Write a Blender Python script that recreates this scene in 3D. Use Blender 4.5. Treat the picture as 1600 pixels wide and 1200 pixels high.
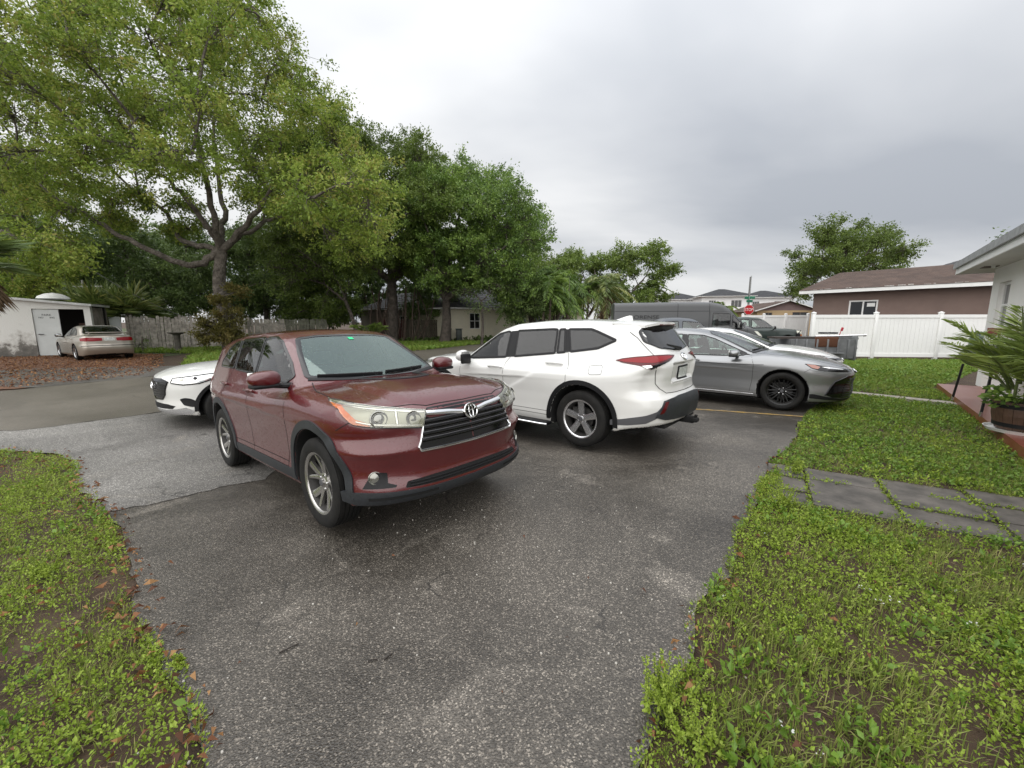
import bpy, bmesh, math, random
import numpy as np
from mathutils import Vector, Matrix, Euler
PI = math.pi
for o in list(bpy.data.objects):
    bpy.data.objects.remove(o)
SC = bpy.context.scene
COL = SC.collection
# ------------------------------------------------------------------ camera
FPX, PITCH, CAMH = 636.0, math.radians(8.64), 1.55
cam = bpy.data.cameras.new('camera')
cam.sensor_width = 36.0
cam.lens = FPX / 1600.0 * 36.0
cam.clip_start = 0.05
cam.clip_end = 3000
camo = bpy.data.objects.new('camera', cam)
COL.objects.link(camo)
camo.location = (0, 0, CAMH)
camo.rotation_euler = (math.radians(90) - PITCH, 0, 0)
SC.camera = camo
SC.render.resolution_x, SC.render.resolution_y = 1024, 768
# ------------------------------------------------------------------ world: overcast sky
SUN_EL, SUN_AZ = math.radians(55), math.radians(200)      # azimuth from +Y towards +X
W = bpy.data.worlds.new('World')
SC.world = W
W.use_nodes = True
nt = W.node_tree
nt.nodes.clear()
def N(tree, typ, **kw):
    n = tree.nodes.new(typ)
    for k, v in kw.items():
        if k.startswith('i_'):
            n.inputs[k[2:]].default_value = v
        elif isinstance(k, str) and k.startswith('n') and k[1:].isdigit():
            n.inputs[int(k[1:])].default_value = v
        else:
            setattr(n, k, v)
    return n
def LK(tree, a, b):
    tree.links.new(a, b)
def ramp(tree, stops, interp='LINEAR'):
    r = tree.nodes.new('ShaderNodeValToRGB')
    r.color_ramp.interpolation = interp
    el = r.color_ramp.elements
    while len(el) < len(stops):
        el.new(0.5)
    for e, (p, c) in zip(el, stops):
        e.position = p
        e.color = (c, c, c, 1) if not hasattr(c, '__len__') else (*c[:3], 1)
    return r
out = N(nt, 'ShaderNodeOutputWorld')
sky = N(nt, 'ShaderNodeTexSky', sky_type='NISHITA', sun_disc=False)
sky.sun_elevation = SUN_EL
sky.sun_rotation = SUN_AZ
bg1 = N(nt, 'ShaderNodeBackground', i_Strength=0.05)
LK(nt, sky.outputs[0], bg1.inputs[0])
tc = N(nt, 'ShaderNodeTexCoord')
sep = N(nt, 'ShaderNodeSeparateXYZ')
LK(nt, tc.outputs['Generated'], sep.inputs[0])
# overcast luminance: (1 + 2 sin(elevation)) / 3, times soft cloud noise projected on a flat cloud deck
zc = N(nt, 'ShaderNodeMath', operation='MAXIMUM', n1=0.0)
LK(nt, sep.outputs[2], zc.inputs[0])
zl = N(nt, 'ShaderNodeMath', operation='MULTIPLY_ADD', n1=0.95, n2=0.30)
LK(nt, zc.outputs[0], zl.inputs[0])
lum = N(nt, 'ShaderNodeMath', operation='MULTIPLY_ADD', n2=0.72)
LK(nt, zc.outputs[0], lum.inputs[0]); LK(nt, zl.outputs[0], lum.inputs[1])
den = N(nt, 'ShaderNodeMath', operation='ADD', n1=0.22)
LK(nt, zc.outputs[0], den.inputs[0])
dv = N(nt, 'ShaderNodeVectorMath', operation='DIVIDE')
cmb = N(nt, 'ShaderNodeCombineXYZ')
for i in range(3):
    LK(nt, den.outputs[0], cmb.inputs[i])
LK(nt, tc.outputs['Generated'], dv.inputs[0])
LK(nt, cmb.outputs[0], dv.inputs[1])
mp = N(nt, 'ShaderNodeMapping')
mp.inputs['Location'].default_value = (5.3, 0.6, 0.0)
mp.inputs['Rotation'].default_value = (0, 0, 0.5)
mp.inputs['Scale'].default_value = (0.42, 0.62, 0.42)
LK(nt, dv.outputs[0], mp.inputs[0])
nz = N(nt, 'ShaderNodeTexNoise', i_Scale=0.75, i_Detail=6.0, i_Roughness=0.46, i_Distortion=0.2)
LK(nt, mp.outputs[0], nz.inputs['Vector'])
cr = ramp(nt, [(0.38, (0.50, 0.53, 0.58)), (0.47, (0.70, 0.72, 0.755)), (0.56, (0.98, 0.985, 0.99)), (0.68, (1.10, 1.10, 1.09))])
LK(nt, nz.outputs[0], cr.inputs[0])
ml = N(nt, 'ShaderNodeVectorMath', operation='SCALE')
LK(nt, cr.outputs[0], ml.inputs[0])
LK(nt, lum.outputs[0], ml.inputs['Scale'])
bg2 = N(nt, 'ShaderNodeBackground', i_Strength=0.42)
LK(nt, ml.outputs[0], bg2.inputs[0])
mx = N(nt, 'ShaderNodeMixShader', i_Fac=0.97)
LK(nt, bg1.outputs[0], mx.inputs[1])
LK(nt, bg2.outputs[0], mx.inputs[2])
LK(nt, mx.outputs[0], out.inputs[0])
# ------------------------------------------------------------------ sun (veiled)
sl = bpy.data.lights.new('sun', 'SUN')
sl.energy = 1.3
sl.angle = math.radians(120)
sl.color = (1.0, 0.97, 0.93)
so = bpy.data.objects.new('sun', sl)
COL.objects.link(so)
sd = Vector((math.sin(SUN_AZ) * math.cos(SUN_EL), math.cos(SUN_AZ) * math.cos(SUN_EL), math.sin(SUN_EL)))
so.rotation_euler = sd.to_track_quat('Z', 'Y').to_euler()
so.location = (0, 0, 30)
VS = SC.view_settings
VS.view_transform = 'Standard'
VS.look = 'None'
VS.exposure = 1.43
VS.gamma = 1.0
VS.use_curve_mapping = False

# ------------------------------------------------------------------ pixel helpers (photo pixels, 1600 x 1200)
def gz(x, y):
    return -0.30 * np.exp(-((x + 3.5) ** 2 / 32.0 + (y - 6.5) ** 2 / 50.0))
def ray(px, py):
    X = (px - 800) / FPX
    Y = (600 - py) / FPX
    return np.array([X, math.cos(PITCH) + Y * math.sin(PITCH), -math.sin(PITCH) + Y * math.cos(PITCH)])
def un(px, py, dz=0.0):
    """point where the pixel's ray meets the ground (raised by dz)"""
    d = ray(px, py)
    t = (dz - CAMH) / d[2]
    for _ in range(25):
        t = (float(gz(t * d[0], t * d[1])) + dz - CAMH) / d[2]
    return np.array([t * d[0], t * d[1], CAMH + t * d[2]])
def at(px, py, Y):
    """point on the pixel's ray at depth Y"""
    d = ray(px, py)
    t = Y / d[1]
    return np.array([t * d[0], Y, CAMH + t * d[2]])

# ------------------------------------------------------------------ object helpers
def tag(o, label=None, cat=None, group=None, kind=None):
    if label: o['label'] = label
    if cat: o['category'] = cat
    if group: o['group'] = group
    if kind: o['kind'] = kind
    return o
def empty(name, loc=(0, 0, 0), rz=0.0, label=None, cat=None, group=None):
    o = bpy.data.objects.new(name, None)
    o.empty_display_size = 0.2
    COL.objects.link(o)
    o.location = loc
    o.rotation_euler = (0, 0, rz)
    return tag(o, label, cat, group)
def link_mesh(name, me, mat=None, parent=None):
    o = bpy.data.objects.new(name, me)
    COL.objects.link(o)
    if mat is not None and len(me.materials) == 0:
        me.materials.append(mat)
    if parent is not None:
        o.parent = parent
    return o
def np_mesh(name, V, Fq, smooth=True, normals=None):
    """V (n,3); Fq list of index arrays, each (m,3) or (m,4)"""
    me = bpy.data.meshes.new(name)
    V = np.ascontiguousarray(V, dtype=np.float32)
    if not isinstance(Fq, (list, tuple)):
        Fq = [Fq]
    Fq = [np.asarray(f, dtype=np.int32) for f in Fq if len(f)]
    me.vertices.add(len(V))
    me.vertices.foreach_set('co', V.ravel())
    nl = sum(f.size for f in Fq)
    npoly = sum(len(f) for f in Fq)
    me.loops.add(nl)
    me.polygons.add(npoly)
    me.loops.foreach_set('vertex_index', np.concatenate([f.ravel() for f in Fq]))
    tot = np.concatenate([np.full(len(f), f.shape[1], np.int32) for f in Fq])
    st = np.concatenate([[0], np.cumsum(tot)[:-1]]).astype(np.int32)
    me.polygons.foreach_set('loop_start', st)
    me.polygons.foreach_set('use_smooth', np.full(npoly, smooth))
    me.update(calc_edges=True)
    me.validate()
    if normals is not None and len(me.vertices) == len(normals):
        me.normals_split_custom_set_from_vertices(np.asarray(normals, dtype=np.float32))
    return me
def fattr(me, name, vals):
    a = me.attributes.new(name, 'FLOAT', 'FACE')
    a.data.foreach_set('value', np.asarray(vals, dtype=np.float32))
class MB:
    """collects primitives, builds ONE mesh object"""
    def __init__(s):
        s.v = []; s.f = []; s.n = 0; s.sm = []
    def add(s, V, F, smooth=False):
        V = np.asarray(V, float).reshape(-1, 3)
        for f in F:
            s.f.append([int(i) + s.n for i in f]); s.sm.append(smooth)
        s.v.append(V); s.n += len(V)
        return s
    def box(s, c, size, rz=0.0, ry=0.0, rx=0.0, taper=1.0, bev=0.0):
        x, y, z = np.asarray(size, float) / 2
        if bev > 0:
            b = min(bev, x * .9, y * .9, z * .9)
            V = []
            for sz in (-1, 1):
                for (kx, ky, kz) in ((x - b, y, z - b), (x, y - b, z - b), (x - b, y - b, z)):
                    pass
            # chamfered box: 24 vertices
            bm = bmesh.new()
            bmesh.ops.create_cube(bm, size=1.0)
            bmesh.ops.scale(bm, vec=(2 * x, 2 * y, 2 * z), verts=bm.verts)
            bmesh.ops.bevel(bm, geom=list(bm.edges), offset=b, segments=2, affect='EDGES', profile=0.5)
            bm.verts.index_update()
            V = np.array([v.co[:] for v in bm.verts])
            F = [[v.index for v in f.verts] for f in bm.faces]
            bm.free()
        else:
            V = np.array([[i * x, j * y, k * z] for k in (-1, 1) for j in (-1, 1) for i in (-1, 1)])
            F = [(0, 2, 3, 1), (4, 5, 7, 6), (0, 1, 5, 4), (2, 6, 7, 3), (0, 4, 6, 2), (1, 3, 7, 5)]
        if taper != 1.0:
            k = np.where(V[:, 2] > 0, taper, 1.0)
            V[:, 0] *= k; V[:, 1] *= k
        M = np.array(Euler((rx, ry, rz)).to_matrix())
        return s.add(V @ M.T + np.asarray(c, float), F, bev > 0)
    def tube(s, path, r, n=8, caps=True, smooth=True, flat=None):
        P = np.asarray(path, float)
        m = len(P)
        R = np.full(m, r, float) if np.isscalar(r) else np.asarray(r, float)
        T = np.gradient(P, axis=0)
        T /= np.linalg.norm(T, axis=1, keepdims=True) + 1e-12
        up = np.array([0, 0, 1.0]) if abs(T[0][2]) < 0.9 else np.array([1.0, 0, 0])
        V = []
        a = up
        for i in range(m):
            a = a - T[i] * np.dot(a, T[i])
            if np.linalg.norm(a) < 1e-6:
                a = np.array([1.0, 0.3, 0.2]); a = a - T[i] * np.dot(a, T[i])
            a = a / np.linalg.norm(a)
            b = np.cross(T[i], a)
            th = np.arange(n) * 2 * PI / n + PI / n
            fx = 1.0 if flat is None else flat
            V.append(P[i] + R[i] * (np.cos(th)[:, None] * a + fx * np.sin(th)[:, None] * b))
        V = np.concatenate(V)
        F = [(i * n + j, i * n + (j + 1) % n, (i + 1) * n + (j + 1) % n, (i + 1) * n + j) for i in range(m - 1) for j in range(n)]
        if caps:
            F.append(tuple(range(n))[::-1]); F.append(tuple(range((m - 1) * n, m * n)))
        return s.add(V, F, smooth)
    def lathe(s, prof, n=32, c=(0, 0, 0), axis='z', smooth=True, close=False):
        """prof: (r, h) pairs along the axis"""
        prof = np.asarray(prof, float)
        th = np.arange(n) * 2 * PI / n
        V = []
        for r, h in prof:
            x, y = r * np.cos(th), r * np.sin(th)
            hh = np.full(n, h)
            if axis == 'z': V.append(np.c_[x, y, hh])
            elif axis == 'y': V.append(np.c_[x, hh, y])
            else: V.append(np.c_[hh, x, y])
        V = np.concatenate(V) + np.asarray(c, float)
        m = len(prof)
        F = [(i * n + j, i * n + (j + 1) % n, (i + 1) * n + (j + 1) % n, (i + 1) * n + j) for i in range(m - 1) for j in range(n)]
        if close:
            F += [((m - 1) * n + j, (m - 1) * n + (j + 1) % n, (j + 1) % n, j) for j in range(n)]
        if axis == 'y':
            F = [f[::-1] for f in F]
        return s.add(V, F, smooth)
    def prism(s, poly, z0, z1, smooth=False, M=None):
        """extrude a 2D polygon (xy) from z0 to z1; M optional 4x4"""
        p = np.asarray(poly, float)
        n = len(p)
        V = np.concatenate([np.c_[p, np.full(n, z0)], np.c_[p, np.full(n, z1)]])
        if M is not None:
            V = V @ np.array(M)[:3, :3].T + np.array(M)[:3, 3]
        F = [tuple(range(n))[::-1], tuple(range(n, 2 * n))] + [(i, (i + 1) % n, n + (i + 1) % n, n + i) for i in range(n)]
        return s.add(V, F, smooth)
    def quad(s, a, b, c, d):
        return s.add([a, b, c, d], [(0, 1, 2, 3)])
    def mesh(s, name):
        me = bpy.data.meshes.new(name)
        V = np.concatenate(s.v) if s.v else np.zeros((0, 3))
        me.from_pydata(V.tolist(), [], s.f)
        me.polygons.foreach_set('use_smooth', s.sm)
        me.update()
        return me
    def build(s, name, mat, parent=None, sharp=35):
        me = s.mesh(name)
        if any(s.sm):
            me.set_sharp_from_angle(angle=math.radians(sharp))
        return link_mesh(name, me, mat, parent)
def copy_tree(o, parent=None):
    c = o.copy()
    COL.objects.link(c)
    if parent is not None:
        c.parent = parent
    for ch in o.children:
        copy_tree(ch, c)
    return c

# ------------------------------------------------------------------ materials
MATS = {}
def mat(name, col=(0.5, 0.5, 0.5), rough=0.6, metal=0.0, coat=0.0, spec=0.5, noise=None, bump=None, emis=None, wet=0.0):
    """principled; noise=(scale, strength[, colour2]) ; bump=(scale, strength, distance)"""
    if name in MATS: return MATS[name]
    m = bpy.data.materials.new(name)
    m.use_nodes = True
    t = m.node_tree
    b = t.nodes['Principled BSDF']
    b.inputs['Base Color'].default_value = (*col, 1)
    b.inputs['Roughness'].default_value = rough
    b.inputs['Metallic'].default_value = metal
    b.inputs['Coat Weight'].default_value = coat
    b.inputs['Coat Roughness'].default_value = 0.04
    b.inputs['Specular IOR Level'].default_value = spec
    tcn = N(t, 'ShaderNodeTexCoord')
    if noise:
        sc, st = noise[0], noise[1]
        c2 = noise[2] if len(noise) > 2 else tuple(c * (1 - st) for c in col)
        nn = N(t, 'ShaderNodeTexNoise', i_Scale=sc, i_Detail=6.0, i_Roughness=0.6)
        LK(t, tcn.outputs['Object'], nn.inputs['Vector'])
        r = ramp(t, [(0.32, 0.0), (0.68, 1.0)])
        LK(t, nn.outputs[0], r.inputs[0])
        mxn = N(t, 'ShaderNodeMix', data_type='RGBA')
        mxn.inputs['A'].default_value = (*c2, 1)
        mxn.inputs['B'].default_value = (*col, 1)
        LK(t, r.outputs[0], mxn.inputs['Factor'])
        LK(t, mxn.outputs['Result'], b.inputs['Base Color'])
    if bump:
        bn = N(t, 'ShaderNodeTexNoise', i_Scale=bump[0], i_Detail=4.0)
        LK(t, tcn.outputs['Object'], bn.inputs['Vector'])
        bb = N(t, 'ShaderNodeBump', i_Strength=bump[1], i_Distance=bump[2])
        LK(t, bn.outputs[0], bb.inputs['Height'])
        LK(t, bb.outputs[0], b.inputs['Normal'])
    if emis:
        b.inputs['Emission Color'].default_value = (*emis[0], 1)
        b.inputs['Emission Strength'].default_value = emis[1]
    MATS[name] = m
    return m
def paint(name, col, metal=0.0, rough=0.32, drops=0.5, dirt=0.0, dirtcol=(0.16, 0.14, 0.12), bead=85.0, coat=1.0):
    """car paint under clear coat with rain beads; dirt = road film rising from the sills"""
    if name in MATS: return MATS[name]
    m = mat(name, col, rough, metal, coat)
    t = m.node_tree
    b = t.nodes['Principled BSDF']
    tcn = N(t, 'ShaderNodeTexCoord')
    v = N(t, 'ShaderNodeTexVoronoi', i_Scale=bead, i_Randomness=1.0)
    LK(t, tcn.outputs['Object'], v.inputs['Vector'])
    r = ramp(t, [(0.0, 1.0), (0.22, 0.75), (0.34, 0.0)])
    LK(t, v.outputs['Distance'], r.inputs[0])
    # only some cells carry a bead
    cs = N(t, 'ShaderNodeSeparateColor')
    LK(t, v.outputs['Color'], cs.inputs[0])
    gt = N(t, 'ShaderNodeMath', operation='LESS_THAN', n1=0.55)
    LK(t, cs.outputs[0], gt.inputs[0])
    ms = N(t, 'ShaderNodeMath', operation='MULTIPLY')
    LK(t, r.outputs[0], ms.inputs[0]); LK(t, gt.outputs[0], ms.inputs[1])
    bp = N(t, 'ShaderNodeBump', i_Strength=drops, i_Distance=0.004)
    LK(t, ms.outputs[0], bp.inputs['Height'])
    LK(t, bp.outputs[0], b.inputs['Coat Normal'])
    if dirt > 0:
        sx = N(t, 'ShaderNodeSeparateXYZ')
        LK(t, tcn.outputs['Object'], sx.inputs[0])
        nn = N(t, 'ShaderNodeTexNoise', i_Scale=3.0, i_Detail=7.0, i_Roughness=0.65)
        LK(t, tcn.outputs['Object'], nn.inputs['Vector'])
        ad = N(t, 'ShaderNodeMath', operation='MULTIPLY_ADD', n1=0.9)
        LK(t, nn.outputs[0], ad.inputs[0]); LK(t, sx.outputs[2], ad.inputs[2])
        dr = ramp(t, [(0.0, 1.0), (0.55, 0.85), (1.0, 0.0)])
        sc_ = N(t, 'ShaderNodeMath', operation='MULTIPLY', n1=0.72)
        LK(t, ad.outputs[0], sc_.inputs[0])
        LK(t, sc_.outputs[0], dr.inputs[0])
        dm = N(t, 'ShaderNodeMath', operation='MULTIPLY', n1=dirt)
        LK(t, dr.outputs[0], dm.inputs[0])
        mxn = N(t, 'ShaderNodeMix', data_type='RGBA')
        mxn.inputs['A'].default_value = (*col, 1)
        mxn.inputs['B'].default_value = (*dirtcol, 1)
        LK(t, dm.outputs[0], mxn.inputs['Factor'])
        LK(t, mxn.outputs['Result'], b.inputs['Base Color'])
        mr = N(t, 'ShaderNodeMath', operation='MULTIPLY_ADD', n1=0.5, n2=0.04)
        LK(t, dm.outputs[0], mr.inputs[0])
        LK(t, mr.outputs[0], b.inputs['Coat Roughness'])
    return m
def glass(name, tint=(0.55, 0.62, 0.58), refl=(1, 1, 1), f0=0.0, drops=0.35, rough=0.0):
    """thin pane: tinted transparent + mirror reflection by fresnel"""
    if name in MATS: return MATS[name]
    m = bpy.data.materials.new(name)
    m.use_nodes = True
    t = m.node_tree
    t.nodes.clear()
    o = N(t, 'ShaderNodeOutputMaterial')
    tr = N(t, 'ShaderNodeBsdfTransparent', i_Color=(*tint, 1))
    gl = N(t, 'ShaderNodeBsdfGlossy', i_Color=(*refl, 1), i_Roughness=rough)
    fr = N(t, 'ShaderNodeFresnel', i_IOR=1.6)
    ad = N(t, 'ShaderNodeMath', operation='MULTIPLY_ADD', n1=1.0, n2=f0, use_clamp=True)
    LK(t, fr.outputs[0], ad.inputs[0])
    mxs = N(t, 'ShaderNodeMixShader')
    LK(t, ad.outputs[0], mxs.inputs[0]); LK(t, tr.outputs[0], mxs.inputs[1]); LK(t, gl.outputs[0], mxs.inputs[2])
    LK(t, mxs.outputs[0], o.inputs[0])
    if drops > 0:
        tcn = N(t, 'ShaderNodeTexCoord')
        v = N(t, 'ShaderNodeTexVoronoi', i_Scale=70.0)
        LK(t, tcn.outputs['Object'], v.inputs['Vector'])
        r = ramp(t, [(0.0, 1.0), (0.2, 0.7), (0.32, 0.0)])
        LK(t, v.outputs['Distance'], r.inputs[0])
        cs = N(t, 'ShaderNodeSeparateColor')
        LK(t, v.outputs['Color'], cs.inputs[0])
        gt = N(t, 'ShaderNodeMath', operation='LESS_THAN', n1=0.5)
        LK(t, cs.outputs[0], gt.inputs[0])
        ms = N(t, 'ShaderNodeMath', operation='MULTIPLY')
        LK(t, r.outputs[0], ms.inputs[0]); LK(t, gt.outputs[0], ms.inputs[1])
        bp = N(t, 'ShaderNodeBump', i_Strength=drops, i_Distance=0.004)
        LK(t, ms.outputs[0], bp.inputs['Height'])
        LK(t, bp.outputs[0], gl.inputs['Normal'])
    MATS[name] = m
    return m
# ================================================================== ground, asphalt, lawns
def sheet(name, poly, dz, m, res=0.5, kind='structure', edge=0.0, seed=1, parent=None):
    """flat polygon draped over the ground; edge>0 frays the outline"""
    P = np.asarray(poly, float)
    if edge > 0:
        rg = np.random.default_rng(seed)
        o = []
        for i in range(len(P)):
            a, b = P[i], P[(i + 1) % len(P)]
            L = np.linalg.norm(b - a)
            k = max(1, int(L / (0.10 if min(np.linalg.norm(a), np.linalg.norm(b)) < 12 else .5)))
            nn = np.array([-(b - a)[1], (b - a)[0]]) / L
            for j in range(k):
                q_ = a + (b - a) * j / k
                s_ = seed * 7.3
                w_ = math.sin(q_[0] * 5.1 + q_[1] * 3.7 + s_) + .7 * math.sin(q_[0] * 11.3 - q_[1] * 9.1 + s_ * 2) + .5 * math.sin(q_[0] * 23.7 + q_[1] * 27.9) + rg.normal(0, .25)
                o.append(q_ + nn * edge * w_)
        P = np.array(o)
    bm = bmesh.new()
    f = bm.faces.new([bm.verts.new((x, y, 0)) for x, y in P])
    bmesh.ops.triangulate(bm, faces=[f])
    for ax in (0, 1):
        lo, hi = max(P[:, ax].min(), -16), min(P[:, ax].max(), 28)
        k = math.ceil(lo / res) * res
        while k < hi:
            co = [0, 0, 0]; co[ax] = k
            no = [0, 0, 0]; no[ax] = 1
            bmesh.ops.bisect_plane(bm, geom=bm.verts[:] + bm.edges[:] + bm.faces[:], plane_co=co, plane_no=no)
            k += res
    for v in bm.verts:
        v.co.z = float(gz(v.co.x, v.co.y)) + dz
    bm.normal_update()
    for f in bm.faces:
        if f.normal.z < 0: f.normal_flip()
        f.smooth = True
    me = bpy.data.meshes.new(name)
    bm.to_mesh(me); bm.free()
    o = link_mesh(name, me, m, parent)
    if kind: tag(o, kind=kind)
    return o
def asphalt(name, dark, light, rough0, rough1, speck, patch=0.35, scale=1.0, stain=(0.30, 0.27, 0.22)):
    """weathered wet asphalt: exposed stones, damp and dry blotches"""
    m = bpy.data.materials.new(name)
    m.use_nodes = True
    t = m.node_tree
    b = t.nodes['Principled BSDF']
    g = N(t, 'ShaderNodeNewGeometry')
    n1 = N(t, 'ShaderNodeTexNoise', i_Scale=0.55 * scale, i_Detail=6.0, i_Roughness=0.62, i_Distortion=0.4)
    LK(t, g.outputs['Position'], n1.inputs['Vector'])
    r1 = ramp(t, [(0.36, 0.0), (0.66, 1.0)])
    LK(t, n1.outputs[0], r1.inputs[0])
    c1 = N(t, 'ShaderNodeMix', data_type='RGBA')
    c1.inputs['A'].default_value = (*dark, 1); c1.inputs['B'].default_value = (*light, 1)
    LK(t, r1.outputs[0], c1.inputs['Factor'])
    # pale silted blotches
    n2 = N(t, 'ShaderNodeTexNoise', i_Scale=1.3 * scale, i_Detail=5.0, i_Roughness=0.55, i_Distortion=0.8)
    LK(t, g.outputs['Position'], n2.inputs['Vector'])
    r2 = ramp(t, [(0.58, 0.0), (0.74, 1.0)])
    LK(t, n2.outputs[0], r2.inputs[0])
    k2 = N(t, 'ShaderNodeMath', operation='MULTIPLY', n1=patch)
    LK(t, r2.outputs[0], k2.inputs[0])
    c2 = N(t, 'ShaderNodeMix', data_type='RGBA')
    c2.inputs['B'].default_value = (*stain, 1)
    LK(t, k2.outputs[0], c2.inputs['Factor']); LK(t, c1.outputs['Result'], c2.inputs['A'])
    # stones
    v = N(t, 'ShaderNodeTexVoronoi', i_Scale=150.0)
    LK(t, g.outputs['Position'], v.inputs['Vector'])
    cs = N(t, 'ShaderNodeSeparateColor')
    LK(t, v.outputs['Color'], cs.inputs[0])
    st = ramp(t, [(0.0, 0.35), (0.45, 0.62), (0.80, 1.0), (0.93, 1.9), (1.0, 3.2)])
    LK(t, cs.outputs[0], st.inputs[0])
    # stones fade into one tone with height between them
    c3 = N(t, 'ShaderNodeMix', data_type='RGBA', blend_type='MULTIPLY')
    c3.inputs['Factor'].default_value = speck
    LK(t, c2.outputs['Result'], c3.inputs['A']); LK(t, st.outputs[0], c3.inputs['B'])
    LK(t, c3.outputs['Result'], b.inputs['Base Color'])
    # hairline cracks: edges of large warped cells, only here and there
    wn = N(t, 'ShaderNodeTexNoise', i_Scale=1.6, i_Detail=4.0)
    LK(t, g.outputs['Position'], wn.inputs['Vector'])
    wa = N(t, 'ShaderNodeVectorMath', operation='MULTIPLY_ADD')
    wa.inputs[1].default_value = (.9, .9, .9)
    LK(t, wn.outputs['Color'], wa.inputs[0]); LK(t, g.outputs['Position'], wa.inputs[2])
    vc = N(t, 'ShaderNodeTexVoronoi', feature='DISTANCE_TO_EDGE', i_Scale=0.75)
    LK(t, wa.outputs[0], vc.inputs['Vector'])
    ck = ramp(t, [(0.0, 1.0), (0.004, 0.8), (0.010, 0.0)])
    LK(t, vc.outputs['Distance'], ck.inputs[0])
    cm = N(t, 'ShaderNodeMath', operation='MULTIPLY')
    cn = ramp(t, [(0.50, 0.0), (0.60, 0.75)])
    LK(t, n2.outputs[0], cn.inputs[0])
    LK(t, ck.outputs[0], cm.inputs[0]); LK(t, cn.outputs[0], cm.inputs[1])
    c4 = N(t, 'ShaderNodeMix', data_type='RGBA')
    c4.inputs['B'].default_value = (.012, .011, .010, 1)
    LK(t, cm.outputs[0], c4.inputs['Factor']); LK(t, c3.outputs['Result'], c4.inputs['A'])
    LK(t, c4.outputs['Result'], b.inputs['Base Color'])
    rr = N(t, 'ShaderNodeMapRange')
    rr.inputs['To Min'].default_value = rough0; rr.inputs['To Max'].default_value = rough1
    LK(t, r1.outputs[0], rr.inputs['Value'])
    LK(t, rr.outputs[0], b.inputs['Roughness'])
    v2 = N(t, 'ShaderNodeTexVoronoi', i_Scale=120.0)
    LK(t, g.outputs['Position'], v2.inputs['Vector'])
    bp = N(t, 'ShaderNodeBump', i_Strength=0.55, i_Distance=0.006)
    LK(t, v2.outputs['Distance'], bp.inputs['Height'])
    LK(t, bp.outputs[0], b.inputs['Normal'])
    b.inputs['Specular IOR Level'].default_value = 0.5
    MATS[name] = m
    return m
def soil(name, a, b_, c_, s=3.0):
    m = bpy.data.materials.new(name)
    m.use_nodes = True
    t = m.node_tree
    b = t.nodes['Principled BSDF']
    g = N(t, 'ShaderNodeNewGeometry')
    n1 = N(t, 'ShaderNodeTexNoise', i_Scale=s, i_Detail=8.0, i_Roughness=0.7)
    LK(t, g.outputs['Position'], n1.inputs['Vector'])
    r = ramp(t, [(0.30, a), (0.5, b_), (0.70, c_)])
    LK(t, n1.outputs[0], r.inputs[0])
    LK(t, r.outputs[0], b.inputs['Base Color'])
    b.inputs['Roughness'].default_value = 0.95
    n2 = N(t, 'ShaderNodeTexNoise', i_Scale=60.0, i_Detail=5.0)
    LK(t, g.outputs['Position'], n2.inputs['Vector'])
    bp = N(t, 'ShaderNodeBump', i_Strength=0.8, i_Distance=0.02)
    LK(t, n2.outputs[0], bp.inputs['Height'])
    LK(t, bp.outputs[0], b.inputs['Normal'])
    MATS[name] = m
    return m
asphalt('asphalt_drive', (0.058, 0.051, 0.042), (0.145, 0.129, 0.108), 0.30, 0.60, 0.9, 0.65, 1.0, (0.29, 0.26, 0.22))
asphalt('asphalt_apron', (0.13, 0.123, 0.113), (0.235, 0.225, 0.205), 0.45, 0.7, 0.9, 0.4)
asphalt('asphalt_street', (0.082, 0.072, 0.056), (0.138, 0.122, 0.097), 0.36, 0.55, 0.30, 0.4, 0.5, (0.2, 0.17, 0.13))
soil('soil_lawn', (0.024, 0.014, 0.008), (0.055, 0.033, 0.019), (0.075, 0.055, 0.028))
soil('soil_far', (0.035, 0.038, 0.016), (0.050, 0.065, 0.020), (0.075, 0.072, 0.032), 1.2)
soil('litter', (0.050, 0.026, 0.014), (0.13, 0.060, 0.030), (0.20, 0.105, 0.055), 14.0)
# the ground: one sheet to the horizon
rings = [0.0]
xs = np.unique(np.concatenate([np.linspace(-1500, -40, 12), np.linspace(-40, 40, 81), np.linspace(40, 1500, 12)]))
ys = np.unique(np.concatenate([np.linspace(-60, -8, 6), np.linspace(-8, 40, 49), np.linspace(40, 2500, 14)]))
X, Y = np.meshgrid(xs, ys, indexing='ij')
V = np.stack([X, Y, gz(X, Y) - 0.02], -1).reshape(-1, 3)
nx, ny = len(xs), len(ys)
I = np.arange(nx * ny).reshape(nx, ny)
Fq = np.stack([I[:-1, :-1], I[1:, :-1], I[1:, 1:], I[:-1, 1:]], -1).reshape(-1, 4)
tag(link_mesh('ground', np_mesh('ground', V, [Fq]), MATS['soil_lawn']), kind='structure')
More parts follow.
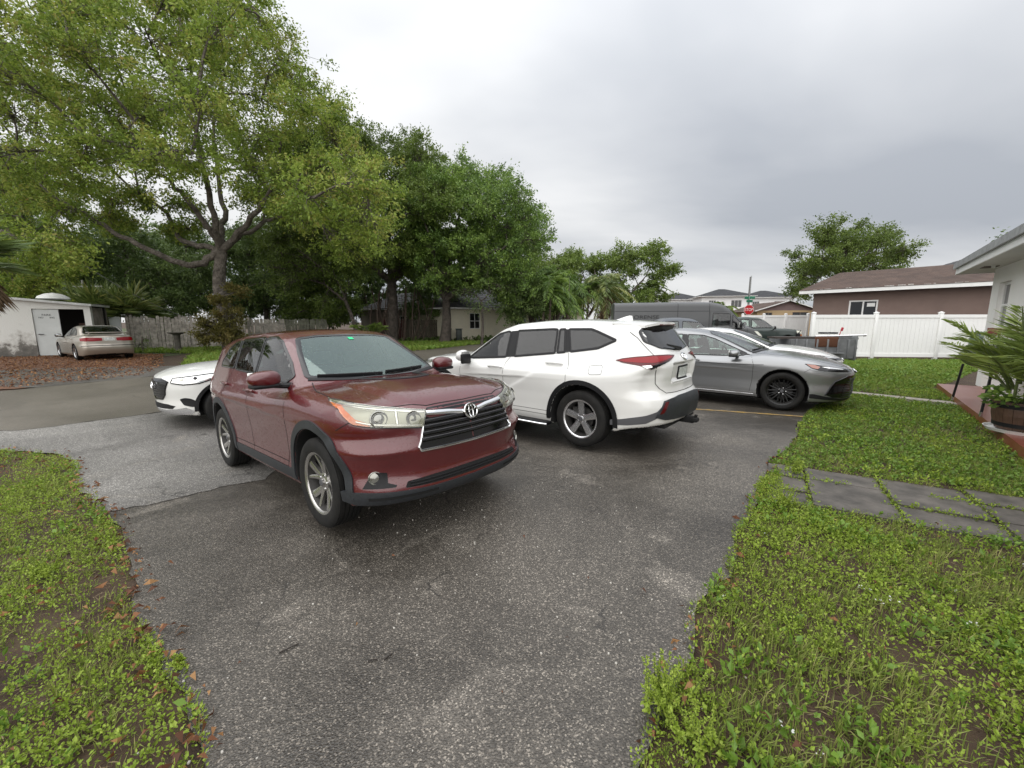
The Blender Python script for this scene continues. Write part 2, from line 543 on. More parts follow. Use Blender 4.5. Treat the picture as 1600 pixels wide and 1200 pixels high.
# outlines (metres)
L_EDGE = [(-0.95, -3.0), (-1.05, 0.5), (-1.17, 1.33), (-1.45, 1.61), (-1.86, 1.92), (-2.31, 2.23), (-2.55, 2.50), (-2.99, 2.89), (-3.42, 3.30), (-3.94, 3.68), (-4.30, 3.98), (-4.81, 4.31), (-5.5, 4.95), (-6.1, 5.3), (-7.17, 5.45), (-8.6, 5.35)]
R_EDGE = [(6.6, 8.35), (5.42, 7.26), (4.55, 6.3), (3.83, 5.35), (3.0, 4.55), (2.55, 3.95), (2.2, 3.47), (1.75, 2.92), (1.43, 2.46), (1.06, 2.11), (0.92, 1.85), (0.80, 1.70), (0.65, 1.50), (0.50, 1.29), (0.42, 0.5), (0.4, -3.0)]
FAR = [(-7.0, 7.77), (-4.9, 13.5), (-2.4, 20.6), (1.5, 29.0), (13.2, 29.0), (12.3, 18.0), (9.6, 12.2)]
sheet('driveway', L_EDGE[:12] + [(-6.9, 6.6), (-7.0, 7.77)] + FAR[1:] + R_EDGE, 0.0, MATS['asphalt_drive'], edge=0.022, seed=3)
# patch of older, paler asphalt towards the street
sheet('apron', [(-3.90, 3.66), (-4.81, 4.31), (-5.5, 4.95), (-6.1, 5.3), (-7.17, 5.45), (-10.6, 5.2), (-9.4, 6.0), (-7.86, 6.3), (-6.85, 7.95), (-5.9, 9.6), (-4.6, 8.3), (-3.6, 6.6), (-3.05, 5.0), (-2.9, 4.55)], 0.006, MATS['asphalt_apron'], edge=0.03, seed=5)
sheet('street', [(-26.0, -3.0), (-9.4, 6.0), (-7.86, 6.3), (-6.85, 7.95), (-4.9, 13.5), (-2.4, 20.6), (2.0, 31.0), (20, 60.0), (15.5, 62.0), (-2.0, 30.0), (-4.14, 24.5), (-7.6, 17.2), (-10.56, 11.9), (-11.9, 9.0), (-32, -1.0)], 0.010, MATS['asphalt_street'], edge=0.02, seed=7)
sheet('leaf_litter_ground', [(-14.2, 9.0), (-11.9, 9.6), (-10.9, 11.9), (-12.6, 14.2), (-14.5, 16.3), (-17, 20), (-29, 21), (-26, 14)], 0.004, MATS['litter'], edge=0.06, seed=9)
sheet('lane', [(-13.4, 9.9), (-11.6, 9.8), (-10.6, 11.9), (-9.6, 13.5), (-11.4, 14.8), (-13.6, 14.2), (-16.0, 13.6), (-18.0, 12.2)], 0.007, asphalt('asphalt_old', (0.06, 0.055, 0.05), (0.13, 0.12, 0.105), 0.4, 0.7, 0.4), edge=0.06, seed=11)
sheet('grass_field', [(-33, -1.2), (-14.4, 8.9), (-26, 13.8), (-29.5, 21.5), (-20, 45), (-120, 120), (-120, -20)], -0.012, MATS['soil_far'], res=4.0)
# yellow paint
def painted(name, a, b, w, dz, m):
    a, b = np.array(a), np.array(b); d = (b - a) / np.linalg.norm(b - a); n = np.array([-d[1], d[0]]) * w / 2
    return sheet(name, [a - n, b - n, b + n, a + n], dz, m, res=0.25)
m_y = mat('paint_yellow', (0.50, 0.31, 0.06), 0.6, noise=(9.0, 0.5, (0.16, 0.13, 0.09)))
painted('yellow_line', un(1000, 634)[:2], un(1258, 651.5)[:2], 0.075, 0.006, m_y)
# ------------------------------------------------------------------ patio, path, stepping slabs
A_ = np.array([-0.64, -0.77]); NN = np.array([-0.77, 0.64])          # along the patio edge towards the camera; out to the lawn
P0 = np.array([10.03, 9.5])
m_patio = mat('patio_red', (0.20, 0.048, 0.028), 0.35, noise=(2.2, 0.35, (0.24, 0.085, 0.06)), bump=(40, 0.1, 0.004), coat=0.1)
pt = MB()
q = [P0, P0 + A_ * 12, P0 + A_ * 12 - NN * 2.6, P0 - NN * 2.6]
pt.prism([tuple(p) for p in q][::-1], -0.25, 0.12)
tag(pt.build('patio', m_patio), kind='structure')
m_conc = mat('concrete_pale', (0.36, 0.33, 0.28), 0.8, noise=(6, 0.3), bump=(50, 0.3, 0.006))
pth = empty('path', (0, 0, 0)); tag(pth, kind='structure')
a, b = un(1322, 615.5)[:2], un(1488, 633)[:2]
d = (b - a) / np.linalg.norm(b - a); n = np.array([-d[1], d[0]])
L = np.linalg.norm(b - a) + .1
for i in range(4):
    s0, s1 = a + d * (L * i / 4 + .008), a + d * (L * (i + 1) / 4 - .008)
    m = MB().prism([tuple(s0), tuple(s1), tuple(s1 + n * .28), tuple(s0 + n * .28)], -0.08, 0.028)
    m.build('slab', m_conc, pth)
m_slab = mat('slab_grey', (0.13, 0.115, 0.10), 0.65, noise=(5.0, 0.5, (0.045, 0.040, 0.034)), bump=(60, 0.35, 0.006))
stp = empty('paved_walk', (0, 0, 0)); tag(stp, kind='structure')
rng = np.random.default_rng(4)
ga, gb = un(1268, 733)[:2], un(1600, 778)[:2]
d = (gb - ga) / np.linalg.norm(gb - ga); n = np.array([d[1], -d[0]])      # n towards the camera
if n[1] > 0: n = -n
depth = float(np.dot(un(1480, 830)[:2] - ga, n)) / 3.0
for r in range(3):
    x = -0.42
    while x < 5.2:
        w = 0.62
        if x < -0.1: w = 0.34
        c = ga + d * (x + w / 2) + n * (depth * (r + .5))
        ang = math.atan2(d[1], d[0]) + rng.normal(0, .022)
        hx, hy = w / 2 - .011, depth / 2 - .011
        cs, sn = math.cos(ang), math.sin(ang)
        # slightly chipped corners
        pts = [(-hx + rng.uniform(0, .03), -hy), (hx - rng.uniform(0, .03), -hy), (hx, -hy + rng.uniform(0, .03)), (hx, hy - rng.uniform(0, .03)), (hx - rng.uniform(0, .02), hy), (-hx + rng.uniform(0, .02), hy), (-hx, hy - rng.uniform(0, .02)), (-hx, -hy + rng.uniform(0, .02))]
        z0 = float(gz(*c)) - 0.010 + rng.normal(0, .007)
        m = MB().prism([(c[0] + u * cs - v_ * sn, c[1] + u * sn + v_ * cs) for u, v_ in pts], z0 - .06, z0 + .018)
        m.build('slab', m_slab, stp)
        x += w
# ================================================================== car library: bodies as smooth solids
def table(pts, s, lo=-8.0, hi=4.0, n=2401):
    pts = sorted(pts)
    X = np.array([p[0] for p in pts], float); Y = np.array([p[1] for p in pts], float)
    xs = np.linspace(lo, hi, n)
    ys = np.interp(xs, X, Y)
    l = xs < X[0]; ys[l] = Y[0] + (xs[l] - X[0]) * (Y[1] - Y[0]) / (X[1] - X[0])
    r = xs > X[-1]; ys[r] = Y[-1] + (xs[r] - X[-1]) * (Y[-1] - Y[-2]) / (X[-1] - X[-2])
    if s > 0:
        dx = xs[1] - xs[0]
        k = int(4 * s / dx) + 1
        w = np.exp(-0.5 * (np.arange(-k, k + 1) * dx / s) ** 2); w /= w.sum()
        # reflect-extend linearly
        a = ys[0] - (ys[1] - ys[0]) * np.arange(k, 0, -1)
        b = ys[-1] + (ys[-1] - ys[-2]) * np.arange(1, k + 1)
        ys = np.convolve(np.concatenate([a, ys, b]), w, 'valid')
    gs = np.gradient(ys, xs)
    return (lambda x: np.interp(x, xs, ys)), (lambda x: np.interp(x, xs, gs))
def smax(a, b, k):
    h = np.maximum(k - np.abs(a - b), 0.0) / k
    return np.maximum(a, b) + h * h * k * 0.25
def smin(a, b, k):
    return -smax(-a, -b, k)
class CarShape:
    """x forward from the front axle, y to the car's left, z up"""
    def __init__(s, P):
        s.P = P
        g = P.get
        s.deck, s.deckg = table(P['deck'], g('deck_s', 0.06))
        s.roof, s.roofg = table(P['roof'], g('roof_s', 0.05))
        s.front, s.frontg = table(P['front'], g('front_s', 0.03), -1, 4, 1001)
        s.rear, s.rearg = table(P['rear'], g('rear_s', 0.03), -1, 4, 1001)
        s.bowf, s.bowfg = table(P['bowf'], 0.05, -0.2, 2, 881)
        s.bowr, s.bowrg = table(P['bowr'], 0.05, -0.2, 2, 881)
        s.side, _ = table(P['side'], g('side_s', 0.025), -1, 4, 1001)
        s.plan, _ = table(P['plan'], 0.10)
        s.belt, _ = table(P['belt'], 0.15)
        s.gw, _ = table(P['gw'], 0.12)
        s.zb, _ = table(P['zb'], 0.03)
        s.wc, _ = table(P['wcurve'], 0.2)
    def base(s, p):
        P = s.P
        x, y, z = p[..., 0], p[..., 1], p[..., 2]
        a = np.abs(y)
        w = s.side(z) + s.plan(x)
        for (xa, am, sx, zz, sz) in P.get('flare', []):
            w = w + am * np.exp(-((x - xa) / sx) ** 2 - ((z - zz) / sz) ** 2)
        for fn in P.get('wmod', []):
            w = w + fn(x, z)
        ds = a - w
        dg = s.deckg(x)
        dt = (z - s.deck(x) + P['crown'] * (a / 0.85) ** 2 + sum(fn(x, a) for fn in P.get('dmod', []))) / np.sqrt(1 + dg * dg)
        df = (x - s.front(z) + s.bowf(a)) / np.sqrt(1 + s.bowfg(a) ** 2 + s.frontg(z) ** 2)
        dr = (s.rear(z) - x + s.bowr(a)) / np.sqrt(1 + s.bowrg(a) ** 2 + s.rearg(z) ** 2)
        for fn in P.get('fmod', []):
            df = df + fn(a, z)
        for fn in P.get('rmod', []):
            dr = dr + fn(a, z)
        db = s.zb(x) - z
        L = smax(ds, dt, P.get('k_st', 0.10))
        L = smax(L, df, P.get('k_f', 0.08))
        L = smax(L, dr, P.get('k_r', 0.08))
        L = smax(L, db, 0.05)
        xe = x + a * a * s.wc(x)
        rg = s.roofg(xe)
        tg = (z - s.roof(xe) + P['rcrown'] * (a / 0.6) ** 2) / np.sqrt(1 + rg * rg)
        sg = (a - s.gw(x) + (z - s.belt(x)) * P['tumble']) / math.sqrt(1 + P['tumble'] ** 2)
        G = smax(tg, sg, P.get('k_g', 0.09))
        G = smax(G, s.belt(x) - 0.25 - z, 0.02)
        if P.get('grear'):
            G = smax(G, dr, P.get('k_gr', 0.06))
        if 'gback' in P:
            G = smax(G, P['gback'] - x, 0.08)
        return smin(L, G, P.get('k_j', 0.035))
    def full(s, p):
        f = s.base(p)
        P = s.P
        x, y, z = p[..., 0], p[..., 1], p[..., 2]
        a = np.abs(y)
        for xa in (0.0, -P['wb']):
            r = np.hypot(x - xa, z - P['R'] * 1.0)
            well = smax(r - P['Ra'], P.get('well_y', 0.58) - a, 0.02)
            f = smax(f, -well, 0.012)
        for fn in P.get('cut', []):
            f = smax(f, -fn(x, a, z), 0.012)
        return f
    def grad(s, fn, p, e=0.004):
        g = np.empty_like(p)
        for i in range(3):
            d = np.zeros(3); d[i] = e
            g[..., i] = (fn(p + d) - fn(p - d)) / (2 * e)
        return g
    def mesh(s, h=0.022):
        P = s.P
        x0, x1 = P['x0'] - 0.06, P['x1'] + 0.06
        y1, z0, z1 = P['ymax'] + 0.06, 0.08, P['zmax'] + 0.06
        nx, ny, nz = int((x1 - x0) / h) + 1, int(y1 / h) + 1, int((z1 - z0) / h) + 1
        X = x0 + h * np.arange(nx)
        Y = h * (np.arange(ny) + 0.5)
        Z = z0 + h * np.arange(nz)
        V = np.empty((nx, ny, nz), np.float32)
        for i in range(0, nx, 32):
            pp = np.stack(np.meshgrid(X[i:i + 32], Y, Z, indexing='ij'), -1)
            V[i:i + 32] = s.full(pp)
        V = np.concatenate([V[:, ::-1], V], axis=1)
        Y = np.concatenate([-Y[::-1], Y])
        I = V < 0
        c = np.zeros(tuple(d - 1 for d in V.shape), np.int8)
        for a in (0, 1):
            for b in (0, 1):
                for d in (0, 1):
                    c += I[a:I.shape[0] - 1 + a, b:I.shape[1] - 1 + b, d:I.shape[2] - 1 + d]
        act = (c > 0) & (c < 8)
        idx = np.full(act.shape, -1, np.int32)
        ii = np.argwhere(act)
        idx[act] = np.arange(len(ii))
        p = np.stack([X[ii[:, 0]] + h / 2, Y[ii[:, 1]] + h / 2, Z[ii[:, 2]] + h / 2], -1)
        c0 = p.copy()
        for _ in range(5):
            f = s.full(p)
            g = s.grad(s.full, p)
            p = p - (f / np.maximum((g * g).sum(-1), 0.25))[:, None] * g
            p = np.clip(p, c0 - h * 0.9, c0 + h * 0.9)
        n = s.grad(s.full, p, 0.006)
        n /= np.linalg.norm(n, axis=-1, keepdims=True) + 1e-9
        Q = []
        for ax in range(3):
            A = np.moveaxis(I, ax, 0)
            sg = A[:-1].astype(np.int8) - A[1:].astype(np.int8)
            D = np.moveaxis(idx, ax, 0)
            e = np.argwhere(sg[:, 1:-1, 1:-1] != 0)
            i, j, k = e[:, 0], e[:, 1] + 1, e[:, 2] + 1
            q = np.stack([D[i, j - 1, k - 1], D[i, j, k - 1], D[i, j, k], D[i, j - 1, k]], -1)
            pos = sg[i, j, k] > 0
            if ax == 1: pos = ~pos
            q[~pos] = q[~pos][:, ::-1]
            Q.append(q[(q >= 0).all(1)])
        return p, n, np.concatenate(Q)
    def shoot(s, O, D, tmax=6.0, fn=None, steps=240):
        """first hit of rays with the solid (wheel wells filled)"""
        fn = fn or s.base
        O = np.asarray(O, float); D = np.asarray(D, float)
        t = np.zeros(len(O)); done = np.zeros(len(O), bool); lo = np.zeros(len(O)); hi = np.full(len(O), tmax)
        dt = tmax / steps
        for i in range(steps):
            tt = (i + 1) * dt
            f = fn(O + D * tt)
            new = (f < 0) & ~done
            hi[new] = tt; lo[new] = tt - dt; done |= new
        for _ in range(22):
            m = (lo + hi) / 2
            f = fn(O + D * m[:, None])
            lo = np.where(f >= 0, m, lo); hi = np.where(f < 0, m, hi)
        return O + D * hi[:, None], done
def pip(px, py, poly):
    poly = np.asarray(poly, float)
    ins = np.zeros(px.shape, bool)
    n = len(poly)
    for i in range(n):
        x1, y1 = poly[i]; x2, y2 = poly[(i + 1) % n]
        c = ((y1 > py) != (y2 > py))
        with np.errstate(divide='ignore', invalid='ignore'):
            xx = (x2 - x1) * (py - y1) / (y2 - y1 + 1e-12) + x1
        ins ^= c & (px < xx)
    return ins
def roundpoly(poly, r, n=4):
    """round the corners of a polygon; r scalar or per-corner"""
    P = np.asarray(poly, float); m = len(P)
    o = []
    for i in range(m):
        ri = r[i] if hasattr(r, '__len__') else r
        a, b, c = P[i - 1], P[i], P[(i + 1) % m]
        la, lc = np.linalg.norm(a - b), np.linalg.norm(c - b)
        d = min(ri, la * .45, lc * .45)
        if d < 1e-4:
            o.append(b); continue
        p0, p2 = b + (a - b) / la * d, b + (c - b) / lc * d
        for k in range(n + 1):
            t = k / n
            o.append((1 - t) ** 2 * p0 + 2 * t * (1 - t) * b + t * t * p2)
    return np.array(o)
def inset(poly, d):
    """offset polygon inward by d"""
    P = np.asarray(poly, float)
    A = 0.5 * np.sum(P[:, 0] * np.roll(P[:, 1], -1) - np.roll(P[:, 0], -1) * P[:, 1])
    sgn = 1 if A > 0 else -1
    e = np.roll(P, -1, 0) - P
    ln = np.linalg.norm(e, axis=1); 
    keep = ln > 1e-6
    P = P[keep]; e = np.roll(P, -1, 0) - P
    nrm = sgn * np.c_[-e[:, 1], e[:, 0]] / np.linalg.norm(e, axis=1)[:, None]
    n2 = nrm + np.roll(nrm, 1, 0)
    n2 /= np.maximum((n2 * n2).sum(1), 0.6)[:, None] / 2 * 1.0
    return P + n2 * d
class Car:
    def __init__(s, name, P, pose, label, group=None, h=0.022, body_mat=None, cat='car'):
        s.S = CarShape(P); s.P = P
        x, y, yaw, z0, slope = pose
        s.root = empty(name, (x, y, z0), 0, label, cat, group)
        s.root.rotation_euler = (0, -slope, yaw)
        s.bm = body_mat
        s.h = h
        s.V, s.NRM, s.Q = s.S.mesh(h)
        s.FC = s.V[s.Q].mean(1)
        s.FN = s.NRM[s.Q].mean(1)
        s.own = np.zeros(len(s.Q), int)      # 0 body, -1 removed, k>0 a named panel
        s.panels = []
    # ---- projectors: 2D (u,v) -> surface
    def project(s, uv, mode, side=1):
        uv = np.asarray(uv, float)
        n = len(uv)
        if mode == 'side':
            O = np.c_[uv[:, 0], np.full(n, side * 2.0), uv[:, 1]]; D = np.tile([0, -side, 0.0], (n, 1))
        elif mode == 'front':
            O = np.c_[np.full(n, s.P['x1'] + 1.0), uv]; D = np.tile([-1.0, 0, 0], (n, 1))
        elif mode == 'rear':
            O = np.c_[np.full(n, s.P['x0'] - 1.0), uv]; D = np.tile([1.0, 0, 0], (n, 1))
        elif mode == 'top':
            O = np.c_[uv, np.full(n, 3.0)]; D = np.tile([0, 0, -1.0], (n, 1))
        elif mode in ('cylf', 'cylr'):
            xc = s.P.get('xcf', -0.1) if mode == 'cylf' else s.P.get('xcr', -s.P['wb'] + 0.1)
            sg = 1 if mode == 'cylf' else -1
            c, n_ = np.cos(uv[:, 0]), np.sin(uv[:, 0])
            O = np.c_[xc + sg * 2.6 * c, 2.6 * n_, uv[:, 1]]; D = np.c_[-sg * c, -n_, np.zeros(n)]
        p, ok = s.S.shoot(O, D, 4.2)
        g = s.S.grad(s.S.base, p, 0.01)
        g /= np.linalg.norm(g, axis=1, keepdims=True) + 1e-9
        return p, g
    def uv(s, pts, mode):
        """3D hints -> (u,v) of a projector"""
        p = np.asarray(pts, float)
        if mode == 'side': return p[:, [0, 2]]
        if mode in ('front', 'rear'): return p[:, [1, 2]]
        if mode == 'top': return p[:, [0, 1]]
        xc = s.P.get('xcf', -0.1) if mode == 'cylf' else s.P.get('xcr', -s.P['wb'] + 0.1)
        sg = 1 if mode == 'cylf' else -1
        return np.c_[np.arctan2(p[:, 1], sg * (p[:, 0] - xc)), p[:, 2]]
    def panel(s, name, poly, mode, mat_, side=1, off=0.004, thick=0.006, res=0.05, parent=None, mirror=False, dish=0.0):
        """polygon (u,v) wrapped on the body as a thin shell"""
        P = np.asarray(poly, float)
        if mirror: P = P * np.array([-1, 1]) if mode != 'side' else P
        bm = bmesh.new()
        f = bm.faces.new([bm.verts.new((u, v, 0)) for u, v in P])
        ru = res if mode in ('side', 'front', 'rear', 'top') else res / 0.95
        for ax in (0, 1):
            lo, hi = P[:, ax].min(), P[:, ax].max()
            r_ = ru if ax == 0 else res
            k = lo + r_ * 0.5
            while k < hi:
                co = [0, 0, 0]; co[ax] = k
                no = [0, 0, 0]; no[ax] = 1
                bmesh.ops.bisect_plane(bm, geom=bm.verts[:] + bm.edges[:] + bm.faces[:], plane_co=co, plane_no=no)
                k += r_
        bm.normal_update()
        bmesh.ops.triangulate(bm, faces=[f for f in bm.faces if len(f.verts) > 4])
        bm.verts.index_update()
        uv = np.array([v.co[:2] for v in bm.verts])
        F = [[v.index for v in f.verts] for f in bm.faces]
        be = [(e.verts[0].index, e.verts[1].index) for e in bm.edges if e.is_boundary]
        bm.free()
        p, n = s.project(uv, mode, side)
        a = p + n * off
        b = p + n * (off - thick)
        # orient faces outward
        f0 = F[0]
        nn = np.cross(a[f0[1]] - a[f0[0]], a[f0[2]] - a[f0[0]])
        if np.dot(nn, n[f0[0]]) < 0: F = [f[::-1] for f in F]
        ec = {}
        for f in F:
            for i in range(len(f)):
                ec[(f[i], f[(i + 1) % len(f)])] = 1
        m = len(a)
        bl = []
        for (i, j) in be:
            if (i, j) not in ec: i, j = j, i
            bl.append((i, j))
        bi = sorted({i for e in bl for i in e})
        mp_ = {v: 2 * k for k, v in enumerate(bi)}
        W2 = np.empty((2 * len(bi), 3))
        W2[0::2] = a[bi]; W2[1::2] = b[bi]
        V = np.concatenate([a, W2])
        F2 = F + [(m + mp_[i], m + mp_[i] + 1, m + mp_[j] + 1, m + mp_[j]) for i, j in bl]
        me = bpy.data.meshes.new(name)
        me.from_pydata(V.tolist(), [], F2)
        me.polygons.foreach_set('use_smooth', [True] * len(F) + [False] * len(bl))
        me.update()
        nv = np.concatenate([n, np.repeat(n[bi], 2, 0)])
        return link_mesh(name, me, mat_, parent or s.root)
    def strip(s, name, line, mode, mat_, w=0.006, off=0.0015, side=1, parent=None, closed=False, h=0.0, mb=None, step=0.04, mirror=False):
        """ribbon along a projected polyline (h>0: raised rounded bar)"""
        L = np.asarray(line, float)
        if mirror: L = L * np.array([-1, 1])
        if closed: L = np.concatenate([L, L[:1]])
        # resample
        o = [L[0]]
        for i in range(len(L) - 1):
            d = np.linalg.norm(L[i + 1] - L[i]); k = max(1, int(d / step))
            for j in range(1, k + 1): o.append(L[i] + (L[i + 1] - L[i]) * j / k)
        p, n = s.project(np.array(o), mode, side)
        T = np.gradient(p, axis=0); T /= np.linalg.norm(T, axis=1, keepdims=True) + 1e-9
        b = np.cross(n, T); b /= np.linalg.norm(b, axis=1, keepdims=True) + 1e-9
        if h <= 0:
            A, B = p + n * off + b * w / 2, p + n * off - b * w / 2
            m = len(A)
            V = np.concatenate([A, B])
            F = [(i, m + i, m + i + 1, i + 1) for i in range(m - 1)]
        else:
            prof = [(-.5, -1.0), (-.5, .3), (-.3, .85), (0, 1), (.3, .85), (.5, .3), (.5, -1.0)]
            V = np.concatenate([p + n * (off + h * q) + b * (w * u) for u, q in prof]); m = len(p); k = len(prof)
            F = [(j * m + i, (j + 1) * m + i, (j + 1) * m + i + 1, j * m + i + 1) for j in range(k - 1) for i in range(m - 1)]
            F += [tuple(j * m for j in range(k))[::-1], tuple(j * m + m - 1 for j in range(k))]
        if mb is not None:
            mb.add(V, F, True); return None
        q = MB().add(V, F, True)
        return q.build(name, mat_, parent or s.root)
    def hole(s, poly, mode, side=1, d=0.014):
        """remove body faces under a pane"""
        P = inset(poly, d)
        c = s.FC
        if mode == 'side': m = pip(c[:, 0], c[:, 2], P) & (c[:, 1] * side > 0.3) & (s.FN[:, 1] * side > 0.25)
        elif mode == 'front': m = pip(c[:, 1], c[:, 2], P) & (s.FN[:, 0] > 0.12) & (c[:, 0] < 0.2)
        elif mode == 'rear': m = pip(c[:, 1], c[:, 2], P) & (s.FN[:, 0] < -0.12) & (c[:, 0] < -1.5)
        s.own[m] = -1
    def claim(s, name, poly, mode, side=1, mat_=None, parent=None, nmin=0.35):
        """body faces inside the polygon become a panel of their own (door, bonnet, tailgate)"""
        c = s.FC
        if mode == 'side': m = pip(c[:, 0], c[:, 2], np.asarray(poly)) & (c[:, 1] * side > 0.3) & (s.FN[:, 1] * side > nmin)
        elif mode == 'top': m = pip(c[:, 0], c[:, 1], np.asarray(poly)) & (s.FN[:, 2] > nmin)
        elif mode == 'rear': m = pip(c[:, 1], c[:, 2], np.asarray(poly)) & (s.FN[:, 0] < -nmin) & (c[:, 0] < -1.5)
        elif mode == 'front': m = pip(c[:, 1], c[:, 2], np.asarray(poly)) & (s.FN[:, 0] > nmin)
        elif mode == 'mask': m = poly
        s.panels.append((name, mat_ or s.bm))
        k = len(s.panels)
        s.own[m & (s.own == 0)] = k
        return k
    def flush(s):
        """emit body and panels"""
        res = {}
        for k in range(0, len(s.panels) + 1):
            m = s.own == k
            if not m.any(): continue
            q = s.Q[m]
            u, inv = np.unique(q, return_inverse=True)
            name, mt = ('body', s.bm) if k == 0 else s.panels[k - 1]
            me = np_mesh(name, s.V[u], [inv.reshape(q.shape)], True, s.NRM[u])
            res[k] = link_mesh(name, me, mt, s.root)
        return res
    def px2local(s, px, py):
        """debug: photo pixel -> local surface point"""
        bpy.context.view_layer.update()
        Mi = s.root.matrix_world.inverted()
        o = Mi @ Vector((0, 0, CAMH)); d = (Mi.to_3x3() @ Vector(ray(px, py))).normalized()
        p, ok = s.S.shoot(np.array([o[:]]), np.array([d[:]]), 30.0, steps=3000)
        return p[0], bool(ok[0])

# ------------------------------------------------------------------ wheels
def make_wheel(car, xa, side, R, width, rim_r, style, rim_mat, yout, steer=0.0, tyre_mat=None):
    """wheel > tyre, rim ; outer face at |y| = yout"""
    w = MB()
    hw = width / 2
    # hub carrier and brake disc (the wheel's own mesh)
    w.lathe([(0.0, -0.02), (0.15, -0.02), (0.15, 0.0), (0.07, 0.0), (0.07, 0.03), (0.0, 0.03)], 28, axis='y')
    w.box((0.11, 0.0, 0.06), (0.09, 0.05, 0.16))
    wo = w.build('wheel', MATS['disc'], car.root)
    wo.location = (xa, side * (yout - hw), R)
    wo.rotation_euler = (0, 0, steer + (0 if side > 0 else PI))
    # local +y is outward from here on
    t = MB()
    sh = 0.018
    prof = [(rim_r - 0.012, -hw * .80), (rim_r + 0.012, -hw * .92), (rim_r + (R - rim_r) * .55, -hw), (R - sh, -hw * .93), (R - 0.004, -hw * .80)]
    nb = 5
    for i in range(nb):
        a = -0.78 + 1.56 * i / nb; b = -0.78 + 1.56 * (i + 1) / nb
        prof += [(R, hw * (a + .03)), (R, hw * (b - .05)), (R - .009, hw * (b - .04)), (R - .009, hw * (b + .02))]
    prof += [(R - 0.004, hw * .80), (R - sh, hw * .93), (rim_r + (R - rim_r) * .62, hw), (rim_r + (R - rim_r) * .5, hw * 1.0), (rim_r + (R - rim_r) * .3, hw * .985), (rim_r + 0.012, hw * .92), (rim_r - 0.012, hw * .80)]
    t.lathe(prof, 64, axis='y')
    t.build('tyre', tyre_mat or MATS['tyre'], wo, sharp=50)
    MB().lathe([(rim_r - .012, -hw * .8), (rim_r - .03, -hw * .6), (rim_r - .045, 0), (rim_r - .03, hw * .55), (rim_r - .020, hw * .78)], 48, axis='y').build('rim_barrel', MATS['disc'], wo)
    r = MB()
    # lip
    r.lathe([(rim_r - .026, hw * .60), (rim_r - .020, hw * .78), (rim_r - .012, hw * .86), (rim_r + .006, hw * .90), (rim_r + .008, hw * .84)], 64, axis='y')
    yf = hw * .62
    def spoke(a0, a1, w0, w1, y0, y1, th=0.03, r0=0.055, r1=None, k=5, ridge=0.004):
        r1 = r1 or rim_r - 0.016
        V = []
        for i in range(k + 1):
            q = i / k
            rr = r0 + (r1 - r0) * q
            an = a0 + (a1 - a0) * q
            ww = w0 + (w1 - w0) * q
            yy = y0 + (y1 - y0) * (q ** 1.5)
            c, n_ = math.cos(an), math.sin(an)
            for (u, yv) in ((-ww, yy - th), (-ww, yy - ridge), (-ww * .55, yy), (ww * .55, yy), (ww, yy - ridge), (ww, yy - th)):
                V.append((rr * c - u * n_, yv, rr * n_ + u * c))
        m = 6
        F = [(i * m + j, (i + 1) * m + j, (i + 1) * m + (j + 1) % m, i * m + (j + 1) % m) for i in range(k) for j in range(m)]
        r.add(V, F, True)
    n5 = 2 * PI / 5
    if style == 'twin5':        # five pairs of slim spokes opening like petals
        for i in range(5):
            a = i * n5 + 0.3
            spoke(a - .10, a - .30, .024, .014, yf - .022, yf + .012)
            spoke(a + .10, a + .30, .024, .034, yf - .022, yf + .012)
    elif style == 'thick5':
        for i in range(5):
            a = i * n5 + PI / 2
            spoke(a, a, .036, .047, yf - .004, yf + .010, .04)
    elif style == 'multi10':
        for i in range(5):
            a = i * n5 + 0.2
            for da, db in ((-.07, -.22), (.07, .22)):
                spoke(a + da * 2.2, a + db, .013, .010, yf - .004, yf + .008, .03)
            spoke(a + .55, a + .50, .012, .008, yf - .004, yf + .008, .03)
            spoke(a + .70, a + .76, .012, .008, yf - .004, yf + .008, .03)
    elif style == 'cover7':
        for i in range(7):
            a = i * 2 * PI / 7
            spoke(a, a, .035, .045, yf, yf + .006, .03)
    # hub and cap, nuts
    r.lathe([(0.078, yf - .045), (0.074, yf - .018), (0.055, yf - .012), (0.036, yf - .010), (0.034, yf + .006), (0.0, yf + .009)], 24, axis='y')
    ro = r.build('rim', rim_mat, wo, sharp=40)
    nb_ = MB()
    for i in range(5):
        a = i * n5 + 0.6
        nb_.lathe([(0.010, yf - .02), (0.010, yf - .006), (0.0, yf - .004)], 6, c=(0.057 * math.cos(a), 0, 0.057 * math.sin(a)), axis='y', smooth=False)
    nb_.build('wheel_nut', MATS['chrome'], wo)
    cb = MB()
    cb.lathe([(0.030, yf + .0065), (0.026, yf + .011), (0.0, yf + .0125)], 20, axis='y')
    cb.build('centre_cap', MATS['grey_plastic'], wo)
    return wo
mat('tyre', (0.009, 0.009, 0.009), 0.8, bump=(60, 0.25, 0.004), noise=(6, 0.5, (0.020, 0.019, 0.017)), spec=.25)
mat('disc', (0.045, 0.043, 0.04), 0.6, 0.4)
mat('chrome', (0.86, 0.87, 0.88), 0.08, 1.0)
mat('alloy', (0.74, 0.74, 0.75), 0.25, 0.9)
mat('alloy_dark', (0.50, 0.485, 0.465), 0.25, 0.9)
mat('alloy_black', (0.006, 0.006, 0.006), 0.35, 0.0, 0.15, .3)
mat('grey_plastic', (0.075, 0.075, 0.08), 0.5)
mat('black_plastic', (0.010, 0.010, 0.011), 0.5, noise=(40, 0.2), spec=.3)
mat('cladding', (0.026, 0.029, 0.033), 0.5, noise=(30, 0.3), bump=(300, 0.1, 0.002))
mat('black_gloss', (0.004, 0.004, 0.005), 0.15, 0, 0.25, .35)
mat('gap', (0.004, 0.004, 0.004), 0.9)
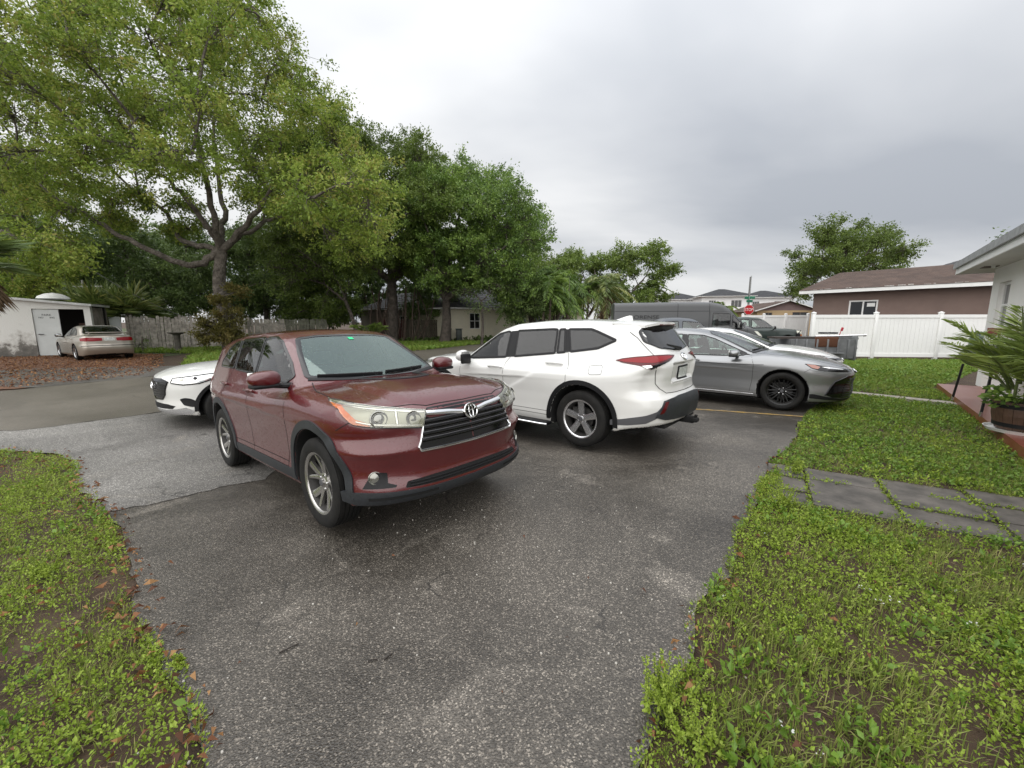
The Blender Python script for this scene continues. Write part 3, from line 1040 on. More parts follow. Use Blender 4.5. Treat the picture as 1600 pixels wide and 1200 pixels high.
mat('well', (0.008, 0.008, 0.008), 0.95)
mat('rubber', (0.012, 0.012, 0.012), 0.6)
mat('lamp_red', (0.24, 0.004, 0.008), 0.25, 0, 0.35, 0.3)
mat('lamp_red_dark', (0.08, 0.002, 0.004), 0.2, 0, 0.4, 0.3)
mat('lamp_amber', (0.75, 0.18, 0.015), 0.15, 0, 1.0)
mat('lamp_clear', (0.66, 0.66, 0.56), 0.2, 0.0, 1.0, noise=(5, .12))
mat('lamp_silver', (0.8, 0.8, 0.78), 0.12, 0.9)
mat('plate', (0.75, 0.77, 0.74), 0.4, noise=(45, 0.5, (0.30, 0.33, 0.30)))
mat('seat_grey', (0.22, 0.22, 0.21), 0.8, bump=(80, .2, .003))
mat('cabin_dark', (0.03, 0.03, 0.032), 0.7)
mat('cabin_light', (0.42, 0.41, 0.38), 0.85)
glass('glass_clear', (0.58, 0.70, 0.65), f0=0.03)
glass('glass_windshield', (0.50, 0.63, 0.58), (.80, .97, .92), f0=0.10, drops=0.6)
glass('glass_tint', (0.045, 0.048, 0.05), f0=0.01, drops=0.5)
glass('glass_mid', (0.16, 0.20, 0.19), f0=0.02, drops=0.5)
glass('glass_lamp', (0.92, 0.92, 0.86), f0=0.03, drops=0.2)
def cabin(car, xs, w=0.62, seat_z=0.55, dash=None, wheel_y=0.36, light=True):
    """front and rear seats, dashboard, steering wheel, seen through the panes"""
    def seat(x, y, wd):
        m = MB()
        m.box((x - .02, y, seat_z - .05), (.52, wd, .16), bev=.05)
        m.box((x - .30, y, seat_z + .28), (.15, wd, .62), ry=-.22, bev=.05)
        m.box((x - .40, y, seat_z + .70), (.10, min(wd, .26), .18), ry=-.2, bev=.04)
        m.build('seat', MATS['seat_grey' if light else 'cabin_dark'], car.root)
    for i, x in enumerate(xs):
        if i == 0:
            seat(x, .36, .5); seat(x, -.36, .5)
        else:
            seat(x, .33, .56); seat(x, -.33, .56)
    if dash:
        m = MB()
        m.box((dash[0], 0, dash[1]), (.50, 2 * w + .1, .12), bev=.05)
        m.box((dash[0] - .12, 0, dash[1] - .17), (.25, 2 * w + .1, .28), bev=.05)
        m.build('dashboard', MATS['cabin_dark'], car.root)
        m = MB()
        th = np.linspace(0, 2 * PI, 25)
        c = np.array([dash[0] - .42, wheel_y, dash[1] - .02])
        P_ = np.c_[c[0] - .08 * np.sin(th), c[1] + .18 * np.cos(th), c[2] + .165 * np.sin(th)]
        m.tube(P_, .016, 8, caps=False)
        m.tube([c + [0, -.16, 0], c + [.03, 0, -.01], c + [0, .16, 0]], .02, 6)
        m.tube([c + [.03, 0, -.01], c + [.28, 0, -.10]], .04, 8)
        m.build('steering_wheel', MATS['black_plastic'], car.root)
def mirror_part(car, c, side, mat_, size=(.14, .24, .15), arm=True, lower=True):
    """door mirror: shell with a dark lower half and an arm"""
    m = MB()
    n, k = 16, 9
    V = []
    for i in range(k):
        ph = -PI / 2 + PI * i / (k - 1)
        for j in range(n):
            th = 2 * PI * j / n
            x = math.cos(th) * math.cos(ph); z = math.sin(th) * math.cos(ph); y = math.sin(ph)
            sx = size[0] * (0.62 if x < 0 else 1.0)
            V.append((c[0] + sx * .62 * math.copysign(abs(x) ** .75, x), c[1] + size[1] * .5 * math.copysign(abs(y) ** .8, y), c[2] + size[2] * .5 * math.copysign(abs(z) ** .8, z) * (1 - .15 * y * side)))
    F = [(i * n + j, (i + 1) * n + j, (i + 1) * n + (j + 1) % n, i * n + (j + 1) % n) for i in range(k - 1) for j in range(n)]
    m.add(V, F, True)
    o = m.build('mirror', mat_, car.root, sharp=80)
    l = MB()
    if lower:
        l.box((c[0] + .005, c[1], c[2] - size[2] * .40), (size[0] * .98, size[1] * .84, size[2] * .26), bev=.02)
    if arm:
        l.tube([(c[0], c[1] - side * size[1] * .3, c[2] - size[2] * .42), (c[0] + .03, c[1] - side * size[1] * .62, c[2] - size[2] * .5), (c[0] + .05, c[1] - side * size[1] * .95, c[2] - size[2] * .48)], .026, 8)
    l.build('mirror_arm', MATS['black_plastic'], o)
    g = MB()
    g.box((c[0] - size[0] * .42, c[1], c[2] + .005), (.01, size[1] * .78, size[2] * .72), bev=.004)
    g.build('mirror_glass', MATS['lamp_silver'], o)
    return o
def sym(half):
    """closed outline from its y>=0 half (listed top centre outwards to bottom centre)"""
    h = [tuple(p) for p in half]
    m = [(-p[0], *p[1:]) for p in h[::-1] if abs(p[0]) > 1e-6]
    return h + m
def window(car, name, poly, mode, gl, side=1, hole=True, trim=0.03, trim_mat='black_gloss', r=0.02, off=0.004, parent=None, res=0.06):
    P = roundpoly(poly, r)
    if hole: car.hole(P, mode, side, 0.016)
    o = car.panel(name, P, mode, MATS[gl], side, off, 0.004, res, parent)
    if trim > 0:
        car.strip('window_trim', P, mode, MATS[trim_mat], trim, off + 0.001, side, o, True, 0.003)
    return o
def lathe_on(car, uv, mode, prof, mat_, name, parent, side=1, n=24, aim=None, blend=0.5, off=0.0):
    """turned part standing on the body; profile heights run along the outward normal"""
    p, g = car.project(np.array([uv]), mode, side)
    d = Vector(g[0])
    if aim is not None: d = (Vector(g[0]) * (1 - blend) + Vector(aim) * blend).normalized()
    m = MB().lathe(prof, n)
    o = m.build(name, mat_, parent)
    o.location = Vector(p[0]) + d * off
    o.rotation_euler = d.to_track_quat('Z', 'Y').to_euler()
    return o
def arch_ring(car, xa, ri, ro, side, a0=-0.35, a1=PI + 0.35, off=0.012, mat_='cladding', zc=None, sq=0.0):
    zc = zc or car.P['R']
    th = np.linspace(a0, a1, 40)
    o_ = np.c_[xa + ro * np.cos(th), zc + ro * np.sin(th)]
    i_ = np.c_[xa + ri * np.cos(th[::-1]), zc + ri * np.sin(th[::-1])]
    return car.panel('wheel_arch', np.concatenate([o_, i_]), 'side', MATS[mat_], side, off, 0.045, 0.08)
def handle_part(car, x0, x1, z, side, mat_, parent, yo=0.035):
    p, g = car.project(np.array([[x0, z], [(x0 + x1) / 2, z + .004], [x1, z]]), 'side', side)
    q = p + g * yo
    m = MB()
    m.tube([p[0], q[0] * .75 + p[0] * .25, q[0] + (q[1] - q[0]) * .18, q[1], q[2] + (q[1] - q[2]) * .18, q[2] * .75 + p[2] * .25, p[2]], [.012, .014, .016, .017, .016, .014, .012], 8)
    return m.build('handle', mat_, parent)
def seams(car, lines, side=1, w=0.008, mode='side'):
    m = MB()
    for l in lines:
        car.strip('panel_gap', l, mode, None, w, 0.0012, side, mb=m)
    return tag(m.build('panel_gap', MATS['gap'], car.root), kind='stuff')
def fender_liner(car, xa, side, R, Ra, y0=0.58, y1=0.90):
    m = MB()
    th = np.linspace(-0.3, PI + 0.3, 28)
    A = np.c_[xa + Ra * np.cos(th), np.full(28, side * y0), R + Ra * np.sin(th)]
    B_ = A.copy(); B_[:, 1] = side * y1
    V = np.concatenate([A, B_])
    m.add(V, [(i, i + 1, 29 + i, 28 + i) for i in range(27)], True)
    return m.build('wheel_liner', MATS['well'], car.root)
def underbody(car, x0, x1, z, w):
    m = MB().box(((x0 + x1) / 2, 0, z + .06), (x1 - x0, 2 * w, .12), bev=.03)
    for k in (-1, 1):
        m.tube([(x0 + .3, k * .35, z - .02), (x1 - .5, k * .35, z - .02)], .04, 8)
    m.tube([(0, -.7, car.P['R'] - .03), (0, .7, car.P['R'] - .03)], .04, 8)
    m.tube([(-car.P['wb'], -.7, car.P['R'] - .03), (-car.P['wb'], .7, car.P['R'] - .03)], .05, 8)
    return m.build('underbody', MATS['well'], car.root)
def wells(car, k):
    """inner faces of the wheel wells become dark liners"""
    P = car.P
    m = np.zeros(len(car.Q), bool)
    for xa in (0, -P['wb']):
        r = np.hypot(car.FC[:, 0] - xa, car.FC[:, 2] - P['R'])
        m |= (r < P['Ra'] + 0.012) & (np.abs(car.FC[:, 1]) > P.get('well_y', .58) - .03) & (car.FC[:, 2] < P['R'] + P['Ra'] + .02) & ((np.abs(car.FN[:, 1]) < .75) | (np.abs(car.FC[:, 1]) < P.get('well_y', .58) + .05))
    m |= (car.FN[:, 2] < -0.75) & (car.FC[:, 2] < 0.42)
    return car.claim('wheel_liner', m, 'mask', mat_=MATS['well'])
def rotmesh(o, loc, eul):
    o.location = loc; o.rotation_euler = eul
    return o
def emblem3(car, y, z, w, h, mode='front', name='emblem', parent=None, off=0.02, tilt=0.0):
    """chrome badge of three interlaced ovals"""
    p, g = car.project(np.array([[y, z]]), mode)
    d = Vector(g[0])
    m = MB()
    th = np.linspace(0, 2 * PI, 33)
    def oval(cx, cz, a, b, r):
        m.tube(np.c_[a * np.cos(th) + cx, b * np.sin(th) + cz, np.zeros(33)], r, 6, caps=False)
    oval(0, 0, w / 2, h / 2, .0075 * w / .13)
    oval(0, -h * .02, w * .155, h * .44, .0058 * w / .13)
    oval(0, h * .22, w * .40, h * .20, .0058 * w / .13)
    o = m.build(name, MATS['chrome'], parent or car.root)
    o.location = Vector(p[0]) + d * off
    o.rotation_euler = d.to_track_quat('Z', 'Y').to_euler()
    k = MB().lathe([(w * .5, -.02), (w * .5, -.004), (0, -.002)], 28)
    ko = k.build('emblem_base', MATS['black_gloss'], o)
    ko.scale = (1, h / w, 1)
    return o
mat('letter_black', (.006, .006, .006), .5)
def lettering(text, size, loc, rot, m, parent, name='lettering', depth=0.003, sx=1.0):
    cu = bpy.data.curves.new(name, 'FONT')
    cu.body = text; cu.size = size; cu.extrude = depth; cu.align_x = 'CENTER'; cu.align_y = 'CENTER'
    o = bpy.data.objects.new(name, cu); COL.objects.link(o)
    bpy.context.view_layer.update()
    me = bpy.data.meshes.new_from_object(o.evaluated_get(bpy.context.evaluated_depsgraph_get()))
    bpy.data.objects.remove(o); bpy.data.curves.remove(cu)
    q = link_mesh(name, me, m, parent)
    q.location = loc; q.rotation_euler = rot; q.scale = (sx, 1, 1)
    return q
# ================================================================== burgundy SUV, three-quarter front
PB = dict(wb=2.79, R=0.375, Ra=0.455, x0=-3.93, x1=0.93, ymax=0.98, zmax=1.72,
    deck=[(0.91, 0.93), (0.76, 1.035), (0.45, 1.10), (0.0, 1.145), (-0.45, 1.165), (-1.0, 1.13), (-2.2, 1.14), (-3.2, 1.15), (-3.95, 1.15)], deck_s=0.07,
    roof=[(0.30, 0.88), (-0.36, 1.175), (-1.20, 1.615), (-1.45, 1.675), (-1.9, 1.70), (-2.5, 1.695), (-3.1, 1.66), (-3.55, 1.60), (-3.9, 1.54)], roof_s=0.05,
    front=[(0.0, 0.70), (0.22, 0.76), (0.30, 0.86), (0.36, 0.895), (0.42, 0.895), (0.50, 0.86), (0.60, 0.885), (0.68, 0.905), (0.74, 0.89), (0.85, 0.87), (0.95, 0.845), (1.02, 0.79), (1.10, 0.66)], front_s=0.022,
    bowf=[(0.0, 0.0), (0.3, 0.015), (0.5, 0.05), (0.7, 0.135), (0.8, 0.215), (0.88, 0.32), (0.94, 0.47), (1.0, 0.75)],
    rear=[(0.0, -3.70), (0.30, -3.84), (0.55, -3.915), (0.72, -3.90), (0.78, -3.87), (1.1, -3.84), (1.2, -3.80), (1.5, -3.66), (1.6, -3.60)],
    bowr=[(0.0, 0.0), (0.4, 0.03), (0.7, 0.13), (0.85, 0.28), (0.93, 0.5), (1.0, 0.9)],
    side=[(0.15, 0.84), (0.28, 0.895), (0.36, 0.915), (0.50, 0.908), (0.66, 0.918), (0.86, 0.938), (0.95, 0.935), (1.06, 0.905), (1.2, 0.86)], side_s=0.03,
    plan=[(1.0, -0.06), (0.4, 0.0), (-1.0, 0.004), (-2.8, 0.0), (-3.4, -0.03), (-3.9, -0.08)],
    flare=[(0.0, 0.028, 0.52, 0.62, 0.26), (-2.79, 0.03, 0.55, 0.62, 0.26)],
    belt=[(0.0, 1.10), (-0.6, 1.115), (-3.2, 1.19), (-3.9, 1.2)], gw=[(0.0, 0.80), (-0.6, 0.83), (-1.2, 0.85), (-2.6, 0.85), (-3.3, 0.82), (-3.9, 0.76)],
    tumble=0.40, crown=0.055, rcrown=0.035, zb=[(0.95, 0.295), (0.52, 0.29), (0.38, 0.23), (-3.4, 0.24), (-3.9, 0.32)],
    wcurve=[(0.3, 0.18), (-0.5, 0.18), (-1.6, 0.10), (-2.5, 0.0), (-3.6, -0.10)], k_st=0.13, k_f=0.05, k_r=0.09, k_g=0.10, k_j=0.03,
    xcf=-0.1, grear=True)
# bonnet: a raised centre between two creases
PB['dmod'] = [lambda x, a: -0.022 * np.clip((0.56 - a) / 0.10, 0, 1) * np.clip((x + 0.5) / 0.5, 0, 1) * np.clip((1.0 - x) / 0.3, 0, 1)]
PB['fmod'] = [lambda a, z: np.clip((a - 0.46) / 0.2, 0, 1) * (0.026 * np.exp(-((z - 0.80) / 0.045) ** 2) - 0.016 * np.exp(-((z - 0.70) / 0.03) ** 2) + 0.014 * np.exp(-((z - 0.56) / 0.07) ** 2))]
POSE_B = (-0.961, 3.851, math.radians(-41.8), -0.132, 0.054)
paint('paint_burgundy', (0.082, 0.0018, 0.004), 0.05, 0.35, 0.45, 0.10, (0.13, 0.07, 0.06), 55.0)
B = Car('parked_suv', PB, POSE_B, 'dark red SUV with chrome-barred grille and fogged headlights nearest the camera', 'vehicles parked on the driveway', 0.022, MATS['paint_burgundy'])
def build_B():
    c = B; S = c.root
    pb = MATS['paint_burgundy']
    # ---- panes
    ws = sym([(0, 1.600), (0.30, 1.598), (0.515, 1.575), (0.60, 1.43), (0.695, 1.205), (0.55, 1.185), (0.35, 1.176), (0, 1.172)])
    window(c, 'windshield', ws, 'front', 'glass_windshield', trim=0.05, r=0.03)
    wf = [(-1.63, 1.600), (-1.43, 1.600), (-1.25, 1.548), (-0.88, 1.338), (-0.70, 1.215), (-0.76, 1.165), (-1.55, 1.212), (-1.60, 1.23)]
    wr = [(-2.43, 1.595), (-1.74, 1.605), (-1.69, 1.59), (-1.66, 1.24), (-1.70, 1.225), (-2.36, 1.258), (-2.39, 1.28)]
    wq = [(-2.50, 1.585), (-2.45, 1.29), (-2.48, 1.268), (-3.07, 1.282), (-3.10, 1.345), (-2.93, 1.507), (-2.70, 1.57)]
    for sd in (-1, 1):
        window(c, 'side_window', wf, 'side', 'glass_mid', sd)
        window(c, 'side_window', wr, 'side', 'glass_tint', sd)
        window(c, 'side_window', wq, 'side', 'glass_tint', sd)
        c.panel('window_pillar', [(-1.75, 1.60), (-1.62, 1.60), (-1.59, 1.225), (-1.68, 1.225)], 'side', MATS['black_gloss'], sd, .003, .004)
        c.panel('window_pillar', [(-2.52, 1.585), (-2.42, 1.59), (-2.35, 1.262), (-2.46, 1.265)], 'side', MATS['black_gloss'], sd, .003, .004)
    rw = sym([(0, 1.52), (0.50, 1.50), (0.60, 1.26), (0.62, 1.20), (0, 1.18)])
    window(c, 'rear_window', rw, 'rear', 'glass_mid', r=0.03)
    wells(c, 0)
    # ---- panels of the shell
    hood = [(-0.50, -0.69), (-0.2, -0.785), (0.142, -0.815), (0.48, -0.762), (0.643, -0.648), (0.77, -0.36), (0.79, 0)]
    hood = hood + [(x, -y) for x, y in hood[::-1][1:]] + [(-0.40, 0.4), (-0.38, 0), (-0.40, -0.4)]
    c.claim('bonnet', hood, 'top')
    fd = [(-0.66, 1.16), (-0.58, 1.0), (-0.545, 0.8), (-0.57, 0.55), (-0.64, 0.40), (-1.62, 0.40), (-1.63, 0.8), (-1.645, 1.22)]
    rd = [(-1.645, 1.22), (-1.63, 0.8), (-1.62, 0.40), (-2.28, 0.40), (-2.31, 0.55), (-2.40, 0.74), (-2.52, 0.87), (-2.60, 0.97), (-2.56, 1.1), (-2.46, 1.26)]
    kd = {}
    for sd in (-1, 1):
        kd[(sd, 0)] = c.claim('door', fd, 'side', sd); kd[(sd, 1)] = c.claim('door', rd, 'side', sd)
    tg = [(-.66, 1.24), (-.72, .95), (-.68, .72), (.68, .72), (.72, .95), (.66, 1.24)]
    c.claim('tailgate', tg, 'rear')
    res = c.flush()
    for sd in (-1, 1):
        seams(c, [fd + fd[:1], rd + rd[:1], [(-0.60, 0.455), (-2.28, 0.455)], [(0.535, 0.935), (0.46, 0.895), (0.40, 0.865)]], sd, 0.007)
        handle_part(c, -1.73, -1.47, 1.04, sd, pb, res[kd[(sd, 0)]])
        handle_part(c, -2.68, -2.43, 1.075, sd, pb, res[kd[(sd, 1)]])
        arch_ring(c, 0.0, .462, .53, sd, -0.12, PI + 0.12)
        arch_ring(c, -2.79, .462, .53, sd, -0.12, PI + 0.12)
        c.panel('sill', [(-0.50, 0.40), (-0.46, 0.30), (-2.33, 0.30), (-2.30, 0.40)], 'side', MATS['cladding'], sd, .006, .02)
        # door mirror
        mirror_part(c, (-0.74, sd * 1.015, 1.215), sd, pb, (.17, .27, .155))
    seams(c, [[(x, y) for x, y in hood[:13]]], 1, 0.009, 'top')
    # ---- cowl, wipers
    c.strip('cowl', [(-0.70, 1.188), (-0.35, 1.163), (0, 1.158), (0.35, 1.163), (0.70, 1.188)], 'front', MATS['black_plastic'], 0.05, 0.004, h=0.008)
    for l in ([(-0.30, 1.178), (-0.62, 1.203), (-0.05, 1.183)], [(0.30, 1.178), (0.0, 1.193), (0.52, 1.205)]):
        c.strip('wiper', l[1:], 'front', MATS['black_plastic'], 0.018, 0.016, h=0.014)
    # ---- headlights
    H = [(0.134, .817, 1.071), (0.30, .80, 1.062), (0.482, .764, 1.043), (0.643, .648, 1.015), (0.72, .53, .995), (0.792, .388, .970), (0.829, .444, .850), (0.744, .657, .878), (0.661, .772, .892), (0.555, .853, .915), (0.525, .865, .937), (0.392, .871, 1.015), (0.227, .856, 1.050)]
    A = [(0.20, .85, 1.054), (0.30, .844, 1.052), (0.40, .845, 1.034), (0.505, .850, .990), (0.565, .838, .952), (0.62, .80, .932), (0.659, .770, .913), (0.654, .778, .898), (0.563, .847, .916), (0.525, .865, .937), (0.397, .874, 1.012)]
    for sd in (-1, 1):
        hp = np.array(H) * [1, sd, 1]; ap = np.array(A) * [1, sd, 1]
        uvh = roundpoly(c.uv(hp, 'cylf'), .015)
        o = c.panel('headlight', uvh, 'cylf', mat('lamp_haze', (.46, .46, .385), .25, .25, .5), 1, .008, .02, .03)
        c.panel('turn_signal', c.uv(ap, 'cylf'), 'cylf', MATS['lamp_amber'], 1, .0115, .006, .03, o)
        u1 = c.uv(np.array([(0.66, sd * .70, .945)]), 'cylf')[0]
        lathe_on(c, u1, 'cylf', [(.066, -.004), (.064, .006), (.056, .010), (.050, -.004), (.044, -.008), (.040, .004), (.03, .012), (.015, .016), (0, .017)], mat('lamp_grey', (.30, .30, .27), .12, .75), 'projector_lamp', o, aim=(1, 0, 0), blend=.3, off=.008)
        u2 = c.uv(np.array([(0.775, sd * .49, .925)]), 'cylf')[0]
        lathe_on(c, u2, 'cylf', [(.058, -.008), (.056, .006), (.045, -.002), (.03, -.004), (.016, .004), (0, .008)], MATS['lamp_grey'], 'reflector_lamp', o, aim=(1, 0, 0), blend=.3, off=.008)
        ts = c.uv(np.array([(0.20, .815, 1.058), (0.482, .770, 1.030), (0.643, .655, 1.002), (0.72, .54, .982), (0.785, .40, .958)]) * [1, sd, 1], 'cylf')
        c.strip('light_strip', ts, 'cylf', MATS['lamp_silver'], .020, .012, 1, o, h=.004)
        bs = c.uv(np.array([(0.575, .835, .935), (0.665, .765, .910), (0.745, .655, .896), (0.822, .455, .868)]) * [1, sd, 1], 'cylf')
        c.strip('lamp_bezel', bs, 'cylf', MATS['lamp_silver'], .014, .012, 1, o, h=.004)
        vs = c.uv(np.array([(0.715, .60, .99), (0.735, .60, .90)]) * [1, sd, 1], 'cylf')
        c.strip('lamp_divider', vs, 'cylf', MATS['lamp_silver'], .022, .012, 1, o, h=.006)
        c.strip('lamp_frame', uvh, 'cylf', MATS['cladding'], .008, .009, 1, o, True, .003)
        c.panel('lamp_lens', inset(uvh, .004), 'cylf', MATS['glass_lamp'], 1, .024, .003, .05, o)
        # fog lamp
        F_ = np.array([(0.600, .850, .437), (0.628, .815, .505), (0.648, .800, .545), (0.694, .749, .550), (0.722, .713, .545), (0.727, .712, .470), (0.765, .660, .448), (0.763, .67, .434)]) * [1, sd, 1]
        fo = c.panel('fog_light_bezel', c.uv(F_, 'cylf'), 'cylf', MATS['black_plastic'], 1, .003, .008, .04)
        uf = c.uv(np.array([(0.663, sd * .777, .511)]), 'cylf')[0]
        lathe_on(c, uf, 'cylf', [(.050, -.01), (.050, .010), (.046, .014), (.041, .004), (.036, .006), (.02, .012), (0, .014)], MATS['lamp_grey'], 'fog_light', fo, aim=(1, 0, 0), blend=.35)
    # ---- grille
    gp = roundpoly(sym([(0, .990), (.37, .988), (.395, .955), (.442, .86), (.477, .755), (.505, .712), (.492, .686), (0, .680)]), .01)
    g = c.panel('grille', gp, 'front', MATS['black_gloss'], 1, .001, .004, .05)
    for z, y in ((.888, .425), (.846, .445), (.802, .458), (.757, .474)):
        c.strip('slat', [(-y, z), (y, z)], 'front', MATS['black_gloss'], .030, .004, 1, g, h=.018)
        c.strip('slat_edge', [(-y, z + .014), (y, z + .014)], 'front', MATS['grey_plastic'], .006, .020, 1, g, h=.003)
    c.strip('chrome_bar', [(-.40, .950), (-.20, .932), (-.09, .914), (0, .908), (.09, .914), (.20, .932), (.40, .950)], 'front', MATS['chrome'], .040, .010, 1, g, h=.018)
    c.strip('chrome_frame', [(-.442, .862), (-.477, .757), (-.505, .712), (-.490, .684), (0, .678), (.490, .684), (.505, .712), (.477, .757), (.442, .862)], 'front', MATS['chrome'], .020, .004, 1, g, h=.014)
    emblem3(c, 0, .908, .135, .115, parent=g, off=.032)
    # ---- lower grille, black skirt
    lg = c.panel('lower_grille', roundpoly(sym([(0, .480), (.37, .474), (.585, .462), (.61, .418), (.37, .412), (0, .410)]), .015), 'front', MATS['gap'], 1, .002, .006, .06)
    for z in (.430, .450):
        c.strip('slat', [(-.57, z), (0, z + .005), (.57, z)], 'front', MATS['black_plastic'], .009, .004, 1, lg, h=.008)
    T = [(0.40, .91, .40), (0.60, .85, .412), (0.785, .637, .402), (0.863, .391, .393), (0.893, 0, .391)]
    Bm = [(0.40, .90, .325), (0.55, .86, .312), (0.70, .74, .310), (0.83, .37, .306), (0.86, 0, .303)]
    pts = np.array(T + [(x, -y, z) for x, y, z in T[::-1][1:]] + [(x, -y, z) for x, y, z in Bm] + Bm[::-1][1:])
    sk = c.panel('front_skirt', c.uv(pts, 'cylf'), 'cylf', MATS['cladding'], 1, .012, .03, .05)
    for sd in (-1, 1):
        l = np.array([(0.62, .80, .362), (0.74, .68, .362), (0.82, .52, .362), (0.85, .36, .362)]) * [1, sd, 1]
        c.strip('skirt_slot', c.uv(l, 'cylf'), 'cylf', MATS['gap'], .022, .0135, 1, sk)
    # ---- rear lamps, plate
    for sd in (-1, 1):
        q = np.array([(-3.45, .90, 1.13), (-3.83, .62, 1.12), (-3.85, .62, .98), (-3.60, .88, .96)]) * [1, sd, 1]
        c.panel('taillight', c.uv(q, 'cylr'), 'cylr', MATS['lamp_red'], 1, .006, .01, .05)
    c.panel('licence_plate', [(-.16, .82), (.16, .82), (.16, .98), (-.16, .98)], 'rear', MATS['plate'], 1, .012, .006)
    c.panel('inspection_sticker', [(-.02, 1.545), (.035, 1.545), (.035, 1.570), (-.02, 1.570)], 'front', mat('sticker_green', (0.02, .55, .22), .5), 1, .0085, .001)
    cabin(c, [-1.35, -2.2], .66, .62, (-.80, 1.02))
    underbody(c, -3.6, .5, .22, .70)
    for xa in (0, -2.79):
        for sd in (1, -1):
            make_wheel(c, xa, sd, .375, .235, .254, 'twin5', MATS['alloy_dark'], .935)
build_B()
# ================================================================== white SUV, three-quarter rear
PW = dict(wb=2.85, R=0.381, Ra=0.462, x0=-3.98, x1=1.0, ymax=0.98, zmax=1.72,
    deck=[(1.0, 0.93), (0.82, 1.05), (0.4, 1.12), (0.0, 1.15), (-0.45, 1.165), (-1.0, 1.12), (-2.0, 1.12), (-2.9, 1.15), (-3.4, 1.17), (-3.98, 1.18)], deck_s=0.07,
    roof=[(0.30, 0.86), (-0.40, 1.17), (-1.16, 1.60), (-1.45, 1.675), (-2.0, 1.71), (-2.6, 1.705), (-3.1, 1.68), (-3.5, 1.645), (-3.9, 1.60)], roof_s=0.045,
    front=[(0.0, 0.80), (0.25, 0.86), (0.35, 0.95), (0.6, 0.98), (0.8, 0.95), (0.95, 0.90), (1.05, 0.78)],
    bowf=[(0.0, 0.0), (0.4, 0.04), (0.7, 0.15), (0.85, 0.30), (0.93, 0.48), (1.0, 0.8)],
    rear=[(0.0, -3.72), (0.30, -3.86), (0.42, -3.93), (0.60, -3.95), (0.70, -3.93), (0.76, -3.875), (0.84, -3.86), (0.98, -3.875), (1.10, -3.89), (1.18, -3.865), (1.27, -3.80), (1.52, -3.60), (1.66, -3.50)], rear_s=0.02,
    bowr=[(0.0, 0.0), (0.4, 0.02), (0.6, 0.07), (0.75, 0.17), (0.85, 0.32), (0.92, 0.52), (1.0, 0.95)],
    side=[(0.15, 0.85), (0.28, 0.90), (0.36, 0.918), (0.50, 0.905), (0.68, 0.905), (0.90, 0.935), (0.98, 0.935), (1.06, 0.905), (1.2, 0.86)], side_s=0.03,
    plan=[(1.0, -0.06), (0.4, 0.0), (-1.0, 0.004), (-2.8, 0.0), (-3.4, -0.03), (-3.9, -0.08)],
    flare=[(0.0, 0.032, 0.58, 0.68, 0.26), (-2.85, 0.040, 0.60, 0.70, 0.26)],
    belt=[(0.0, 1.09), (-0.6, 1.10), (-3.2, 1.17), (-3.9, 1.19)], gw=[(0.0, 0.80), (-0.6, 0.83), (-1.2, 0.85), (-2.6, 0.85), (-3.1, 0.81), (-3.5, 0.76), (-3.9, 0.70)],
    tumble=0.40, crown=0.055, rcrown=0.035, zb=[(0.95, 0.26), (0.4, 0.23), (-3.3, 0.26), (-3.5, 0.33), (-3.9, 0.38)],
    wcurve=[(0.3, 0.18), (-0.5, 0.18), (-1.6, 0.10), (-2.5, 0.0), (-3.3, -0.14), (-3.8, -0.16)], k_st=0.12, k_f=0.06, k_r=0.05, k_g=0.10, k_j=0.03,
    xcr=-2.85, grear=True)
def _sw(x, z):
    zl = np.interp(x, [-3.4, -2.6, -2.38, -2.13, -1.78, -1.47, -1.2, -0.5, 0.5], [1.04, 1.04, 1.02, .985, .80, .64, .56, .53, .53])
    return 0.022 / (1 + np.exp(-(zl - z) / 0.014)) * np.clip((x + 3.3) / 0.5, 0, 1)
PW['wmod'] = [_sw]
PW['rmod'] = [lambda a, z: 0.045 * np.exp(-((a - 0.70) / 0.085) ** 2) * np.clip((z - 0.76) / 0.05, 0, 1) * np.clip((1.09 - z) / 0.08, 0, 1),
    lambda a, z: 0.050 * np.clip((0.40 - a) / 0.06, 0, 1) * np.clip((z - 0.88) / 0.06, 0, 1) * np.clip((1.14 - z) / 0.03, 0, 1)]
POSE_W = (-0.629, 7.862, math.radians(138.75), -0.150, -0.015)
paint('paint_white', (0.70, 0.70, 0.675), 0.0, 0.35, 0.35, 0.18, (0.55, 0.50, 0.42))
Wc = Car('parked_suv', PW, POSE_W, 'white SUV seen from its rear quarter, tinted windows and red taillight', 'vehicles parked on the driveway', 0.022, MATS['paint_white'])
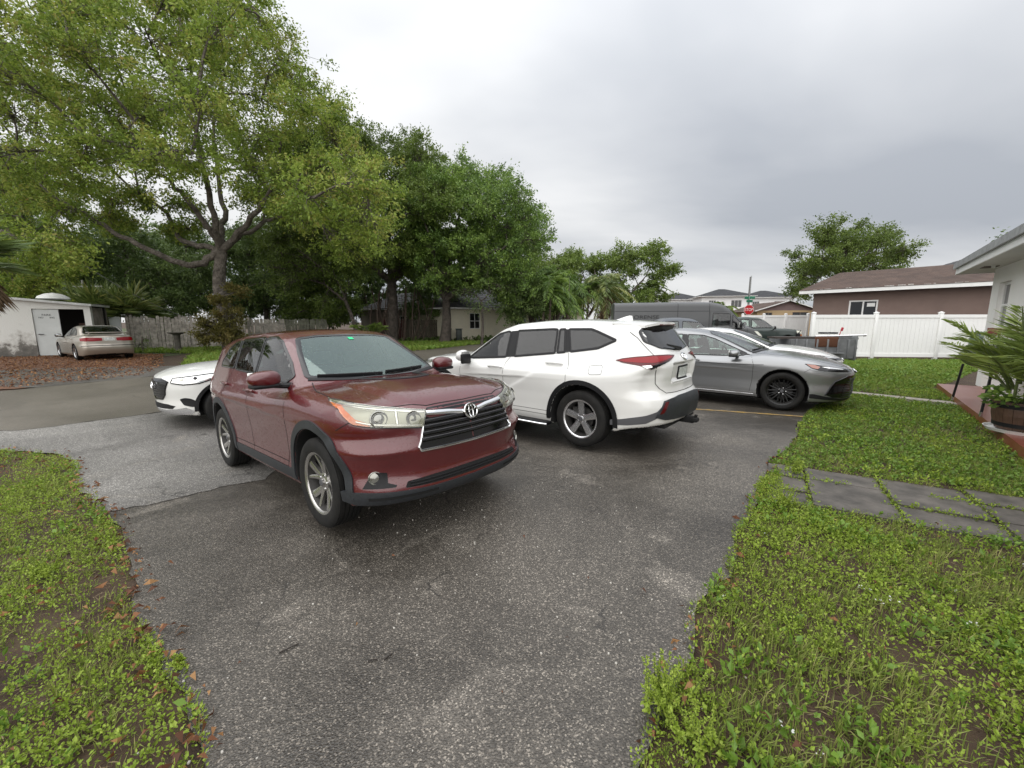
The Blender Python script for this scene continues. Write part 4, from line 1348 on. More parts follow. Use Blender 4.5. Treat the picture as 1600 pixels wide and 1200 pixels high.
def build_W():
    c = Wc; pw = MATS['paint_white']
    wf = [(-0.63, 1.105), (-0.68, 1.145), (-1.03, 1.385), (-1.20, 1.492), (-1.40, 1.535), (-1.455, 1.52), (-1.47, 1.15), (-0.75, 1.105)]
    wr = [(-1.60, 1.545), (-2.25, 1.566), (-2.33, 1.56), (-2.37, 1.238), (-1.64, 1.165)]
    ws_ = [(-2.37, 1.562), (-2.46, 1.565), (-2.53, 1.255), (-2.41, 1.242)]
    wq = [(-2.52, 1.564), (-2.864, 1.563), (-2.975, 1.525), (-3.235, 1.422), (-3.011, 1.317), (-2.62, 1.264)]
    for sd in (1, -1):
        for P_ in (wf, wr, ws_, wq):
            window(c, 'side_window', P_, 'side', 'glass_tint', sd, hole=False, trim=0.034, trim_mat='black_plastic')
        c.panel('window_pillar', [(-1.46, 1.54), (-1.62, 1.55), (-1.66, 1.16), (-1.46, 1.145)], 'side', MATS['black_plastic'], sd, .003, .004)
        c.panel('window_pillar', [(-2.45, 1.565), (-2.54, 1.565), (-2.63, 1.262), (-2.52, 1.252)], 'side', MATS['black_plastic'], sd, .003, .004)
    window(c, 'windshield', sym([(0, 1.585), (.3, 1.583), (.53, 1.555), (.70, 1.20), (.35, 1.18), (0, 1.175)]), 'front', 'glass_mid', hole=True, trim=.05)
    rg = sym([(0, 1.600), (.48, 1.585), (.60, 1.53), (.635, 1.40), (.47, 1.327), (.14, 1.296), (0, 1.292)])
    window(c, 'rear_window', rg, 'rear', 'glass_tint', hole=False, trim=.03, r=.03)
    wells(c, 0)
    fd = [(-0.55, 1.09), (-0.50, 0.9), (-0.52, 0.6), (-0.60, 0.375), (-1.52, 0.375), (-1.466, 0.653), (-1.49, 1.06), (-1.56, 1.155)]
    rd = [(-1.56, 1.155), (-1.49, 1.06), (-1.466, 0.653), (-1.52, 0.375), (-2.34, 0.375), (-2.36, 0.55), (-2.45, 0.72), (-2.56, 0.82), (-2.65, 0.875), (-2.645, 1.04), (-2.59, 1.25)]
    kd = {}
    for sd in (1, -1):
        kd[(sd, 0)] = c.claim('door', fd, 'side', sd); kd[(sd, 1)] = c.claim('door', rd, 'side', sd)
    hood = [(-.5, -.7), (.1, -.80), (.55, -.68), (.8, -.35), (.82, 0), (.8, .35), (.55, .68), (.1, .8), (-.5, .7), (-.42, 0)]
    c.claim('bonnet', hood, 'top')
    hg = [(-3.389, .632, 1.527), (-3.503, .645, 1.451), (-3.573, .657, 1.381), (-3.714, .650, 1.248), (-3.768, .684, 1.098), (-3.766, .655, .898), (-3.784, .60, .836), (-3.829, .502, .774), (-3.85, .25, .765), (-3.855, 0, .765)]
    c.claim('tailgate', [(y, z) for x, y, z in hg] + [(-y, z) for x, y, z in hg[::-1]], 'rear')
    res = c.flush()
    tgk = len(c.panels)
    tgo = res.get(tgk, c.root)
    for sd in (1, -1):
        fu = roundpoly([(-2.944, 1.092), (-3.126, 1.110), (-3.160, .997), (-2.983, .986)], .035)
        seams(c, [fd + fd[:1], rd + rd[:1], [tuple(q) for q in fu] + [tuple(fu[0])], [(-0.62, .43), (-2.36, .43)]], sd, .006)
        handle_part(c, -2.27, -2.53, 1.095, sd, pw, res[kd[(sd, 1)]])
        handle_part(c, -1.18, -1.455, .990, sd, pw, res[kd[(sd, 0)]])
        arch_ring(c, 0.0, .468, .528, sd, -.10, PI + .10, mat_='black_plastic')
        arch_ring(c, -2.85, .468, .528, sd, -.10, PI + .10, mat_='black_plastic')
        mo = mirror_part(c, (-0.66, sd * 1.01, 1.145), sd, pw, (.17, .22, .19), lower=False)
        MB().box((-0.735, sd * 1.01, 1.10), (.05, .20, .16), bev=.02).build('mirror_back', MATS['black_plastic'], mo)
        # running board
        rb = MB().box((-1.42, sd * .985, .268), (1.95, .15, .045), bev=.018).build('running_board', MATS['black_plastic'], c.root)
        MB().tube([(-0.46, sd * 1.05, .262), (-0.55, sd * 1.066, .262), (-2.30, sd * 1.066, .262), (-2.40, sd * 1.05, .262)], .017, 8).build('chrome_edge', MATS['chrome'], rb)
        # taillight
        T = np.array([(-3.279, .785, 1.176), (-3.370, .765, 1.202), (-3.537, .735, 1.227), (-3.706, .658, 1.245), (-3.80, .42, 1.242), (-3.83, .26, 1.228), (-3.840, .42, 1.178), (-3.80, .62, 1.127), (-3.709, .748, 1.084), (-3.586, .776, 1.122), (-3.382, .787, 1.148)]) * [1, sd, 1]
        o = c.panel('taillight', roundpoly(c.uv(T, 'cylr'), .01), 'cylr', MATS['lamp_red_dark'], 1, .010, .02, .03)
        U = np.array([(-3.32, .785, 1.178), (-3.537, .735, 1.215), (-3.70, .658, 1.230), (-3.80, .42, 1.228), (-3.82, .34, 1.215), (-3.80, .50, 1.185), (-3.74, .69, 1.155), (-3.586, .776, 1.155), (-3.40, .787, 1.160)]) * [1, sd, 1]
        c.panel('red_lens', c.uv(U, 'cylr'), 'cylr', MATS['lamp_red'], 1, .0125, .004, .03, o)  # brighter red inner panel of the taillight, plain colour without emission
        K = np.array([(-3.72, .735, 1.082), (-3.68, .750, 1.108), (-3.77, .66, 1.142), (-3.838, .42, 1.182), (-3.80, .62, 1.127)]) * [1, sd, 1]
        c.panel('reversing_lamp', c.uv(K, 'cylr'), 'cylr', MATS['black_gloss'], 1, .013, .004, .03, o)
        K2 = np.array([(-3.67, .757, 1.092), (-3.62, .772, 1.115), (-3.70, .72, 1.128), (-3.73, .72, 1.105)]) * [1, sd, 1]
        c.panel('clear_lamp', c.uv(K2, 'cylr'), 'cylr', MATS['lamp_silver'], 1, .0145, .004, .03, o)
        # side skirt of the rear bumper
        Sk = np.array([(-3.28, .895, .430), (-3.42, .88, .455), (-3.571, .847, .490), (-3.70, .785, .520), (-3.80, .70, .565), (-3.86, .585, .690), (-3.82, .66, .50), (-3.70, .78, .42), (-3.50, .865, .385), (-3.28, .893, .366)]) * [1, sd, 1]
        c.panel('bumper_skirt', c.uv(Sk, 'cylr'), 'cylr', MATS['grey_plastic'], 1, .006, .02, .04)
        R_ = np.array([(-3.855, .600, .677), (-3.872, .548, .678), (-3.855, .632, .549), (-3.82, .676, .533)]) * [1, sd, 1]
        c.panel('reflector', c.uv(R_, 'cylr'), 'cylr', MATS['lamp_red_dark'], 1, .020, .01, .04)
    bb = [(0, .725), (.30, .722), (.50, .705), (.61, .690), (.69, .56), (.715, .495), (.60, .455), (.30, .44), (0, .435)]
    c.panel('rear_bumper', sym(bb), 'rear', MATS['cladding'], 1, .014, .04, .05)
    m = MB()
    c.strip('x', c.uv(np.array(hg), 'cylr'), 'cylr', None, .009, .0015, mb=m)
    c.strip('x', c.uv(np.array(hg) * [1, -1, 1], 'cylr'), 'cylr', None, .009, .0015, mb=m)
    c.strip('x', [(-3.18, .56), (-3.18, 0), (-3.18, -.56)], 'top', None, .008, .0015, mb=m)
    tag(m.build('panel_gap', MATS['gap'], c.root), kind='stuff')
    # plate, badge, wiper
    pl = c.panel('licence_plate', roundpoly([(-.19, .905), (.15, .905), (.15, 1.085), (-.19, 1.085)], .012), 'rear', MATS['black_plastic'], 1, .012, .01)
    c.panel('plate_face', [(-.165, .925), (.125, .925), (.125, 1.065), (-.165, 1.065)], 'rear', MATS['plate'], 1, .016, .004, parent=pl)
    c.strip('plate_ledge', [(-.36, .895), (.36, .895)], 'rear', pw, .03, .004, h=.012)
    emblem3(c, 0, 1.20, .13, .10, 'rear', off=.01, parent=tgo)
    MB().tube([(-3.79, -.02, 1.305), (-3.80, .12, 1.325), (-3.755, .34, 1.365)], [.03, .02, .010], 8).build('rear_wiper', MATS['black_plastic'], c.root)
    # roof spoiler
    xs = np.linspace(-3.12, -3.64, 9); ys = np.linspace(-.60, .60, 17)
    V = []
    for lay in (0, 1):
        for i, x in enumerate(xs):
            for y in ys:
                q = i / 8
                sw = .10 * (abs(y) / .6) ** 2 * q
                zt = c.S.roof(-3.12) + .004 + (c.S.roof(-3.5) - c.S.roof(-3.12)) * q * 1.25 - .040 * (abs(y) / .6) ** 2.4 + (.002 if q < .2 else .006)
                V.append((x + sw, y * (1 - .12 * q), zt - lay * (.012 + .03 * math.sin(q * PI * .8))))
    n1, n2 = 9, 17
    F = []
    for lay in (0, 1):
        b_ = lay * n1 * n2
        for i in range(n1 - 1):
            for j in range(n2 - 1):
                f = (b_ + i * n2 + j, b_ + i * n2 + j + 1, b_ + (i + 1) * n2 + j + 1, b_ + (i + 1) * n2 + j)
                F.append(f if lay == 1 else f[::-1])
    k = n1 * n2
    for j in range(n2 - 1):
        F.append(((n1 - 1) * n2 + j, (n1 - 1) * n2 + j + 1, k + (n1 - 1) * n2 + j + 1, k + (n1 - 1) * n2 + j))
    for i in range(n1 - 1):
        F.append((i * n2, (i + 1) * n2, k + (i + 1) * n2, k + i * n2)); F.append((i * n2 + n2 - 1, k + i * n2 + n2 - 1, k + (i + 1) * n2 + n2 - 1, (i + 1) * n2 + n2 - 1))
    sp = MB().add(V, F, True).build('roof_spoiler', pw, c.root, sharp=50)
    MB().box((-3.62, 0, 1.612), (.02, .5, .014)).build('brake_light', MATS['lamp_red_dark'], sp)
    # shark fin
    m = MB()
    pr = [(-2.86, .0, .034), (-2.95, .03, .032), (-3.02, .055, .026), (-3.08, .072, .016), (-3.12, .070, .012), (-3.135, .0, .03)]
    V = []
    for x, h_, w_ in pr:
        for (u, q) in ((-1, 0), (-.6, .6), (-.15, 1), (.15, 1), (.6, .6), (1, 0)):
            V.append((x, u * w_, c.S.roof(x) - .006 + h_ * q))
    F = [(i * 6 + j, i * 6 + j + 1, (i + 1) * 6 + j + 1, (i + 1) * 6 + j) for i in range(5) for j in range(5)]
    m.add(V, F, True); m.build('roof_antenna', pw, c.root, sharp=60)
    # tow hitch
    h_ = MB().box((-3.70, 0, .36), (.30, 1.1, .07), bev=.02).box((-3.93, .0, .375), (.20, .09, .09), bev=.015).tube([(-4.03, 0, .40), (-4.05, 0, .44)], .02, 8)
    h_.box((-4.03, 0, .375), (.09, .11, .06), bev=.02)
    h_.build('tow_hitch', MATS['well'], c.root)
    for sd in (1, -1):
        H = np.array([(.10, .82, 1.05), (.62, .66, 1.0), (.80, .45, .97), (.82, .45, .90), (.6, .80, .93), (.3, .89, .98)]) * [1, sd, 1]
        c.panel('headlight', c.uv(H, 'cylf'), 'cylf', MATS['lamp_silver'], 1, .006, .01, .05)
    c.panel('grille', sym([(0, .93), (.42, .92), (.50, .62), (0, .55)]), 'front', MATS['black_gloss'], 1, .005, .01, .06)
    underbody(c, -3.55, .5, .24, .70)
    for xa in (0, -2.85):
        for sd in (1, -1):
            make_wheel(c, xa, sd, .381, .235, .256, 'thick5', MATS['alloy'], .938)
build_W()
# ================================================================== grey saloon, side on
PC = dict(wb=2.825, R=0.336, Ra=0.392, x0=-3.96, x1=1.02, ymax=0.94, zmax=1.47,
    deck=[(1.0, 0.69), (0.88, 0.78), (0.5, 0.92), (0.0, 1.0), (-0.40, 1.02), (-0.9, 0.935), (-1.8, 0.94), (-2.6, 0.98), (-3.2, 1.06), (-3.7, 1.09), (-3.96, 1.08)], deck_s=0.07,
    roof=[(0.10, 0.78), (-0.38, 1.02), (-1.10, 1.295), (-1.45, 1.395), (-1.9, 1.44), (-2.4, 1.42), (-2.9, 1.32), (-3.4, 1.13), (-3.8, 0.95)], roof_s=0.10,
    front=[(0.0, 0.80), (0.16, 0.88), (0.22, 0.95), (0.35, 0.975), (0.5, 0.96), (0.62, 0.995), (0.69, 1.00), (0.75, 0.96), (0.82, 0.84)], front_s=0.02,
    bowf=[(0.0, 0.0), (0.3, 0.025), (0.5, 0.085), (0.7, 0.21), (0.8, 0.33), (0.88, 0.50), (0.95, 0.8)],
    rear=[(0.0, -3.75), (0.3, -3.90), (0.6, -3.94), (0.8, -3.90), (1.0, -3.88), (1.1, -3.86)],
    bowr=[(0.0, 0.0), (0.4, 0.04), (0.7, 0.17), (0.82, 0.33), (0.92, 0.7)],
    side=[(0.12, 0.84), (0.22, 0.885), (0.32, 0.892), (0.50, 0.882), (0.66, 0.895), (0.78, 0.912), (0.82, 0.906), (0.89, 0.875), (1.0, 0.81)], side_s=0.025,
    plan=[(1.0, -0.06), (0.4, 0.0), (-1.0, 0.0), (-2.8, 0.004), (-3.4, -0.03), (-3.9, -0.08)],
    flare=[(0.0, 0.018, 0.50, 0.62, 0.20), (-2.825, 0.028, 0.52, 0.66, 0.22)],
    belt=[(0.0, 0.93), (-0.6, 0.935), (-2.6, 0.975), (-3.4, 1.04)], gw=[(0.0, 0.74), (-0.6, 0.79), (-1.3, 0.80), (-2.4, 0.79), (-3.2, 0.70), (-3.9, 0.60)],
    tumble=0.42, crown=0.05, rcrown=0.03, zb=[(0.95, 0.19), (0.4, 0.17), (-3.4, 0.18), (-3.9, 0.30)],
    wcurve=[(0.3, 0.20), (-0.5, 0.20), (-1.6, 0.12), (-2.4, 0.0), (-3.0, -0.2), (-3.8, -0.25)], k_st=0.10, k_f=0.05, k_r=0.08, k_g=0.10, k_j=0.03,
    xcf=-0.1, well_y=0.55)
POSE_C = (5.399, 7.88, math.radians(-39.53), -0.012, 0.0)
paint('paint_grey', (0.26, 0.265, 0.27), 0.65, 0.30, 0.35, 0.10, (0.2, 0.19, 0.18))
Cc = Car('parked_saloon', PC, POSE_C, 'silver grey saloon with black alloy wheels behind the white SUV', 'vehicles parked on the driveway', 0.022, MATS['paint_grey'])
def build_saloon(c, pm, rim, fine=True):
    wf = [(-1.735, 1.310), (-1.44, 1.300), (-1.22, 1.238), (-0.90, 1.100), (-0.62, 0.980), (-0.66, 0.945), (-1.04, 0.925), (-1.66, 0.918)]
    wr = [(-1.84, 1.315), (-2.25, 1.300), (-2.55, 1.225), (-2.72, 1.10), (-2.70, 1.02), (-2.45, 0.955), (-1.78, 0.922)]
    for sd in (-1, 1):
        window(c, 'side_window', wf, 'side', 'glass_clear', sd, trim=.022)
        window(c, 'side_window', wr, 'side', 'glass_clear', sd, trim=.022)
        c.panel('window_pillar', [(-1.75, 1.315), (-1.83, 1.318), (-1.775, .918), (-1.67, .915)], 'side', MATS['black_gloss'], sd, .004, .004)
        c.panel('window_pillar', [(-0.56, .960), (-0.64, .985), (-0.78, 1.035), (-0.70, .938)], 'side', MATS['black_gloss'], sd, .004, .004)
    window(c, 'windshield', sym([(0, 1.375), (.3, 1.368), (.50, 1.325), (.62, 1.14), (.70, 1.005), (.4, 1.03), (0, 1.04)]), 'front', 'glass_clear', trim=.035, r=.03)
    window(c, 'rear_window', sym([(0, 1.37), (.42, 1.34), (.56, 1.13), (0, 1.15)]), 'rear', 'glass_clear', trim=.035, r=.03)
    wells(c, 0)
    fd = [(-0.535, .955), (-0.475, .79), (-0.48, .50), (-0.515, .24), (-1.70, .24), (-1.71, .6), (-1.70, .915)]
    rd = [(-1.70, .915), (-1.71, .6), (-1.70, .24), (-2.32, .24), (-2.38, .42), (-2.50, .60), (-2.62, .72), (-2.66, .85), (-2.60, .99)]
    kd = {}
    for sd in (-1, 1):
        kd[(sd, 0)] = c.claim('door', fd, 'side', sd); kd[(sd, 1)] = c.claim('door', rd, 'side', sd)
    hd = [(-.50, -.70), (.0, -.74), (.5, -.66), (.78, -.45), (.86, 0), (.78, .45), (.5, .66), (.0, .74), (-.50, .70), (-.42, 0)]
    c.claim('bonnet', hd, 'top')
    res = c.flush()
    seams(c, [hd[:9]], 1, .008, 'top')
    for sd in (-1, 1):
        seams(c, [fd + fd[:1], rd + rd[:1], [(.30, .705), (.385, .765)]], sd, .006)
        c.strip('body_moulding', [(-2.55, .800), (-1.58, .782), (-1.0, .775), (-.48, .783), (-.31, .795)], 'side', MATS['black_plastic'], .010, .002, sd)
        handle_part(c, -1.62, -1.42, .815, sd, pm, res[kd[(sd, 0)]])
        handle_part(c, -2.48, -2.28, .835, sd, pm, res[kd[(sd, 1)]])
        mirror_part(c, (-0.80, sd * .965, .985), sd, pm, (.16, .22, .13))
        c.panel('sill', [(-.43, .285), (-.43, .205), (-2.42, .205), (-2.42, .285)], 'side', pm, sd, .012, .02)
        c.strip('sill_trim', [(-.44, .245), (-2.40, .245)], 'side', MATS['alloy'], .012, .014, sd, h=.006)
        # headlight: smoked, amber at the rear tip
        H = np.array([(.28, .840, .848), (.45, .80, .835), (.62, .715, .810), (.76, .60, .785), (.88, .42, .757), (.93, .22, .745), (.94, .22, .715), (.88, .42, .712), (.83, .50, .712), (.70, .67, .722), (.51, .825, .738), (.39, .855, .772)]) * [1, sd, 1]
        o = c.panel('headlight', roundpoly(c.uv(H, 'cylf'), .008), 'cylf', MATS['black_gloss'], 1, .004, .01, .04)
        A = np.array([(.31, .842, .838), (.42, .81, .832), (.50, .80, .80), (.47, .835, .765), (.39, .852, .782)]) * [1, sd, 1]
        c.panel('turn_signal', c.uv(A, 'cylf'), 'cylf', mat('lamp_smoke_amber', (.32, .12, .08), .15, 0, 1), 1, .007, .004, .04, o)
        A = np.array([(.52, .79, .80), (.62, .72, .80), (.80, .55, .765), (.81, .55, .75), (.62, .73, .775)]) * [1, sd, 1]
        c.panel('lamp_strip', c.uv(A, 'cylf'), 'cylf', MATS['lamp_silver'], 1, .007, .004, .04, o)
        q = np.array([(-3.55, .80, 1.00), (-3.84, .50, 1.0), (-3.86, .50, .88), (-3.65, .80, .86)]) * [1, sd, 1]
        c.panel('taillight', c.uv(q, 'cylr'), 'cylr', MATS['lamp_red'], 1, .006, .01, .05)
    I = [(.93, 0, .655), (.92, .3, .652), (.862, .535, .648), (.80, .640, .605), (.722, .722, .560), (.66, .775, .42), (.62, .800, .325), (.70, .72, .285), (.80, .60, .272), (.9, .3, .255), (.93, 0, .25)]
    pts = np.array(I + [(x, -y, z) for x, y, z in I[::-1][1:-1]])
    g = c.panel('grille', c.uv(pts, 'cylf'), 'cylf', MATS['black_gloss'], 1, .003, .01, .05)
    for i in range(9):
        z = .30 + i * .036
        y = np.interp(z, [.28, .42, .56, .65], [.60, .56, .50, .40])
        c.strip('slat', [(-y, z), (0, z), (y, z)], 'front', MATS['black_plastic'], .014, .006, 1, g, h=.010)
    lip = [(.40, .875, .330), (.47, .860, .332), (.62, .795, .300), (.80, .60, .262), (.9, .3, .248), (.93, 0, .245), (.93, 0, .205), (.9, .3, .21), (.8, .58, .225), (.60, .80, .245), (.40, .865, .26)]
    for sd in (-1, 1):
        c.panel('front_lip', c.uv(np.array(lip) * [1, sd, 1], 'cylf'), 'cylf', MATS['black_plastic'], 1, .010, .025, .05)
        e = np.array([(.615, .803, .320), (.665, .778, .42), (.722, .724, .560), (.80, .642, .605), (.862, .535, .648)]) * [1, sd, 1]
        c.strip('grille_edge', c.uv(e, 'cylf'), 'cylf', MATS['black_gloss'], .022, .006, 1, g, h=.012)
    emblem3(c, 0, .70, .12, .085, off=.012)
    for l in ([(-.60, 1.03), (-.05, 1.062)], [(-.02, 1.05), (.50, 1.045)]):
        c.strip('wiper', l, 'front', MATS['black_plastic'], .016, .014, h=.012)
    c.strip('cowl', [(-.70, .995), (-.4, 1.022), (0, 1.032), (.4, 1.022), (.70, .995)], 'front', MATS['black_plastic'], .05, .004, h=.006)
    cabin(c, [-1.35, -2.25], .58, .42, (-.78, .90), light=False)
    underbody(c, -3.5, .6, .15, .66)
    for xa in (0, -2.825):
        for sd in (1, -1):
            make_wheel(c, xa, sd, .336, .235, .247, 'multi10', rim, .905)
build_saloon(Cc, MATS['paint_grey'], MATS['alloy_black'])
# white saloon parked on its far side
PD = dict(PC)
_c, _s = math.cos(POSE_C[2]), math.sin(POSE_C[2])
POSE_D = (POSE_C[0] + _c * -0.15 - _s * 2.6, POSE_C[1] + _s * -0.15 + _c * 2.6, POSE_C[2] + 0.07, 0.0, 0.0)
Dc = Car('parked_saloon', PD, POSE_D, 'white saloon half hidden on the far side of the silver grey one', 'vehicles parked on the driveway', 0.03, MATS['paint_white'])
build_saloon(Dc, MATS['paint_white'], MATS['alloy'])
Dc.root.scale = (0.95, 0.97, 0.985)
# ================================================================== the other vehicles
def simple_car(c, pm, wins, ws, rw, doors, head, tail, rim, style, R, width, rim_r, yout, gl='glass_mid', handles=(), mirror=None, seatx=(), hole=True):
    """lesser detail: panes, doors, lamps, wheels"""
    for sd in (-1, 1):
        for P_ in wins:
            window(c, 'side_window', P_, 'side', gl, sd, hole=hole, trim=.03)
    if ws: window(c, 'windshield', sym(ws), 'front', gl, trim=.04, r=.03, hole=hole)
    if rw: window(c, 'rear_window', sym(rw), 'rear', gl, trim=.04, r=.03, hole=hole)
    wells(c, 0)
    ks = {}
    for sd in (-1, 1):
        for i, d_ in enumerate(doors): ks[(sd, i)] = c.claim('door', d_, 'side', sd)
    res = c.flush()
    for sd in (-1, 1):
        if doors: seams(c, [d_ + d_[:1] for d_ in doors], sd, .008)
        for i, (x0, x1, z) in enumerate(handles): handle_part(c, x0, x1, z, sd, MATS['black_plastic'] if pm is None else pm, res.get(ks.get((sd, i)), c.root))
        if mirror: mirror_part(c, (mirror[0], sd * mirror[1], mirror[2]), sd, mirror[3], mirror[4] if len(mirror) > 4 else (.14, .20, .14))
        if head is not None: c.panel('headlight', c.uv(np.array(head) * [1, sd, 1], 'cylf'), 'cylf', MATS['lamp_clear'], 1, .006, .01, .05)
        if tail is not None: c.panel('taillight', c.uv(np.array(tail) * [1, sd, 1], 'cylr'), 'cylr', MATS['lamp_red'], 1, .006, .01, .05)
        for xa in (0, -c.P['wb']): make_wheel(c, xa, sd, R, width, rim_r, style, rim, yout)
    if seatx: cabin(c, seatx, .58, c.P.get('seat_z', .45), (c.P.get('dash_x', -.75), c.P.get('dash_z', .92)), light=False)
    underbody(c, c.P['x0'] + .5, .45, c.P.get('ub', .2), .62)
    return res
# ---- white crossover nosing in behind the burgundy SUV
PM = dict(PW); PM.update(wb=3.0, R=0.385, Ra=0.465, x0=-4.1, x1=0.95, wmod=[], rmod=[],
    deck=[(0.93, 0.93), (0.80, 1.02), (0.5, 1.10), (0.1, 1.155), (-0.55, 1.20), (-1.1, 1.14), (-2.4, 1.14), (-4.1, 1.18)],
    roof=[(0.10, 0.92), (-0.58, 1.20), (-1.40, 1.60), (-1.7, 1.68), (-2.3, 1.72), (-3.2, 1.69), (-4.0, 1.60)],
    front=[(0.0, 0.72), (0.22, 0.80), (0.30, 0.88), (0.42, 0.90), (0.55, 0.885), (0.75, 0.915), (0.92, 0.90), (0.99, 0.84), (1.06, 0.70)],
    bowf=[(0.0, 0.0), (0.3, 0.03), (0.5, 0.085), (0.7, 0.19), (0.82, 0.31), (0.92, 0.48), (1.0, 0.8)],
    rear=[(0.0, -3.85), (0.4, -4.05), (1.0, -4.0), (1.2, -3.92), (1.66, -3.65)],
    flare=[(0.0, 0.03, 0.55, 0.64, 0.26), (-3.0, 0.03, 0.55, 0.64, 0.26)], xcr=-3.0)
POSE_M = (-5.62, 7.55, math.radians(231), -0.235, 0.0)
Mc = Car('parked_crossover', PM, POSE_M, 'white crossover with black mesh grille nosing out behind the dark red SUV', 'vehicles parked on the driveway', 0.03, MATS['paint_white'])
Mc.root.scale = (0.92, 0.92, 0.90)
def build_M():
    c = Mc; pw = MATS['paint_white']
    simple_car(c, pw, [[(-0.85, 1.15), (-1.25, 1.42), (-1.6, 1.54), (-1.75, 1.54), (-1.78, 1.18)], [(-1.86, 1.55), (-2.6, 1.57), (-2.7, 1.22), (-1.86, 1.185)], [(-2.78, 1.57), (-3.2, 1.55), (-3.5, 1.40), (-3.3, 1.26), (-2.8, 1.23)]],
        [(0, 1.60), (.3, 1.598), (.53, 1.57), (.70, 1.235), (.35, 1.215), (0, 1.21)], [(0, 1.56), (.5, 1.54), (.62, 1.28), (0, 1.26)],
        [[(-0.75, 1.12), (-0.68, .9), (-0.72, .4), (-1.80, .4), (-1.82, 1.16)], [(-1.82, 1.16), (-1.80, .4), (-2.5, .4), (-2.62, .7), (-2.80, .92), (-2.78, 1.2)]],
        None, [(-3.4, .82, 1.15), (-3.9, .5, 1.15), (-3.95, .5, 1.0), (-3.6, .82, 1.0)], MATS['alloy'], 'thick5', .385, .25, .255, .945, 'glass_mid', [(-1.72, -1.48, .98), (-2.65, -2.4, 1.0)], (-0.98, 1.02, 1.19, pw), (-1.6, -2.5))
    # face
    gp = sym([(0, .93), (.30, .945), (.50, .915), (.52, .86), (.42, .66), (.30, .56), (0, .54)])
    g = c.panel('grille', roundpoly(gp, .02), 'front', MATS['black_gloss'], 1, .004, .01, .05)
    for i in range(7):
        z = .60 + i * .046
        y = np.interp(z, [.55, .66, .86, .93], [.30, .42, .50, .46])
        c.strip('slat', [(-y, z), (0, z), (y, z)], 'front', MATS['black_plastic'], .014, .006, 1, g, h=.008)
    c.strip('grille_frame', [(-.53, .90), (-.43, .66), (-.30, .555), (0, .535), (.30, .555), (.43, .66), (.53, .90)], 'front', MATS['black_gloss'], .03, .005, 1, g, h=.014)
    m = MB()     # badge: a ring with two wing bars
    p, gr = c.project(np.array([[0, .80]]), 'front')
    th = np.linspace(0, 2 * PI, 29)
    m.tube(np.c_[np.full(29, .0), .085 * np.cos(th), .065 * np.sin(th)], .008, 6, caps=False)
    m.tube([(0, -.075, .03), (0, -.03, .01), (0, 0, -.03), (0, .03, .01), (0, .075, .03)], .008, 6)
    e = m.build('emblem', MATS['chrome'], g); e.location = Vector(p[0]) + Vector((.025, 0, 0))
    for sd in (-1, 1):
        H = np.array([(.05, .88, 1.03), (.30, .87, 1.015), (.55, .76, .985), (.72, .58, .955), (.75, .58, .875), (.62, .76, .845), (.42, .88, .86), (.20, .91, .93)]) * [1, sd, 1]
        o = c.panel('headlight', roundpoly(c.uv(H, 'cylf'), .01), 'cylf', MATS['lamp_silver'], 1, .005, .01, .04)
        c.strip('lamp_frame', c.uv(H, 'cylf'), 'cylf', MATS['black_gloss'], .022, .007, 1, o, True, .003)
        u = c.uv(np.array([(.60, sd * .70, .94)]), 'cylf')[0]
        lathe_on(c, u, 'cylf', [(.034, -.006), (.034, .008), (.02, .014), (0, .016)], MATS['lamp_clear'], 'projector_lamp', o)
        u = c.uv(np.array([(.44, sd * .82, .955)]), 'cylf')[0]
        lathe_on(c, u, 'cylf', [(.030, -.006), (.030, .008), (.02, .014), (0, .016)], MATS['black_gloss'], 'projector_lamp', o)
        V_ = np.array([(.60, .73, .60), (.66, .66, .575), (.62, .72, .46), (.52, .82, .42), (.45, .87, .45), (.47, .86, .52), (.53, .80, .58)]) * [1, sd, 1]
        vp = c.uv(V_, 'cylf'); ctr = vp.mean(0)
        c.panel('air_vent', roundpoly(vp, .03), 'cylf', MATS['black_plastic'], 1, .004, .01, .04)
        arch_ring(c, 0.0, .47, .525, sd, -.1, PI + .1, mat_='black_plastic')
        arch_ring(c, -3.0, .47, .525, sd, -.1, PI + .1, mat_='black_plastic')
        c.panel('sill', [(-0.5, .40), (-0.46, .26), (-2.55, .26), (-2.5, .40)], 'side', MATS['black_plastic'], sd, .006, .02)
    LG = sym([(0, .475), (.45, .47), (.62, .44), (.55, .385), (0, .37)])
    c.panel('lower_grille', LG, 'front', MATS['gap'], 1, .004, .01, .05)
    lp = [(.88, 0, .36), (.82, .4, .365), (.70, .60, .39), (.60, .74, .42), (.50, .84, .35), (.55, .80, .29), (.70, .60, .275), (.82, .4, .265), (.85, 0, .26)]
    c.panel('front_skirt', c.uv(np.array(lp + [(x, -y, z) for x, y, z in lp[::-1][1:-1]]), 'cylf'), 'cylf', MATS['alloy'], 1, .008, .02, .05)
build_M()
